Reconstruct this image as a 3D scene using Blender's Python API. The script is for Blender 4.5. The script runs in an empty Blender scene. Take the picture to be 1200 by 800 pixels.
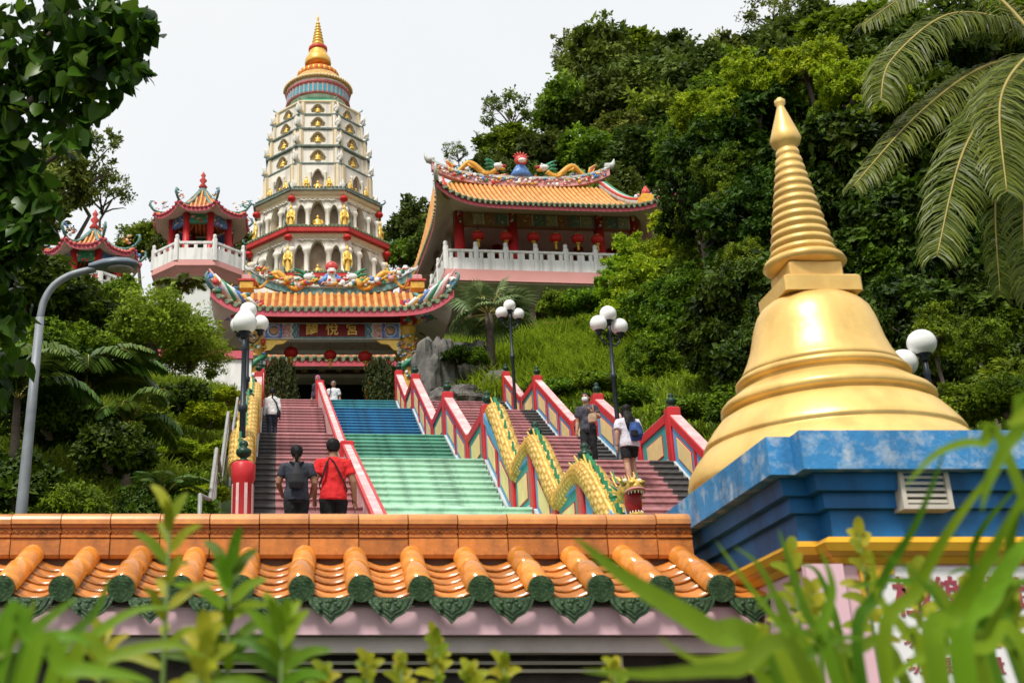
import bpy, bmesh, math, random
import numpy as np
from mathutils import Vector, Matrix, noise

random.seed(7); np.random.seed(7)
SC = bpy.context.scene
COL = SC.collection
R = math.radians

# ------------------------------------------------------------------ camera
PITCH = R(20); FPX = 1396.0; PX = 375.0; PY = 400.0
cam_d = bpy.data.cameras.new('camera'); cam = bpy.data.objects.new('camera', cam_d); COL.objects.link(cam)
cam.location = (0, 0, 0); cam.rotation_euler = (R(90) + PITCH, 0, 0)
cam_d.sensor_width = 36; cam_d.lens = FPX / 1200 * 36; cam_d.shift_x = (600 - PX) / 1200
cam_d.clip_start = 0.05; cam_d.clip_end = 3000
cam_d.dof.use_dof = True; cam_d.dof.focus_distance = 19; cam_d.dof.aperture_fstop = 3.6
SC.camera = cam

# ------------------------------------------------------------------ overcast sky, soft sun, exposure
SUN_EL, SUN_AZ = R(56), R(-150)          # azimuth of the sun, clockwise from +Y: behind the camera, to the left
w = bpy.data.worlds.new('World'); SC.world = w; w.use_nodes = True
nt = w.node_tree; nt.nodes.clear()
out = nt.nodes.new('ShaderNodeOutputWorld'); bg = nt.nodes.new('ShaderNodeBackground')
sky = nt.nodes.new('ShaderNodeTexSky'); sky.sky_type = 'NISHITA'; sky.sun_disc = False
sky.sun_elevation = SUN_EL; sky.sun_rotation = SUN_AZ; sky.dust_density = 4
tc = nt.nodes.new('ShaderNodeTexCoord'); nz = nt.nodes.new('ShaderNodeTexNoise')
nz.inputs['Scale'].default_value = 2.2; nz.inputs['Detail'].default_value = 5
rp = nt.nodes.new('ShaderNodeValToRGB')
rp.color_ramp.elements[0].position = .3; rp.color_ramp.elements[0].color = (6.9, 7.1, 7.25, 1)
rp.color_ramp.elements[1].position = .7; rp.color_ramp.elements[1].color = (7.4, 7.5, 7.55, 1)
mx = nt.nodes.new('ShaderNodeMixRGB'); mx.inputs[0].default_value = .93
nt.links.new(tc.outputs['Generated'], nz.inputs['Vector']); nt.links.new(nz.outputs['Fac'], rp.inputs[0])
nt.links.new(sky.outputs[0], mx.inputs[1]); nt.links.new(rp.outputs[0], mx.inputs[2])
nt.links.new(mx.outputs[0], bg.inputs['Color']); bg.inputs['Strength'].default_value = .1
nt.links.new(bg.outputs[0], out.inputs['Surface'])

sun_d = bpy.data.lights.new('sun', 'SUN'); sun = bpy.data.objects.new('sun', sun_d); COL.objects.link(sun)
sun_d.energy = 2.9; sun_d.angle = R(11); sun_d.color = (1, .955, .88)
sd = Vector((math.sin(SUN_AZ) * math.cos(SUN_EL), math.cos(SUN_AZ) * math.cos(SUN_EL), math.sin(SUN_EL)))
sun.rotation_euler = sd.to_track_quat('Z', 'Y').to_euler(); sun.location = sd * 60
SC.view_settings.view_transform = 'Standard'; SC.view_settings.look = 'None'
SC.view_settings.exposure = .42; SC.view_settings.gamma = 1; SC.view_settings.use_curve_mapping = False
SC.cycles.max_bounces = 6; SC.cycles.diffuse_bounces = 3; SC.cycles.transparent_max_bounces = 6

# ------------------------------------------------------------------ survey helpers (picture measurements to metres)
sP, cP = math.sin(PITCH), math.cos(PITCH)
def zr(v): y = (PY - v) / FPX; return (sP + y * cP) / (cP - y * sP)
def zp(v, Y): return zr(v) * Y
def P(u, v, Y):
    z = zp(v, Y); d = Y * cP + z * sP
    return Vector(((u - PX) * d / FPX, Y, z))
def px(Y, z): return (Y * cP + z * sP) / FPX       # metres per picture unit at that place

# ------------------------------------------------------------------ materials
MATS = {}
def M(name, col=(.5, .5, .5), rough=.6, var=.12, scale=6., bump=.0, bscale=40., metal=0., coat=0., dirt=None, dirt_amt=.35, dirt_scale=2., spec=.28, streak=None, tint=0.):
    if name in MATS: return MATS[name]
    m = bpy.data.materials.new(name); m.use_nodes = True; n = m.node_tree.nodes; l = m.node_tree.links
    b = n['Principled BSDF']; b.inputs['Roughness'].default_value = rough; b.inputs['Metallic'].default_value = metal
    b.inputs['Coat Weight'].default_value = coat; b.inputs['Specular IOR Level'].default_value = spec
    tc = n.new('ShaderNodeTexCoord'); nz = n.new('ShaderNodeTexNoise'); nz.inputs['Scale'].default_value = scale; nz.inputs['Detail'].default_value = 6
    l.new(tc.outputs['Object'], nz.inputs['Vector'])
    r = n.new('ShaderNodeValToRGB'); c = np.array(col)
    r.color_ramp.elements[0].position = .3; r.color_ramp.elements[0].color = (*np.clip(c * (1 - var), 0, 1), 1)
    r.color_ramp.elements[1].position = .7; r.color_ramp.elements[1].color = (*np.clip(c * (1 + var), 0, 1), 1)
    l.new(nz.outputs['Fac'], r.inputs[0]); last = r.outputs[0]
    if dirt:
        d = n.new('ShaderNodeTexNoise'); d.inputs['Scale'].default_value = dirt_scale; d.inputs['Detail'].default_value = 9; d.inputs['Roughness'].default_value = .65
        l.new(tc.outputs['Object'], d.inputs['Vector'])
        dr = n.new('ShaderNodeValToRGB'); dr.color_ramp.elements[0].position = .5; dr.color_ramp.elements[1].position = .68
        dr.color_ramp.elements[0].color = (0, 0, 0, 1); dr.color_ramp.elements[1].color = (dirt_amt,) * 3 + (1,)
        l.new(d.outputs['Fac'], dr.inputs[0]); mx = n.new('ShaderNodeMixRGB'); mx.inputs[2].default_value = (*dirt, 1)
        l.new(dr.outputs[0], mx.inputs[0]); l.new(last, mx.inputs[1]); last = mx.outputs[0]
    if streak:                                              # rain streaks: noise drawn out vertically
        sc, sa, ss = streak; mp = n.new('ShaderNodeMapping'); mp.inputs['Scale'].default_value = (ss, ss, ss * .09); l.new(tc.outputs['Object'], mp.inputs['Vector'])
        sn = n.new('ShaderNodeTexNoise'); sn.inputs['Scale'].default_value = 1; sn.inputs['Detail'].default_value = 7; l.new(mp.outputs[0], sn.inputs['Vector'])
        sr = n.new('ShaderNodeValToRGB'); sr.color_ramp.elements[0].position = .47; sr.color_ramp.elements[1].position = .72; sr.color_ramp.elements[0].color = (0, 0, 0, 1); sr.color_ramp.elements[1].color = (sa,) * 3 + (1,)
        l.new(sn.outputs['Fac'], sr.inputs[0]); m2 = n.new('ShaderNodeMixRGB'); m2.inputs[2].default_value = (*sc, 1); l.new(sr.outputs[0], m2.inputs[0]); l.new(last, m2.inputs[1]); last = m2.outputs[0]
    if tint:                                                # each object its own shade, as handmade pieces have
        oi = n.new('ShaderNodeObjectInfo'); mr = n.new('ShaderNodeMapRange'); mr.inputs[3].default_value = 1 - tint; mr.inputs[4].default_value = 1 + tint
        l.new(oi.outputs['Random'], mr.inputs[0]); hs = n.new('ShaderNodeHueSaturation'); l.new(mr.outputs[0], hs.inputs['Value'])
        l.new(last, hs.inputs['Color']); last = hs.outputs[0]
    l.new(last, b.inputs['Base Color'])
    if bump:
        bn = n.new('ShaderNodeTexNoise'); bn.inputs['Scale'].default_value = bscale; bn.inputs['Detail'].default_value = 5
        l.new(tc.outputs['Object'], bn.inputs['Vector']); bp = n.new('ShaderNodeBump'); bp.inputs['Strength'].default_value = bump; bp.inputs['Distance'].default_value = .02
        l.new(bn.outputs['Fac'], bp.inputs['Height']); l.new(bp.outputs[0], b.inputs['Normal'])
    MATS[name] = m; return m

def LEAF(name, c1, c2, rough=.5, trans=.3, hue=.03, yellow=None):
    """foliage: every leaf carries its own random tint; thin leaves let light through"""
    if name in MATS: return MATS[name]
    m = bpy.data.materials.new(name); m.use_nodes = True; n = m.node_tree.nodes; l = m.node_tree.links
    b = n['Principled BSDF']; b.inputs['Roughness'].default_value = rough; b.inputs['Specular IOR Level'].default_value = .16
    at = n.new('ShaderNodeAttribute'); at.attribute_name = 'tint'
    r = n.new('ShaderNodeValToRGB'); r.color_ramp.elements[0].color = (*c1, 1); r.color_ramp.elements[1].color = (*c2, 1)
    if yellow: e = r.color_ramp.elements.new(.97); e.color = (*c2, 1); r.color_ramp.elements[-1].color = (*yellow, 1)
    l.new(at.outputs['Fac'], r.inputs[0])
    oi = n.new('ShaderNodeObjectInfo'); mr = n.new('ShaderNodeMapRange'); mr.inputs[3].default_value = .5 - hue; mr.inputs[4].default_value = .5 + hue * .4
    l.new(oi.outputs['Random'], mr.inputs[0]); hs = n.new('ShaderNodeHueSaturation'); l.new(mr.outputs[0], hs.inputs['Hue']); l.new(r.outputs[0], hs.inputs['Color'])
    l.new(hs.outputs[0], b.inputs['Base Color'])
    t = n.new('ShaderNodeBsdfTranslucent'); l.new(hs.outputs[0], t.inputs['Color'])
    ms = n.new('ShaderNodeMixShader'); ms.inputs[0].default_value = trans
    l.new(b.outputs[0], ms.inputs[1]); l.new(t.outputs[0], ms.inputs[2]); l.new(ms.outputs[0], n['Material Output'].inputs['Surface'])
    MATS[name] = m; return m

# ------------------------------------------------------------------ mesh builder
class MB:
    def __init__(s): s.v = []; s.f = []; s.m = []; s.s = []
    def add(s, vs, fs, mi=0, sm=False):
        o = len(s.v); s.v.extend(tuple(v) for v in vs)
        for f in fs: s.f.append(tuple(i + o for i in f)); s.m.append(mi); s.s.append(sm)
        return s
    def box(s, x0, x1, y0, y1, z0, z1, mi=0):
        return s.add([(x, y, z) for z in (z0, z1) for y in (y0, y1) for x in (x0, x1)],
                     [(0, 2, 3, 1), (4, 5, 7, 6), (0, 1, 5, 4), (2, 6, 7, 3), (0, 4, 6, 2), (1, 3, 7, 5)], mi)
    def bev(s, x0, x1, y0, y1, z0, z1, b=.02, mi=0):           # box with chamfered vertical and top edges
        c = [(x0 + b, y0), (x1 - b, y0), (x1, y0 + b), (x1, y1 - b), (x1 - b, y1), (x0 + b, y1), (x0, y1 - b), (x0, y0 + b)]
        cx, cy = (x0 + x1) / 2, (y0 + y1) / 2
        def ins(p): return (p[0] + (b if p[0] < cx else -b), p[1] + (b if p[1] < cy else -b))
        vs = [(*p, z0) for p in c] + [(*p, z1 - b) for p in c] + [(*ins(p), z1) for p in c]
        fs = [tuple(range(7, -1, -1)), tuple(range(16, 24))]
        for k in (0, 8):
            for i in range(8): j = (i + 1) % 8; fs.append((k + i, k + j, k + j + 8, k + i + 8))
        return s.add(vs, fs, mi)
    def poly(s, pts, vec, mi=0):                               # extrude a planar polygon along a vector
        n = len(pts); p = [Vector(q) for q in pts]; vec = Vector(vec)
        vs = p + [q + vec for q in p]
        fs = [tuple(range(n - 1, -1, -1)), tuple(range(n, 2 * n))] + [(i, (i + 1) % n, (i + 1) % n + n, i + n) for i in range(n)]
        return s.add(vs, fs, mi)
    def lathe(s, prof, n=20, c=(0, 0, 0), mi=0, sm=True, sx=1, sy=1, ph=0):
        vs = []; fs = []; m = len(prof)
        for r, z in prof:
            for i in range(n):
                a = 2 * math.pi * i / n + ph; vs.append((c[0] + r * math.cos(a) * sx, c[1] + r * math.sin(a) * sy, c[2] + z))
        for k in range(m - 1):
            for i in range(n): j = (i + 1) % n; fs.append((k * n + i, k * n + j, (k + 1) * n + j, (k + 1) * n + i))
        fs.append(tuple(range(n - 1, -1, -1))); fs.append(tuple((m - 1) * n + i for i in range(n)))
        return s.add(vs, fs, mi, sm)
    def tube(s, path, rad, n=8, mi=0, sm=True, flat=1.0):
        path = [Vector(p) for p in path]; m = len(path)
        if not hasattr(rad, '__len__'): rad = [rad] * m
        vs = []; fs = []; up = None
        for k in range(m):
            t = (path[min(k + 1, m - 1)] - path[max(k - 1, 0)]).normalized()
            if up is None: up = Vector((0, 0, 1)) if abs(t.z) < .9 else Vector((0, 1, 0))
            x = t.cross(up).normalized(); up = x.cross(t).normalized()
            for i in range(n):
                a = 2 * math.pi * i / n; vs.append(path[k] + (x * math.cos(a) + up * math.sin(a) * flat) * rad[k])
        for k in range(m - 1):
            for i in range(n): j = (i + 1) % n; fs.append((k * n + i, k * n + j, (k + 1) * n + j, (k + 1) * n + i))
        fs.append(tuple(range(n - 1, -1, -1))); fs.append(tuple((m - 1) * n + i for i in range(n)))
        return s.add(vs, fs, mi, sm)
    def sph(s, c, r, nu=12, nv=8, mi=0):
        if not hasattr(r, '__len__'): r = (r, r, r)
        vs = [(c[0], c[1], c[2] - r[2])]; fs = []
        for k in range(1, nv):
            b = -math.pi / 2 + math.pi * k / nv
            for i in range(nu):
                a = 2 * math.pi * i / nu
                vs.append((c[0] + r[0] * math.cos(b) * math.cos(a), c[1] + r[1] * math.cos(b) * math.sin(a), c[2] + r[2] * math.sin(b)))
        vs.append((c[0], c[1], c[2] + r[2])); T = len(vs) - 1
        for i in range(nu):
            j = (i + 1) % nu; fs.append((0, 1 + j, 1 + i)); fs.append((T, T - nu + i, T - nu + j))
            for k in range(nv - 2): q = 1 + k * nu; fs.append((q + i, q + j, q + nu + j, q + nu + i))
        return s.add(vs, fs, mi, True)
    def loft(s, secs, n=14, mi=0):                             # (centre, rx, ry): level elliptical sections, bottom to top
        vs = []; fs = []
        for c, rx, ry in secs:
            for i in range(n): a = 2 * math.pi * i / n; vs.append((c[0] + rx * math.cos(a), c[1] + ry * math.sin(a), c[2]))
        for k in range(len(secs) - 1):
            for i in range(n): j = (i + 1) % n; fs.append((k * n + i, k * n + j, (k + 1) * n + j, (k + 1) * n + i))
        fs.append(tuple(range(n - 1, -1, -1))); fs.append(tuple((len(secs) - 1) * n + i for i in range(n)))
        return s.add(vs, fs, mi, True)
    def grid(s, fn, nu, nv, mi=0, sm=True):
        vs = [fn(i / nu, k / nv) for k in range(nv + 1) for i in range(nu + 1)]; q = nu + 1
        return s.add(vs, [(k * q + i, k * q + i + 1, (k + 1) * q + i + 1, (k + 1) * q + i) for k in range(nv) for i in range(nu)], mi, sm)
    def mesh(s, name, mats):
        me = bpy.data.meshes.new(name); me.from_pydata(s.v, [], s.f)
        for m in (mats if isinstance(mats, (list, tuple)) else [mats]): me.materials.append(m)
        me.polygons.foreach_set('material_index', s.m); me.polygons.foreach_set('use_smooth', s.s); me.update(); return me
    def build(s, name, mats, parent=None, loc=None, rot=None):
        return link(name, s.mesh(name, mats), parent, loc, rot)

def link(name, me, parent=None, loc=None, rot=None, scale=None):
    o = bpy.data.objects.new(name, me); COL.objects.link(o); o.parent = parent
    if loc is not None: o.location = loc
    if rot is not None: o.rotation_euler = rot
    if scale is not None: o.scale = scale if hasattr(scale, '__len__') else (scale,) * 3
    return o
def tag(o, label=None, cat=None, group=None, kind=None):
    if label: o['label'] = label
    if cat: o['category'] = cat
    if group: o['group'] = group
    if kind: o['kind'] = kind
    return o
def thing(name, label, cat, loc=(0, 0, 0), rotz=0, group=None, scale=None):
    o = bpy.data.objects.new(name, None); COL.objects.link(o); o.location = loc; o.rotation_euler = (0, 0, rotz); o.empty_display_size = .2
    if scale is not None: o.scale = scale if hasattr(scale, '__len__') else (scale,) * 3
    return tag(o, label, cat, group)
def fast_mesh(name, co, faces4, mats, tint=None, mi=None, smooth=False):
    """numpy quads to mesh; tint is one number per face"""
    me = bpy.data.meshes.new(name); nv = len(co); nf = len(faces4)
    me.vertices.add(nv); me.vertices.foreach_set('co', np.asarray(co, dtype=np.float32).ravel())
    me.loops.add(nf * 4); me.loops.foreach_set('vertex_index', np.asarray(faces4, dtype=np.int32).ravel())
    me.polygons.add(nf); me.polygons.foreach_set('loop_start', np.arange(0, nf * 4, 4, dtype=np.int32)); me.polygons.foreach_set('loop_total', np.full(nf, 4, dtype=np.int32))
    for m in (mats if isinstance(mats, (list, tuple)) else [mats]): me.materials.append(m)
    if mi is not None: me.polygons.foreach_set('material_index', np.asarray(mi, dtype=np.int32))
    if tint is not None:
        a = me.attributes.new('tint', 'FLOAT', 'FACE'); a.data.foreach_set('value', np.asarray(tint, dtype=np.float32))
    me.polygons.foreach_set('use_smooth', np.full(nf, smooth)); me.update(calc_edges=True); return me

def glyph_mesh(text, size, depth, mat):
    """characters as solid raised lettering"""
    cu = bpy.data.curves.new('lettering', 'FONT'); cu.body = text; cu.size = size; cu.extrude = depth; cu.align_x = 'CENTER'; cu.align_y = 'CENTER'; cu.offset = size * .012
    o = bpy.data.objects.new('lettering', cu); COL.objects.link(o); dg = bpy.context.evaluated_depsgraph_get()
    me = bpy.data.meshes.new_from_object(o.evaluated_get(dg)); bpy.data.objects.remove(o); bpy.data.curves.remove(cu)
    me.materials.clear(); me.materials.append(mat); return me

# common paints
RED = M('red_paint', (.52, .025, .03), .38, .12, 3, dirt=(.25, .1, .08), dirt_amt=.4)
PINKTOP = M('worn_pink_coping', (.72, .38, .38), .5, .18, 4, dirt=(.8, .68, .64), dirt_amt=.7)
BLUEP = M('sky_blue_paint', (.10, .33, .55), .5, .12, 3, dirt=(.2, .25, .28), dirt_amt=.3)
TEALP = M('teal_paint', (.04, .30, .29), .5, .12, 3)
YELP = M('cream_yellow_paint', (.76, .60, .27), .55, .1, 3, dirt=(.35, .28, .15), dirt_amt=.3)
WHITEP = M('white_paint', (.80, .79, .76), .55, .04, 2, dirt=(.42, .40, .36), dirt_amt=.35, streak=((.36, .34, .30), .5, 4))
GREENCER = M('dark_green_glaze', (.014, .045, .028), .3, .35, 20, bump=.25, bscale=30)
GREENT = M('green_tile_glaze', (.035, .075, .03), .35, .5, 26, bump=.5, bscale=55, dirt=(.09, .12, .06), dirt_amt=.5, dirt_scale=14)
GOLD = M('gold_paint', (.70, .39, .06), .33, .12, 3, metal=.35)
GOLDL = M('bright_gold_leaf', (.80, .52, .11), .35, .12, 8, metal=.3)
DKGREY = M('dark_grey_iron', (.02, .027, .035), .4, .2, 5)
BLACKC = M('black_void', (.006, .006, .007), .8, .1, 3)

# ------------------------------------------------------------------ staircase survey: flights and landings (Y, z), top to bottom
ROT = R(2.2)
FL = [(39.3, 12.1, 36.6, 10.4), (34.6, 10.4, 30.4, 7.8), (28.2, 7.8, 24.9, 5.85), (22.9, 5.85, 20.3, 4.0), (18.75, 4.0, 17.3, 2.85), (15.8, 2.85, 13.6, 1.45)]
PROF = [(8., 1.45)] + [q for f in reversed(FL) for q in ((f[2], f[3]), (f[0], f[1]))] + [(60., 12.1)]
PY_, PZ_ = [p[0] for p in PROF], [p[1] for p in PROF]
def floorY(y): return float(np.interp(y, PY_, PZ_))
def SF(a, y, z): return Vector((a * math.cos(ROT) - (y - 20) * math.sin(ROT), 20 + a * math.sin(ROT) + (y - 20) * math.cos(ROT), z))
def sfr(name, label, cat, **k):                                # a thing in the staircase's own axes (local: a, y - 20, z)
    return thing(name, label, cat, (0, 20, 0), ROT, **k)

# ------------------------------------------------------------------ ground: one sheet
RU = [-400, 60, 180, 300, 460, 520, 560, 620, 680, 740, 800, 900, 1000, 1400]
RV = [330, 330, 400, 440, 400, 310, 250, 205, 165, 140, 130, 120, 100, 70]
RX = [P(u, v, 120).x for u, v in zip(RU, RV)]; RZ = [P(u, v, 120).z for u, v in zip(RU, RV)]
def sstep(a, b, x): t = min(1, max(0, (x - a) / (b - a))); return t * t * (3 - 2 * t)
def H(x, y):
    a = x + math.tan(ROT) * (y - 20)
    hc = floorY(y) - .45 if y < 39.6 else (11.95 if y < 57 else min(29, 11.95 + (y - 57) * 1.0))
    hr = float(np.interp(y, [8, 14, 40, 50, 58, 66], [.6, 1.6, 12.2, 17.6, 20.5, 24])) + (.45 if y < 38 else max(.16, .45 - (y - 38) * .05)) * max(0, min(a - 7.6, 26))
    hl = float(np.interp(y, [8, 14, 40, 52, 64, 72], [.2, 1.4, 12.6, 18.5, 24.5, 26])) + .22 * max(0, min(-a - 1.6, 16))
    kr = sstep(7.5, 8.3, a) if y < 40 else sstep(4.8, 7.2, a)
    kl = sstep(-1.6, -2.3, a) if y < 40 else sstep(-5.5, -9, a)
    h = hc + (hr - hc) * kr + (hl - hc) * kl
    if y > 64:
        rz = float(np.interp(x, RX, RZ)); t = (y - 64) / 56
        h = h + (rz - h) * sstep(0, 1, t * .9 + .05) if t < 1 else rz - (y - 120) * .25
        h = max(h, 20)
    if y < 9: h = -1.6 + (h + 1.6) * sstep(7.2, 9, y)
    amp = 0 if (-1.9 < a < 7.9 and y < 60) or y < 9 else .25
    return h + amp * noise.noise(Vector((x * .4, y * .4, 0)))
xs = np.concatenate([[-900, -400, -180, -90], np.arange(-48, -12, 2), np.arange(-12, 16, .7), np.arange(16, 70, 2), [90, 140, 300, 900]])
ys = np.concatenate([[-900, -300, -60, -10, 2, 6.9], np.arange(7.2, 60, .6), np.arange(60, 150, 2.5), [180, 260, 500, 1500]])
gv = [(x, y, H(x, y) if y < 200 else 60 - (y - 200) * .03) for y in ys for x in xs]; q = len(xs)
gm = MB(); gm.add(gv, [(k * q + i, k * q + i + 1, (k + 1) * q + i + 1, (k + 1) * q + i) for k in range(len(ys) - 1) for i in range(q - 1)], 0, True)
SOIL = M('leaf_litter_soil', (.022, .04, .010), .95, .5, .9, bump=.6, bscale=3)
tag(gm.build('ground', SOIL), 'dark leaf littered earth of the hillside', kind='structure')

# ------------------------------------------------------------------ stairs: three lanes, each step its own piece
MAR = M('maroon_step_paint', (.39, .185, .19), .7, .22, 5, dirt=(.08, .05, .05), dirt_amt=.55, dirt_scale=3, bump=.15, tint=.2)
MARN = M('maroon_nosing', (.42, .22, .22), .7, .22, 5, dirt=(.1, .06, .06), dirt_amt=.5, dirt_scale=4, tint=.14)
DST = M('black_step_strip', (.085, .082, .08), .75, .3, 6, dirt=(.1, .09, .08), dirt_amt=.4, dirt_scale=4, tint=.16)  # black band along one edge of the maroon steps
GRNS = [M('teal_blue_steps', (.05, .24, .29), .6, .2, 4, dirt=(.03, .1, .12), dirt_amt=.75, dirt_scale=3, tint=.2),
        M('deep_blue_steps', (.028, .165, .32), .6, .2, 4, dirt=(.03, .08, .12), dirt_amt=.75, dirt_scale=3, tint=.2),
        M('mid_green_steps', (.13, .35, .25), .6, .18, 4, dirt=(.04, .12, .09), dirt_amt=.75, dirt_scale=3, tint=.2),
        M('pale_green_steps', (.40, .63, .47), .6, .15, 4, dirt=(.16, .26, .2), dirt_amt=.75, dirt_scale=2.2, tint=.16),
        M('mint_steps', (.43, .66, .50), .6, .15, 4, dirt=(.14, .25, .18), dirt_amt=.5, dirt_scale=3, tint=.16),
        M('mint_low_steps', (.43, .66, .50), .6, .15, 4, tint=.16)]
def lane(name, label, a0, a1, mats_fn, strip=None):
    root = tag(bpy.data.objects.new(name, None), label, kind='structure'); COL.objects.link(root)
    root.location = (0, 20, 0); root.rotation_euler = (0, 0, ROT)
    for fi, (yt, zt, yb, zb) in enumerate(FL):
        n = round((zt - zb) / .165); rise = (zt - zb) / n; run = (yt - yb) / n
        mb = MB()
        segs = [(a0, a1, 0)] if strip is None else ([(a0, strip, 2), (strip, a1, 0)] if strip < (a0 + a1) / 2 else [(a0, strip, 0), (strip, a1, 2)])
        for (x0, x1, mi) in segs:                             # riser set back under a rounded nosing
            r = .012
            mb.poly([(x0, .024, -rise - .02), (x0, .024, -.045), (x0, r, -.045), (x0, 0, -.045 + r), (x0, 0, -r), (x0, r, 0), (x0, run + .1, 0), (x0, run + .1, -rise - .02)], (x1 - x0, 0, 0), mi)
        me = mb.mesh('step', mats_fn(fi))
        for i in range(n): link('step', me, root, (random.uniform(-.004, .004), yb - 20 + i * run + random.uniform(-.006, .006), zb + (i + 1) * rise))
        ynext = FL[fi - 1][2] if fi else 45.
        l = MB(); l.box(a0, a1, yt + .09 - 20, ynext - 20 + .03, zt - .25, zt - .004)
        l.build('landing', mats_fn(fi)[0], root)
    return root
lane('maroon_stairs', 'worn maroon painted stair lane with a black strip along its edge', -1.15, .62, lambda i: [MAR, MARN, DST], -.76)
lane('green_blue_stairs', 'stair lane painted mint, green and blue in bands', .86, 3.32, lambda i: [GRNS[i]])
lane('side_stairs', 'second maroon stair lane beside the grassy bank', 3.66, 7.1, lambda i: [MAR, MARN, DST], 6.62)

# ------------------------------------------------------------------ balustrades
FIN_P = [(.05, 0), (.10, .02), (.11, .05), (.07, .08), (.055, .10), (.12, .14), (.15, .20), (.14, .26), (.085, .30), (.06, .32), (.09, .36), (.075, .41), (.03, .45), (.0, .46)]
finial_me = MB().lathe(FIN_P, 14).mesh('finial', GREENCER)
CURB = M('grey_white_curb', (.5, .52, .52), .7, .15, 4, dirt=(.2, .2, .19), dirt_amt=.5)
def balustrade(name, label, a0, a1, k0, k1, hr=1.0, panels=True, lower_fin=False, blue_from=-1):
    """a0..a1 thickness; runs over flights k0..k1; nodes are flight tops and bottoms"""
    t = sfr(name, label, 'balustrade', group=None)
    am = (a0 + a1) / 2; nodes = []
    for k in range(k0, k1 + 1): nodes += [(FL[k][0] - 20, FL[k][1], 1), (FL[k][2] - 20, FL[k][3], 0)]
    for (y, z, top) in nodes:
        h = hr + (.15 if top else .06); w = (a1 - a0) / 2 + .012
        p = MB(); p.bev(am - w, am + w, y - w, y + w, z - .3, z + h, .025); po = p.build('post', RED, t)
        if top or lower_fin: link('finial', finial_me, po, (am, y, z + h - .01), None, .72)
    for (y0, z0, t0), (y1, z1, t1) in zip(nodes[:-1], nodes[1:]):
        if y0 - y1 < .3: continue
        ya, yb = y0 - .17, y1 + .17; s = (z0 - z1) / (y0 - y1); za, zb = z0 - s * .17, z1 + s * .17
        land = t0 == 0; fr = TEALP if land else BLUEP
        rl = MB()                                              # rail: red sides, worn pink coping
        rl.poly([(a0, ya, za + hr - .13), (a0, yb, zb + hr - .13), (a0, yb, zb + hr + .05), (a0, ya, za + hr + .05)], (a1 - a0, 0, 0), 0)
        rl.poly([(a0 + .02, ya, za + hr + .052), (a0 + .02, yb, zb + hr + .052), (a0 + .02, yb, zb + hr + .075), (a0 + .02, ya, za + hr + .075)], (a1 - a0 - .04, 0, 0), 1)
        rl.build('rail', [BLUEP if y0 + 20 < blue_from else RED, PINKTOP if y0 + 20 >= blue_from else BLUEP], t)
        cb = MB(); cb.poly([(a0 - .02, ya, za - .35), (a0 - .02, yb, zb - .35), (a0 - .02, yb, zb + .12), (a0 - .02, ya, za + .12)], (a1 - a0 + .04, 0, 0)); cb.build('curb', CURB, t)
        if not panels: continue
        b0, b1 = a0 + .035, a1 - .035
        fm = MB(); fm.poly([(b0, ya, za + .118), (b0, yb, zb + .118), (b0, yb, zb + hr - .128), (b0, ya, za + hr - .128)], (b1 - b0, 0, 0)); fm.build('frame', fr, t)
        L = ya - yb; n = max(1, round(L / 1.35))
        for i in range(n):
            f0, f1 = (i + .2) / n, (i + .8) / n
            if i:
                fc = i / n; yy = ya - L * fc; zz = za + (zb - za) * fc
                MB().box(b0 - .03, b1 + .03, yy - .04, yy + .04, zz + .06, zz + hr - .1).build('stile', RED, t)
            for sgn in (-1, 1):
                xo = b0 if sgn < 0 else b1
                def para(g0, g1, lo, hi): return [(xo, ya - L * g0, za + (zb - za) * g0 + lo), (xo, ya - L * g1, za + (zb - za) * g1 + lo), (xo, ya - L * g1, za + (zb - za) * g1 + hi), (xo, ya - L * g0, za + (zb - za) * g0 + hi)]
                d = .022 / L
                pn = MB(); pn.poly(para(f0 - d, f1 + d, .265, hr - .275), (sgn * .012, 0, 0), 1); pn.poly(para(f0, f1, .287, hr - .297), (sgn * .02, 0, 0), 0)
                pn.build('panel', [YELP, RED], t)
    return t
balustrade('red_balustrade', 'red capped balustrade with cream panels between green stairs and side stairs', 3.365, 3.615, 0, 5, blue_from=22.95)
balustrade('bank_balustrade', 'red capped balustrade with cream panels along the grassy bank', 7.13, 7.38, 0, 4)

# divider between maroon and green lanes: low solid wall with pale coping and red arrises, one straight run per pair of flights
DIVW = M('pale_pink_wall', (.62, .36, .36), .55, .15, 3, dirt=(.8, .7, .66), dirt_amt=.8)
def divider(label, y0, z0, y1, z1, h, post=True):
    t = sfr('divider_wall', label, 'low wall')
    ya, yb = y0 - 20, y1 - 20
    w = MB(); w.poly([(.67, ya, z0 - .6), (.67, yb, z1 - .6), (.67, yb, z1 + h), (.67, ya, z0 + h)], (.15, 0, 0)); w.build('wall_core', DIVW, t)
    c = MB()
    c.poly([(.63, ya, z0 + h + .002), (.63, yb, z1 + h + .002), (.63, yb, z1 + h + .09), (.63, ya, z0 + h + .09)], (.045, 0, 0), 0)
    c.poly([(.815, ya, z0 + h + .002), (.815, yb, z1 + h + .002), (.815, yb, z1 + h + .09), (.815, ya, z0 + h + .09)], (.045, 0, 0), 0)
    c.poly([(.677, ya, z0 + h + .002), (.677, yb, z1 + h + .002), (.677, yb, z1 + h + .08), (.677, ya, z0 + h + .08)], (.136, 0, 0), 1)
    c.build('coping', [RED, PINKTOP], t)
    if post: MB().bev(.60, .89, ya - .02, ya + .26, z0 - .5, z0 + h + .16, .02).build('post', RED, t)
divider('low pale pink divider wall with red edges rising to the gate landing', 39.4, 12.1, 25.2, 5.9, .66)
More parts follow.
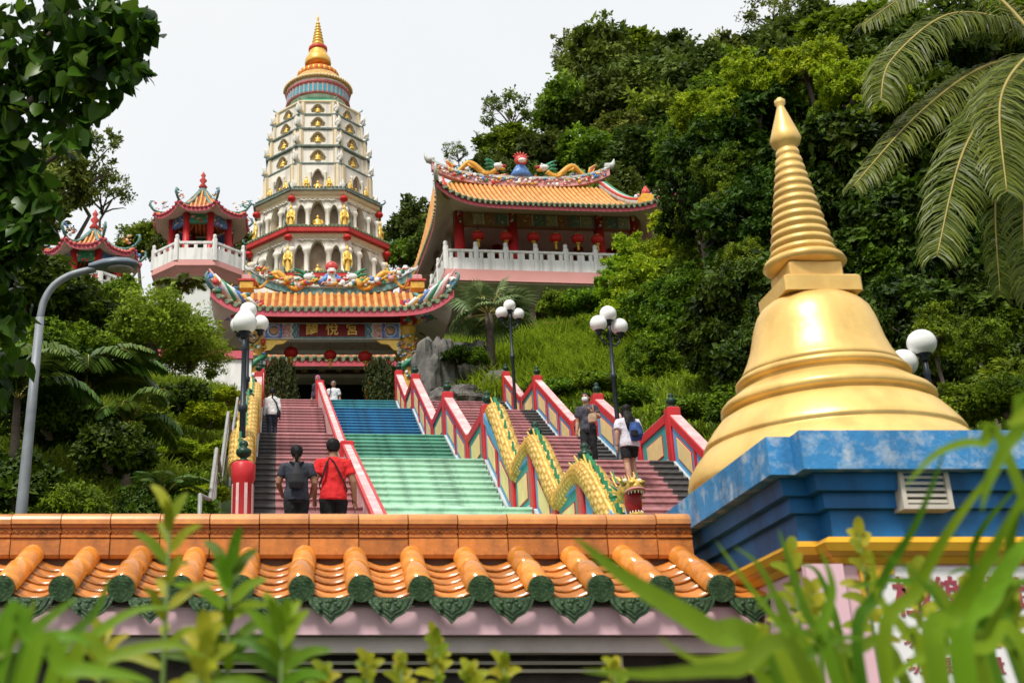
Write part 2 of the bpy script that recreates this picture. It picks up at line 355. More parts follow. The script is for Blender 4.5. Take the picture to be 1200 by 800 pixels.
divider('low pale pink divider wall with red edges beside the man in red', 24.4, 5.9, 12.5, 1.0, .60)

# left edge of the stairs: balustrade with round striped posts and a gilded dragon lying along it
lb = balustrade('edge_balustrade', 'red balustrade with cream panels along the planted left edge of the stairs', -1.43, -1.19, 0, 3)
STRW = M('white_stripe_paint', (.72, .46, .44), .5, .1, 3, dirt=(.78, .68, .66), dirt_amt=.8, dirt_scale=5)
rp_ = sfr('newel_post', 'round red newel post with white stripes and dark green finial', 'post')
am, yy, zz = -1.25, 17.6 - 20, 2.42
MB().lathe([(.19, 0), (.19, .12), (.16, .15), (.16, 1.72), (.18, 1.76), (.185, 1.98), (.15, 2.02)], 24, (am, yy, zz)).build('shaft', RED, rp_)
for k in range(8):
    a = 2 * math.pi * k / 8 + .3; s = MB(); c_, s_ = math.cos(a), math.sin(a)
    s.poly([(am + .163 * c_ - .024 * s_, yy + .163 * s_ + .024 * c_, zz + .2), (am + .163 * c_ + .024 * s_, yy + .163 * s_ - .024 * c_, zz + .2),
            (am + .163 * c_ + .024 * s_, yy + .163 * s_ - .024 * c_, zz + 1.68), (am + .163 * c_ - .024 * s_, yy + .163 * s_ + .024 * c_, zz + 1.68)], (.004 * c_, .004 * s_, 0)); s.build('stripe', STRW, rp_)
link('finial', finial_me, rp_, (am, yy, zz + 2.01), None, .8)
hand = sfr('handrail', 'weathered grey steel pipe handrail on the planted side of the stairs', 'handrail')
HRP = M('weathered_steel', (.36, .36, .34), .55, .2, 8, metal=.4)
pts = [(-1.72, f - 20, z + .95) for f, z in ((30.4, 7.8), (28.2, 7.8), (24.9, 5.85), (22.9, 5.85), (20.3, 4), (18.75, 4), (17.3, 2.85), (15, 2.4))]
MB().tube(pts, .035, 8).build('rail', HRP, hand); MB().tube([(p[0], p[1], p[2] - .4) for p in pts], .022, 8).build('lower_rail', HRP, hand)
for p in pts: MB().tube([(p[0], p[1], p[2] - 1.6), p], .028, 8).build('upright', HRP, hand)

# ------------------------------------------------------------------ stair dragons
SCALEM = M('gilded_scales', (.80, .60, .20), .42, .2, 14, metal=.25, dirt=(.30, .17, .03), dirt_amt=.6, dirt_scale=7)
SCALED = M('scale_grooves', (.52, .31, .07), .5, .25, 14, metal=.25)
SCALEH = M('old_gilding', (.56, .36, .07), .4, .4, 12, metal=.3, dirt=(.10, .13, .03), dirt_amt=.7, dirt_scale=9)
FING = M('green_fin_glaze', (.02, .20, .09), .35, .2, 8)
MOUTH = M('mouth_red', (.33, .02, .02), .45, .1, 5); TOOTH = M('ivory', (.78, .74, .62), .4, .05, 5)
def smooth_path(pts, n):
    pts = [Vector(p) for p in pts]; out_ = []
    q = [pts[0]] + pts + [pts[-1]]
    for i in range(1, len(q) - 2):
        for k in range(n):
            t = k / n; a, b, c, d = q[i - 1], q[i], q[i + 1], q[i + 2]
            out_.append(.5 * ((2 * b) + (c - a) * t + (2 * a - 5 * b + 4 * c - d) * t * t + (3 * b - a - 3 * c + d) * t ** 3))
    return out_ + [pts[-1]]
def scaly_tube(path, rad, n=36):
    mb = MB(); m = len(path); vs = []; fs = []; up = Vector((0, 0, 1))
    for k in range(m):
        t = (path[min(k + 1, m - 1)] - path[max(k - 1, 0)]).normalized(); x = t.cross(Vector((0, 0, 1))).normalized(); u = x.cross(t).normalized()
        for i in range(n):
            a = 2 * math.pi * i / n; r = rad[k] * (.95 + .10 * ((k / 4 + (i % 4 < 2) * .5) % 1))
            vs.append(path[k] + (x * math.cos(a) + u * math.sin(a)) * r)
    for k in range(m - 1):
        for i in range(n): j = (i + 1) % n; fs.append((k * n + i, k * n + j, (k + 1) * n + j, (k + 1) * n + i))
    fs.append(tuple(range(n - 1, -1, -1))); fs.append(tuple((m - 1) * n + i for i in range(n)))
    mb.add(vs, fs, 0, False)
    for k in range(m - 1):
        for i in range(n):
            if int((k + 1) / 4 + (i % 4 < 2) * .5) > int(k / 4 + (i % 4 < 2) * .5) or i % 4 in (1, 3): mb.m[k * n + i] = 1
    return mb
def stair_dragon(label, ctrl, r, fin_step=5):
    t = sfr('stair_dragon', label, 'dragon statue')
    path = smooth_path(ctrl, 30); m = len(path)
    rad = [r * (.55 + .45 * min(1, k / 22)) for k in range(m)]
    scaly_tube(path, rad).build('body', [SCALEM, SCALED], t)
    for k in range(3, m - 4, fin_step):
        tn = (path[k + 1] - path[k - 1]).normalized(); x = tn.cross(Vector((0, 0, 1))).normalized(); u = x.cross(tn).normalized()
        b = path[k] + u * rad[k] * .9; f = MB(); L = .16 * r / .24
        f.poly([b - tn * L * .7, b + tn * L * .7, b + tn * L * .2 + u * L * .95 - tn * L * .9, b - tn * L * .4 + u * L * .4], x * .035, 0); f.build('fin', FING, t)
        if k % 2: MB().poly([b - tn * L * .5 + x * .05, b + tn * L * .5 + x * .05, b + x * .07 + u * L * .9 - tn * L * .6], x * .02).build('gilt_fin', GOLDL, t)
    return t, path
dr, dp = stair_dragon('scaly gold dragon with green fins undulating down the balustrade',
    [(3.49, y - 20, z + .97) for y, z in ((22.4, 5.62), (21.9, 5.55), (20.35, 4.1), (19.9, 4.03), (19.0, 4.12), (18.5, 3.95), (17.4, 2.95), (17.0, 2.85), (16.1, 2.95), (15.5, 2.75), (14.6, 2.0), (14.0, 1.5))] + [(3.5, -6.25, 2.2), (3.5, -6.2, 2.75)], .19)
def dragon_head(parent, c, s, face=(0, -1)):
    """snout, cheeks, open jaws, horns, mane; looks along -y (local), scaled by s"""
    def T(x, y, z): return (c[0] + x * s, c[1] + y * s, c[2] + z * s)
    h = MB()
    h.loft([(T(0, .1, -.05), .30 * s, .34 * s), (T(0, .05, .12), .36 * s, .42 * s), (T(0, .05, .3), .32 * s, .40 * s), (T(0, .1, .45), .2 * s, .28 * s)], 14)
    h.loft([(T(0, -.42, .1), .25 * s, .36 * s), (T(0, -.42, .22), .27 * s, .36 * s), (T(0, -.40, .33), .19 * s, .3 * s)], 14)
    for sx in (-1, 1): h.sph(T(.13 * sx, -.68, .29), (.1 * s, .09 * s, .08 * s), 10, 6); h.sph(T(.2 * sx, -.2, .42), (.12 * s, .13 * s, .1 * s), 10, 6)
    ho = h.build('head', SCALEH, parent)
    j = MB(); j.loft([(T(0, -.34, -.62), .2 * s, .3 * s), (T(0, -.34, -.53), .24 * s, .36 * s), (T(0, -.32, -.49), .2 * s, .32 * s)], 14); j.build('jaw', SCALEH, ho)
    g = MB(); g.loft([(T(0, -.25, -.50), .19 * s, .28 * s), (T(0, -.2, -.2), .23 * s, .25 * s), (T(0, -.25, .1), .22 * s, .32 * s)], 12); g.build('mouth', MOUTH, ho)
    lip = MB(); lip.tube([T(.26 * math.cos(a), -.42 - .36 * math.sin(a), .08 + .05 * math.sin(a)) for a in np.linspace(0, math.pi, 12)], .035 * s, 6); lip.build('lip', M('lip_pink', (.62, .25, .24), .5, .1, 5), ho)
    for k in range(7):
        a = .35 + k * .4; MB().lathe([(.022 * s, .05 * s), (.016 * s, 0), (0, -.035 * s)], 6, T(.22 * math.cos(a), -.42 - .31 * math.sin(a), .02)).build('tooth', TOOTH, ho)
        MB().lathe([(.022 * s, -.05 * s), (.016 * s, 0), (0, .03 * s)], 6, T(.19 * math.cos(a), -.34 - .28 * math.sin(a), -.46)).build('tooth', TOOTH, ho)
    for sx in (-1, 1):
        e = MB(); e.sph(T(.2 * sx, -.31, .43), .065 * s, 10, 6); eo = e.build('eye', TOOTH, ho)
        MB().tube([T(.14 * sx, .12, .42), T(.2 * sx, .3, .62), T(.3 * sx, .42, .7), T(.33 * sx, .6, .9)], [.06 * s, .05 * s, .04 * s, .012 * s], 8).build('horn', GOLDL, ho)
        for k in range(6):
            a = -.3 + k * .33; MB().poly([T(.3 * sx, .1, .05 + .08 * k), T(.3 * sx, .16, -.05 + .1 * k), T((.42 + .1 * math.sin(k)) * sx, .34, -.12 + .2 * k)], (.03 * s * sx, .02 * s, 0)).build('mane_lock', FING if k % 2 else GOLDL, ho)
    for k in range(5): MB().poly([T(-.16 + .08 * k - .03, -.1, .42), T(-.16 + .08 * k + .03, -.1, .42), T(-.16 + .08 * k, .1, .72 - .03 * abs(k - 2))], (0, .03 * s, 0)).build('crest', GOLDL, ho)
dragon_head(dr, (3.50, 13.95 - 20, 3.12), .44)
stair_dragon('gold scaled dragon body with green spine lying along the planted edge of the stairs',
    [(-1.31 + .0 * i, y - 20, z + 1.0 + .12) for i, (y, z) in enumerate(((28.9, 7.9), (28.2, 7.85), (26.5, 6.85), (24.9, 5.95), (23.9, 5.9), (22.9, 5.85), (21.5, 4.9), (20.3, 4.1), (19.5, 4.05), (18.75, 4.0), (18.0, 3.3)))], .2)

# ------------------------------------------------------------------ foreground wall with a glazed tile coping
ORG = M('amber_glaze', (.66, .24, .035), .16, .22, 9, dirt=(.25, .09, .03), dirt_amt=.6, dirt_scale=6, coat=.5, bump=.08, tint=.32, streak=((.22, .09, .03), .5, 9))
ORG2 = M('amber_glaze_pan', (.58, .20, .035), .25, .25, 9, dirt=(.07, .05, .025), dirt_amt=.75, dirt_scale=9, coat=.3, tint=.3, streak=((.14, .06, .03), .6, 9))
TERRA = M('terracotta_course', (.54, .18, .038), .38, .22, 7, dirt=(.2, .07, .03), dirt_amt=.7, dirt_scale=5, bump=.15, tint=.2, streak=((.16, .07, .03), .6, 7))
PINKW = M('pale_pink_plaster', (.74, .48, .53), .6, .06, 2, dirt=(.45, .28, .3), dirt_amt=.35)
GREYS = M('grey_mortar', (.30, .26, .24), .8, .1, 4, dirt=(.15, .13, .12), dirt_amt=.4)
DARKST = M('dark_rough_stone', (.05, .04, .035), .85, .4, 6, bump=.5, bscale=12)
W = thing('tiled_wall', 'garden wall with amber glazed tile coping and green eave tiles', 'wall', (0, 0, -1.6))
wz = 1.6                                                       # local z of camera height
XL, XR = -6.6, 2.36; SP = .32
EY, EZ = 6.455, .925 + wz                                      # eave: tile ends
RYd, RZd = 7.10, 1.212 + wz                                     # foot of the ridge courses
sl = Vector((0, RYd - EY, RZd - EZ)); SLEN = sl.length; sd_ = sl.normalized(); nrm = Vector((0, -sd_.z, sd_.y))
ang = math.atan2(sd_.z, sd_.y)
# barrel tile: half round, running up the slope (local: y along slope, z normal)
def barrel(L, r):
    m = MB(); n = 12
    vs = [(r * math.cos(math.pi * i / n), y, r * math.sin(math.pi * i / n) * 1.05) for y in (0, L) for i in range(n + 1)]
    vs += [((r - .012) * math.cos(math.pi * i / n), y, (r - .012) * math.sin(math.pi * i / n)) for y in (0, L) for i in range(n + 1)]
    q = n + 1; fs = [(i + 1, i, q + i, q + i + 1) for i in range(n)] + [(2 * q + i, 2 * q + i + 1, 3 * q + i + 1, 3 * q + i) for i in range(n)] + [(i, i + 1, 2 * q + i + 1, 2 * q + i) for i in range(n)]
    return m.add(vs, fs, 0, True)
half = SLEN / 2
bar_a = barrel(half + .012, .074).mesh('barrel_tile', ORG); bar_b = barrel(half + .05, .070).mesh('barrel_tile', ORG)
def pan(L, w_, d):                                             # concave pan tile
    m = MB(); n = 8
    top = [(w_ * (i / n - .5), y, -d * math.cos(math.pi * (i / n - .5)) + (0 if y else .012)) for y in (0, L) for i in range(n + 1)]
    bot = [(x, y, z - .014) for x, y, z in top]; q = n + 1
    fs = [(i, i + 1, q + i + 1, q + i) for i in range(n)] + [(2 * q + i + 1, 2 * q + i, 3 * q + i, 3 * q + i + 1) for i in range(n)] + [(i + 1, i, 2 * q + i, 2 * q + i + 1) for i in range(n)]
    return m.add(top + bot, fs, 0, True)
PN = 5; plen = SLEN / PN
pan_me = pan(plen + .05, SP - .06, .045).mesh('pan_tile', ORG2)
dk = MB(); dk.lathe([(.0, -.012), (.022, -.012), (.026, -.02), (.036, -.02), (.04, -.012), (.056, -.012), (.06, -.022), (.074, -.022), (.08, -.014), (.08, .03), (.0, .03)], 24, sm=False)
for k_ in range(8): dk.sph((.048 * math.cos(k_ * .785), .048 * math.sin(k_ * .785), -.013), .007, 6, 4)
disc_me = dk.mesh('eave_disc', GREENT)
dp_ = MB(); prof = [(-.135, .005), (-.125, -.02), (-.105, -.055), (-.07, -.085), (-.03, -.10), (0, -.122), (.03, -.10), (.07, -.085), (.105, -.055), (.125, -.02), (.135, .005)]
dp_.poly([(x, 0, z) for x, z in prof] + [(.1, 0, -.02), (.05, 0, -.038), (0, 0, -.044), (-.05, 0, -.038), (-.1, 0, -.02)], (0, .016, 0))
dp_.poly([(x * .78, -.008, z * .74 - .016) for x, z in prof if z < 0], (0, .007, 0)); dp_.poly([(x * .5, -.014, z * .5 - .03) for x, z in prof if z < 0], (0, .006, 0))
for k_ in range(9): dp_.sph((random.uniform(-.06, .06), -.015, -.05 + random.uniform(-.03, .01)), (.012, .005, .007), 6, 4)
drip_me = dp_.mesh('drip_tile', GREENT)
x0 = (353 - 375) * px(6.44, .93)                               # a tile end seen square on
k0 = math.ceil((XL - x0) / SP); k1 = math.floor((XR - .05 - x0) / SP)
base = Vector((0, EY, EZ))
for k in range(k0, k1 + 1):
    x = x0 + k * SP
    j = lambda s=.004: random.uniform(-s, s)
    for me, f, off in ((bar_a, 0, .006), (bar_b, half, 0)):
        p = base + sd_ * f + nrm * (off + j(.003)); link('barrel_tile', me, W, (x + j(), p.y, p.z), (ang + j(.012), j(.05), j(.022)))
    p = base - sd_ * .012 + nrm * .022; link('eave_disc', disc_me, W, (x + j(), p.y, p.z), (R(90) + ang * .5, j(.2), 0), (.88 + j(.03),) * 3)
    xc = x + SP / 2
    if xc > XR: continue
    for i in range(PN):
        p = base + sd_ * (i * plen - .005) + nrm * (.002 + j(.003)); link('pan_tile', pan_me, W, (xc + j(.005), p.y, p.z), (ang - .045, j(.02), j(.01)))
    p = base - sd_ * .015 - nrm * .038; link('drip_tile', drip_me, W, (xc + j(), p.y - .03, p.z + .05), (R(-6) + j(.04), j(.03), j(.02)), (1.06, 1, 1.5))
# bedding under the tiles, fascia, soffit, wall body
bd = MB(); bd.poly([(XL, EY + .03, EZ - .075), (XL, RYd + .1, RZd - .06), (XL, RYd + .1, EZ - .075)], (XR - XL, 0, 0)); bd.build('tile_bed', GREYS, W)
MB().box(XL, XR - .02, EY + .045, EY + .11, EZ - .22, EZ - .076).build('fascia', PINKW, W)
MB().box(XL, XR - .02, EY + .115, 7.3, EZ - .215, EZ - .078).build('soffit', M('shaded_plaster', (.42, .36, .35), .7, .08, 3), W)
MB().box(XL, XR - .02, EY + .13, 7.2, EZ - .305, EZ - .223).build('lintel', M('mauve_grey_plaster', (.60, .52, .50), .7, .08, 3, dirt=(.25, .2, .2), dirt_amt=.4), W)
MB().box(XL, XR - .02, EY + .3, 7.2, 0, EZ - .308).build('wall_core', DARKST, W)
gr = MB(); gx0, gx1 = -.66, 1.65
for z in (.02, .062): gr.box(gx0, gx1, EY + .235, EY + .29, EZ - .42 + z, EZ - .42 + z + .018)
for x in (gx0, gx1 - .03): gr.box(x, x + .03, EY + .225, EY + .297, EZ - .42, EZ - .31)
gr.build('grille', M('pale_grille', (.38, .34, .28), .6, .1, 4), W)
# ridge courses
TL = 57.5 * px(7.15, 1.45)
k = 0; x = XL; SK = M('mortar_line', (.11, .07, .05), .9, .2, 10)
MB().box(XL, XR - .16, RYd + .03, RYd + .2, RZd - .06, RZd + .262).build('ridge_core', SK, W)
cm = MB()                                                      # base course, frieze course with relief, rolled cap
cm.poly([(0, 0, .0), (0, -.01, .02), (0, -.005, .115), (0, .06, .115), (0, .06, 0)], (TL - .006, 0, 0)); base_me = cm.mesh('ridge_base_tile', TERRA)
fm = MB(); fm.poly([(0, .01, 0), (0, -.012, .006), (0, -.012, .018), (0, .008, .022), (0, .008, .062), (0, -.012, .066), (0, -.012, .08), (0, .06, .08), (0, .06, 0)], (TL - .008, 0, 0))
for i in range(7):
    u = (i + .5) * TL / 7; fm.tube([(u - .022, .006, .03 + .02 * (i % 2)), (u - .008, .003, .05 - .012 * (i % 2)), (u + .008, .003, .034 + .012 * (i % 2)), (u + .024, .006, .052 - .02 * (i % 2))], [.004, .008, .008, .004], 6)
    fm.sph((u, .006, .042), (.009, .006, .009), 8, 5)
frz_me = fm.mesh('ridge_frieze_tile', M('frieze_glaze', (.54, .19, .045), .3, .22, 9, dirt=(.16, .06, .02), dirt_amt=.8, dirt_scale=9, tint=.12))
tm = MB(); nn = 8
tm.poly([(0, -.03, 0)] + [(0, .085 - .115 * math.cos(math.pi * i / nn), .028 + .05 * math.sin(math.pi * i / nn)) for i in range(nn + 1)] + [(0, .2, 0)], (TL - .007, 0, 0)); cap_me = tm.mesh('ridge_cap_tile', M('cap_glaze', (.68, .29, .09), .3, .15, 6, dirt=(.3, .12, .05), dirt_amt=.6, dirt_scale=6, tint=.1))
while x < XR - .2:
    sx = min(1, (XR - .13 - x) / TL); j = lambda s=.003: random.uniform(-s, s)
    link('ridge_base_tile', base_me, W, (x, RYd + j(), RZd + .002 + j(.001)), (0, 0, j()), (sx, 1, 1)); link('ridge_frieze_tile', frz_me, W, (x, RYd + j(), RZd + .119 + j(.001)), (0, 0, j()), (sx, 1, 1))
    link('ridge_cap_tile', cap_me, W, (x, RYd + j(), RZd + .201 + j(.002)), (j(), 0, j()), (sx, 1, 1)); x += TL

# ------------------------------------------------------------------ gilded stupa on a blue corniced pedestal
BLU = M('cobalt_paint', (.014, .14, .38), .5, .2, 2.5, dirt=(.02, .06, .12), dirt_amt=.5, dirt_scale=3, streak=((.01, .04, .1), .7, 5))
BLUT = M('weathered_blue_paint', (.045, .24, .52), .55, .22, 3, dirt=(.52, .58, .62), dirt_amt=.75, dirt_scale=9, bump=.2, streak=((.03, .10, .2), .6, 6))
OCH = M('ochre_yellow_paint', (.68, .36, .03), .42, .12, 3, dirt=(.4, .16, .02), dirt_amt=.4)
STG = M('stupa_gold', (.83, .545, .17), .38, .12, 2.2, metal=.30, dirt=(.66, .40, .12), dirt_amt=.7, dirt_scale=3.5, bump=.2, bscale=9, streak=((.54, .32, .09), .55, 5), spec=.4)
PKW = M('pink_pedestal', (.70, .45, .50), .6, .06, 2)
sx0, sx1, sy0, sy1 = 2.22, 3.98, 5.62, 8.2; ax, ay = 3.07, 6.93; zt = 1.585
ST = thing('gilded_stupa', 'golden bell shaped stupa with ringed spire on blue pedestal', 'stupa', (ax, ay, -1.6))
def L(x, y, z): return (x - ax, y - ay, z + 1.6)
def ring_plan(d, r=.12):                                       # plan with stepped corners, grown by d
    x0, x1, y0, y1 = sx0 - d - ax, sx1 + d - ax, sy0 - d - ay, sy1 + d - ay
    return [(x0 + r, y0), (x1 - r, y0), (x1 - r, y0 + r), (x1, y0 + r), (x1, y1 - r), (x1 - r, y1 - r), (x1 - r, y1), (x0 + r, y1), (x0 + r, y1 - r), (x0, y1 - r), (x0, y0 + r), (x0 + r, y0 + r)]
def course(name, d0, z0, d1, z1, mat, parent):
    a, b = ring_plan(d0), ring_plan(d1); n = len(a); m = MB()
    m.add([(*p, z0 + 1.6) for p in a] + [(*p, z1 + 1.6) for p in b], [tuple(range(n - 1, -1, -1)), tuple(range(n, 2 * n))] + [(i, (i + 1) % n, (i + 1) % n + n, i + n) for i in range(n)])
    return m.build(name, mat, parent)
course('pedestal_wall', -.17, -1.6, -.17, .962, PKW, ST)
ms = [(-.155, .96, -.13, .99), (-.13, .992, -.10, 1.012), (-.10, 1.014, -.085, 1.05), (-.085, 1.052, -.12, 1.085)]
for q in ms: course('yellow_moulding', *q, OCH, ST)
for d0, z0, d1, z1 in ((-.16, 1.086, -.16, 1.225), (-.125, 1.227, -.125, 1.305), (-.085, 1.307, -.07, 1.39)): course('blue_course', d0, z0, d1, z1, BLU, ST)
course('cornice', 0, 1.392, .0, zt, BLUT, ST)
# plaque on the front: white panel, gold corner brackets, lettering carved in maroon
fy = sy0 + .17
pl = MB(); pl.box(*[q for q in (2.62 - ax, 3.62 - ax)], fy - .012 - ay, fy - .002 - ay, -.2 + 1.6, .945 + 1.6); plo = pl.build('plaque', M('white_marble', (.74, .72, .72), .4, .06, 2), ST)
MARL = M('maroon_lettering', (.30, .05, .07), .6, .1, 6)
for i, ch in enumerate('極樂寺塔'): link('lettering', glyph_mesh(ch, .2, .004, MARL), plo, L(2.84 + i * .19, fy - .014, .79), (R(90), 0, 0))
for r_ in range(4):
    for i, ch in enumerate('功德無量佛光'): link('lettering', glyph_mesh(ch, .085, .003, MARL), plo, L(2.80 + i * .125, fy - .014, .60 - r_ * .12), (R(90), 0, 0))
for x, s in ((2.60, 1), (3.64, -1)):
    b = MB(); b.poly([L(x, fy - .022, .955), L(x + s * .17, fy - .022, .955), L(x + s * .165, fy - .022, .915), L(x + s * .13, fy - .022, .90), L(x + s * .115, fy - .022, .86), L(x + s * .07, fy - .022, .85), L(x + s * .05, fy - .022, .78), L(x, fy - .022, .76)], (0, .02, 0)); b.build('corner_bracket', OCH, ST)
for x in (2.42, 3.78): MB().box(x - .09 - ax, x + .09 - ax, fy - .05 - ay, fy - .001 - ay, 0, .955 + 1.6).build('pilaster', PKW, ST)
# vent
vy = sy0 + .075
v0, v1 = P(1055, 598, 5.72), P(1105, 551, 5.72)
vf = MB(); VM = M('vent_cream', (.55, .50, .42), .6, .08, 5)
for a in ((v0.x, v0.x + .022, v0.z, v1.z), (v1.x - .022, v1.x, v0.z, v1.z), (v0.x + .0225, v1.x - .0225, v0.z, v0.z + .022), (v0.x + .0225, v1.x - .0225, v1.z - .022, v1.z)): vf.box(a[0] - ax, a[1] - ax, vy - .02 - ay, vy + .09 - ay, a[2] + 1.6, a[3] + 1.6)
vo = vf.build('vent_frame', VM, ST)
MB().box(v0.x + .023 - ax, v1.x - .023 - ax, vy + .04 - ay, vy + .05 - ay, v0.z + 1.623, v1.z + 1.578).build('vent_back', BLACKC, vo)
for i in range(5):
    z = v0.z + .03 + i * (v1.z - v0.z - .05) / 5; s = MB(); s.poly([L(v0.x + .0235, vy - .012, z), L(v0.x + .0235, vy + .03, z + .025), L(v0.x + .0235, vy + .03, z + .037), L(v0.x + .0235, vy - .012, z + .012)], (v1.x - v0.x - .047, 0, 0)); s.build('slat', VM, vo)
# bell and spire: picture rows (v, half width in picture units) on the axis
rows_ring = [(.845, 1.587), (.85, 1.64), (.835, 1.70), (.79, 1.77), (.745, 1.825), (.728, 1.84), (.728, 1.848), (.738, 1.855), (.735, 1.87), (.72, 1.90), (.68, 1.96), (.63, 2.02), (.578, 2.052), (.572, 2.06), (.572, 2.07), (.603, 2.076), (.612, 2.09), (.61, 2.11), (.595, 2.13), (.54, 2.17), (.50, 2.20), (.475, 2.212), (.47, 2.22), (.47, 2.236), (.493, 2.242), (.502, 2.256), (.50, 2.272), (.485, 2.287)]
bell = [(.484, 2.288), (.455, 2.33), (.42, 2.40), (.392, 2.48), (.373, 2.56), (.356, 2.63), (.333, 2.69), (.30, 2.735), (.26, 2.765), (.17, 2.78), (0, 2.785)]
def zs(p): return [(r, z + 1.6) for r, z in p]
def hand_turned(prof, name):                                   # slightly uneven, as trowelled plaster is
    m = MB().lathe(zs(prof), 96)
    m.v = [tuple(Vector((x, y, z)) + Vector((x, y, 0)).normalized() * (.006 * noise.noise(Vector((x, y, z)) * 3.2) + .0025 * noise.noise(Vector((x, y, z)) * 14))) for x, y, z in m.v]; m.build(name, STG, ST)
hand_turned(rows_ring, 'bell_rings'); hand_turned(bell, 'bell')
hb = MB(); hb.bev(-.235, .235, -.235, .235, 2.775 + 1.6, 2.88 + 1.6, .012); hb.bev(-.165, .165, -.165, .165, 2.878 + 1.6, 3.0 + 1.6, .012); hb.build('harmika', STG, ST)
z0 = 2.99; prf = [(.1, z0), (.225, z0 + .015), (.25, z0 + .04), (.235, z0 + .07), (.2, z0 + .09)]
N = 13; z1 = 3.86; zz = z0 + .09
for i in range(N):
    f = i / (N - 1); r = .197 - .125 * f; h = (z1 - z0 - .09) / N
    prf += [(r * .86, zz + .002), (r, zz + h * .22), (r * 1.02, zz + h * .5), (r * .97, zz + h * .8), (r * .83, zz + h * .98)]; zz += h
prf += [(.06, z1 + .01), (.085, z1 + .035), (.098, z1 + .075), (.088, z1 + .11), (.026, z1 + .31), (.022, z1 + .325), (.034, z1 + .345), (.034, z1 + .37), (.012, z1 + .392), (0, z1 + .395)]
MB().lathe(zs(prf), 40).build('spire', STG, ST)

# ------------------------------------------------------------------ temple roofs
TILEO = M('temple_tile_orange', (.34, .10, .025), .4, .3, 3, dirt=(.28, .11, .04), dirt_amt=.6, dirt_scale=4)
TILEB = M('temple_barrel_tile', (.76, .38, .12), .3, .25, 3, dirt=(.3, .12, .05), dirt_amt=.5, dirt_scale=5)
TILEG = M('green_eave_tile', (.17, .22, .13), .4, .4, 8, dirt=(.3, .27, .18), dirt_amt=.6, dirt_scale=8)
FASC = M('rose_fascia', (.58, .10, .13), .5, .12, 2, dirt=(.4, .15, .15), dirt_amt=.4)
SOFF = M('cream_soffit', (.74, .66, .58), .7, .05, 1.5, dirt=(.5, .43, .37), dirt_amt=.4, dirt_scale=1)
RIDGE = M('grey_white_ridge', (.50, .50, .47), .5, .25, 4, dirt=(.2, .28, .26), dirt_amt=.6)
TEALR = M('teal_ridge', (.10, .22, .21), .45, .45, 7, dirt=(.35, .36, .3), dirt_amt=.6, dirt_scale=6)
ORNS = [M('orn_blue', (.10, .22, .52), .35, .3, 9), M('orn_white', (.72, .72, .70), .35, .1, 9), M('orn_green', (.05, .25, .13), .35, .3, 9), M('orn_red', (.52, .06, .05), .35, .2, 9), M('orn_yellow', (.68, .38, .06), .35, .2, 9), M('orn_pink', (.62, .30, .28), .4, .2, 9)]
DRGB = M('dragon_amber', (.66, .33, .05), .35, .2, 8)
def ornament(parent, fn, n, s, name='ornament'):
    """cut-porcelain figures and clouds too small to pick apart: one part of many coloured petals and knobs"""
    m = MB()
    for k in range(n):
        p = Vector(fn(random.random())); c = random.choice((0, 1, 1, 2, 3, 4, 4, 5)); q = s * random.uniform(.5, 1.2)
        if k % 3: m.sph(p, (q, q * .6, q * random.uniform(.5, 1.2)), 7, 5, c)
        else: m.tube([p - Vector((q, 0, q * .3)), p + Vector((-q * .2, 0, q * .6)), p + Vector((q * .7, 0, q * .4)), p + Vector((q * 1.3, 0, q * 1.3))], [q * .3, q * .4, q * .3, q * .1], 5, c)
    o = m.build(name, ORNS, parent); o['kind'] = 'stuff'; return o
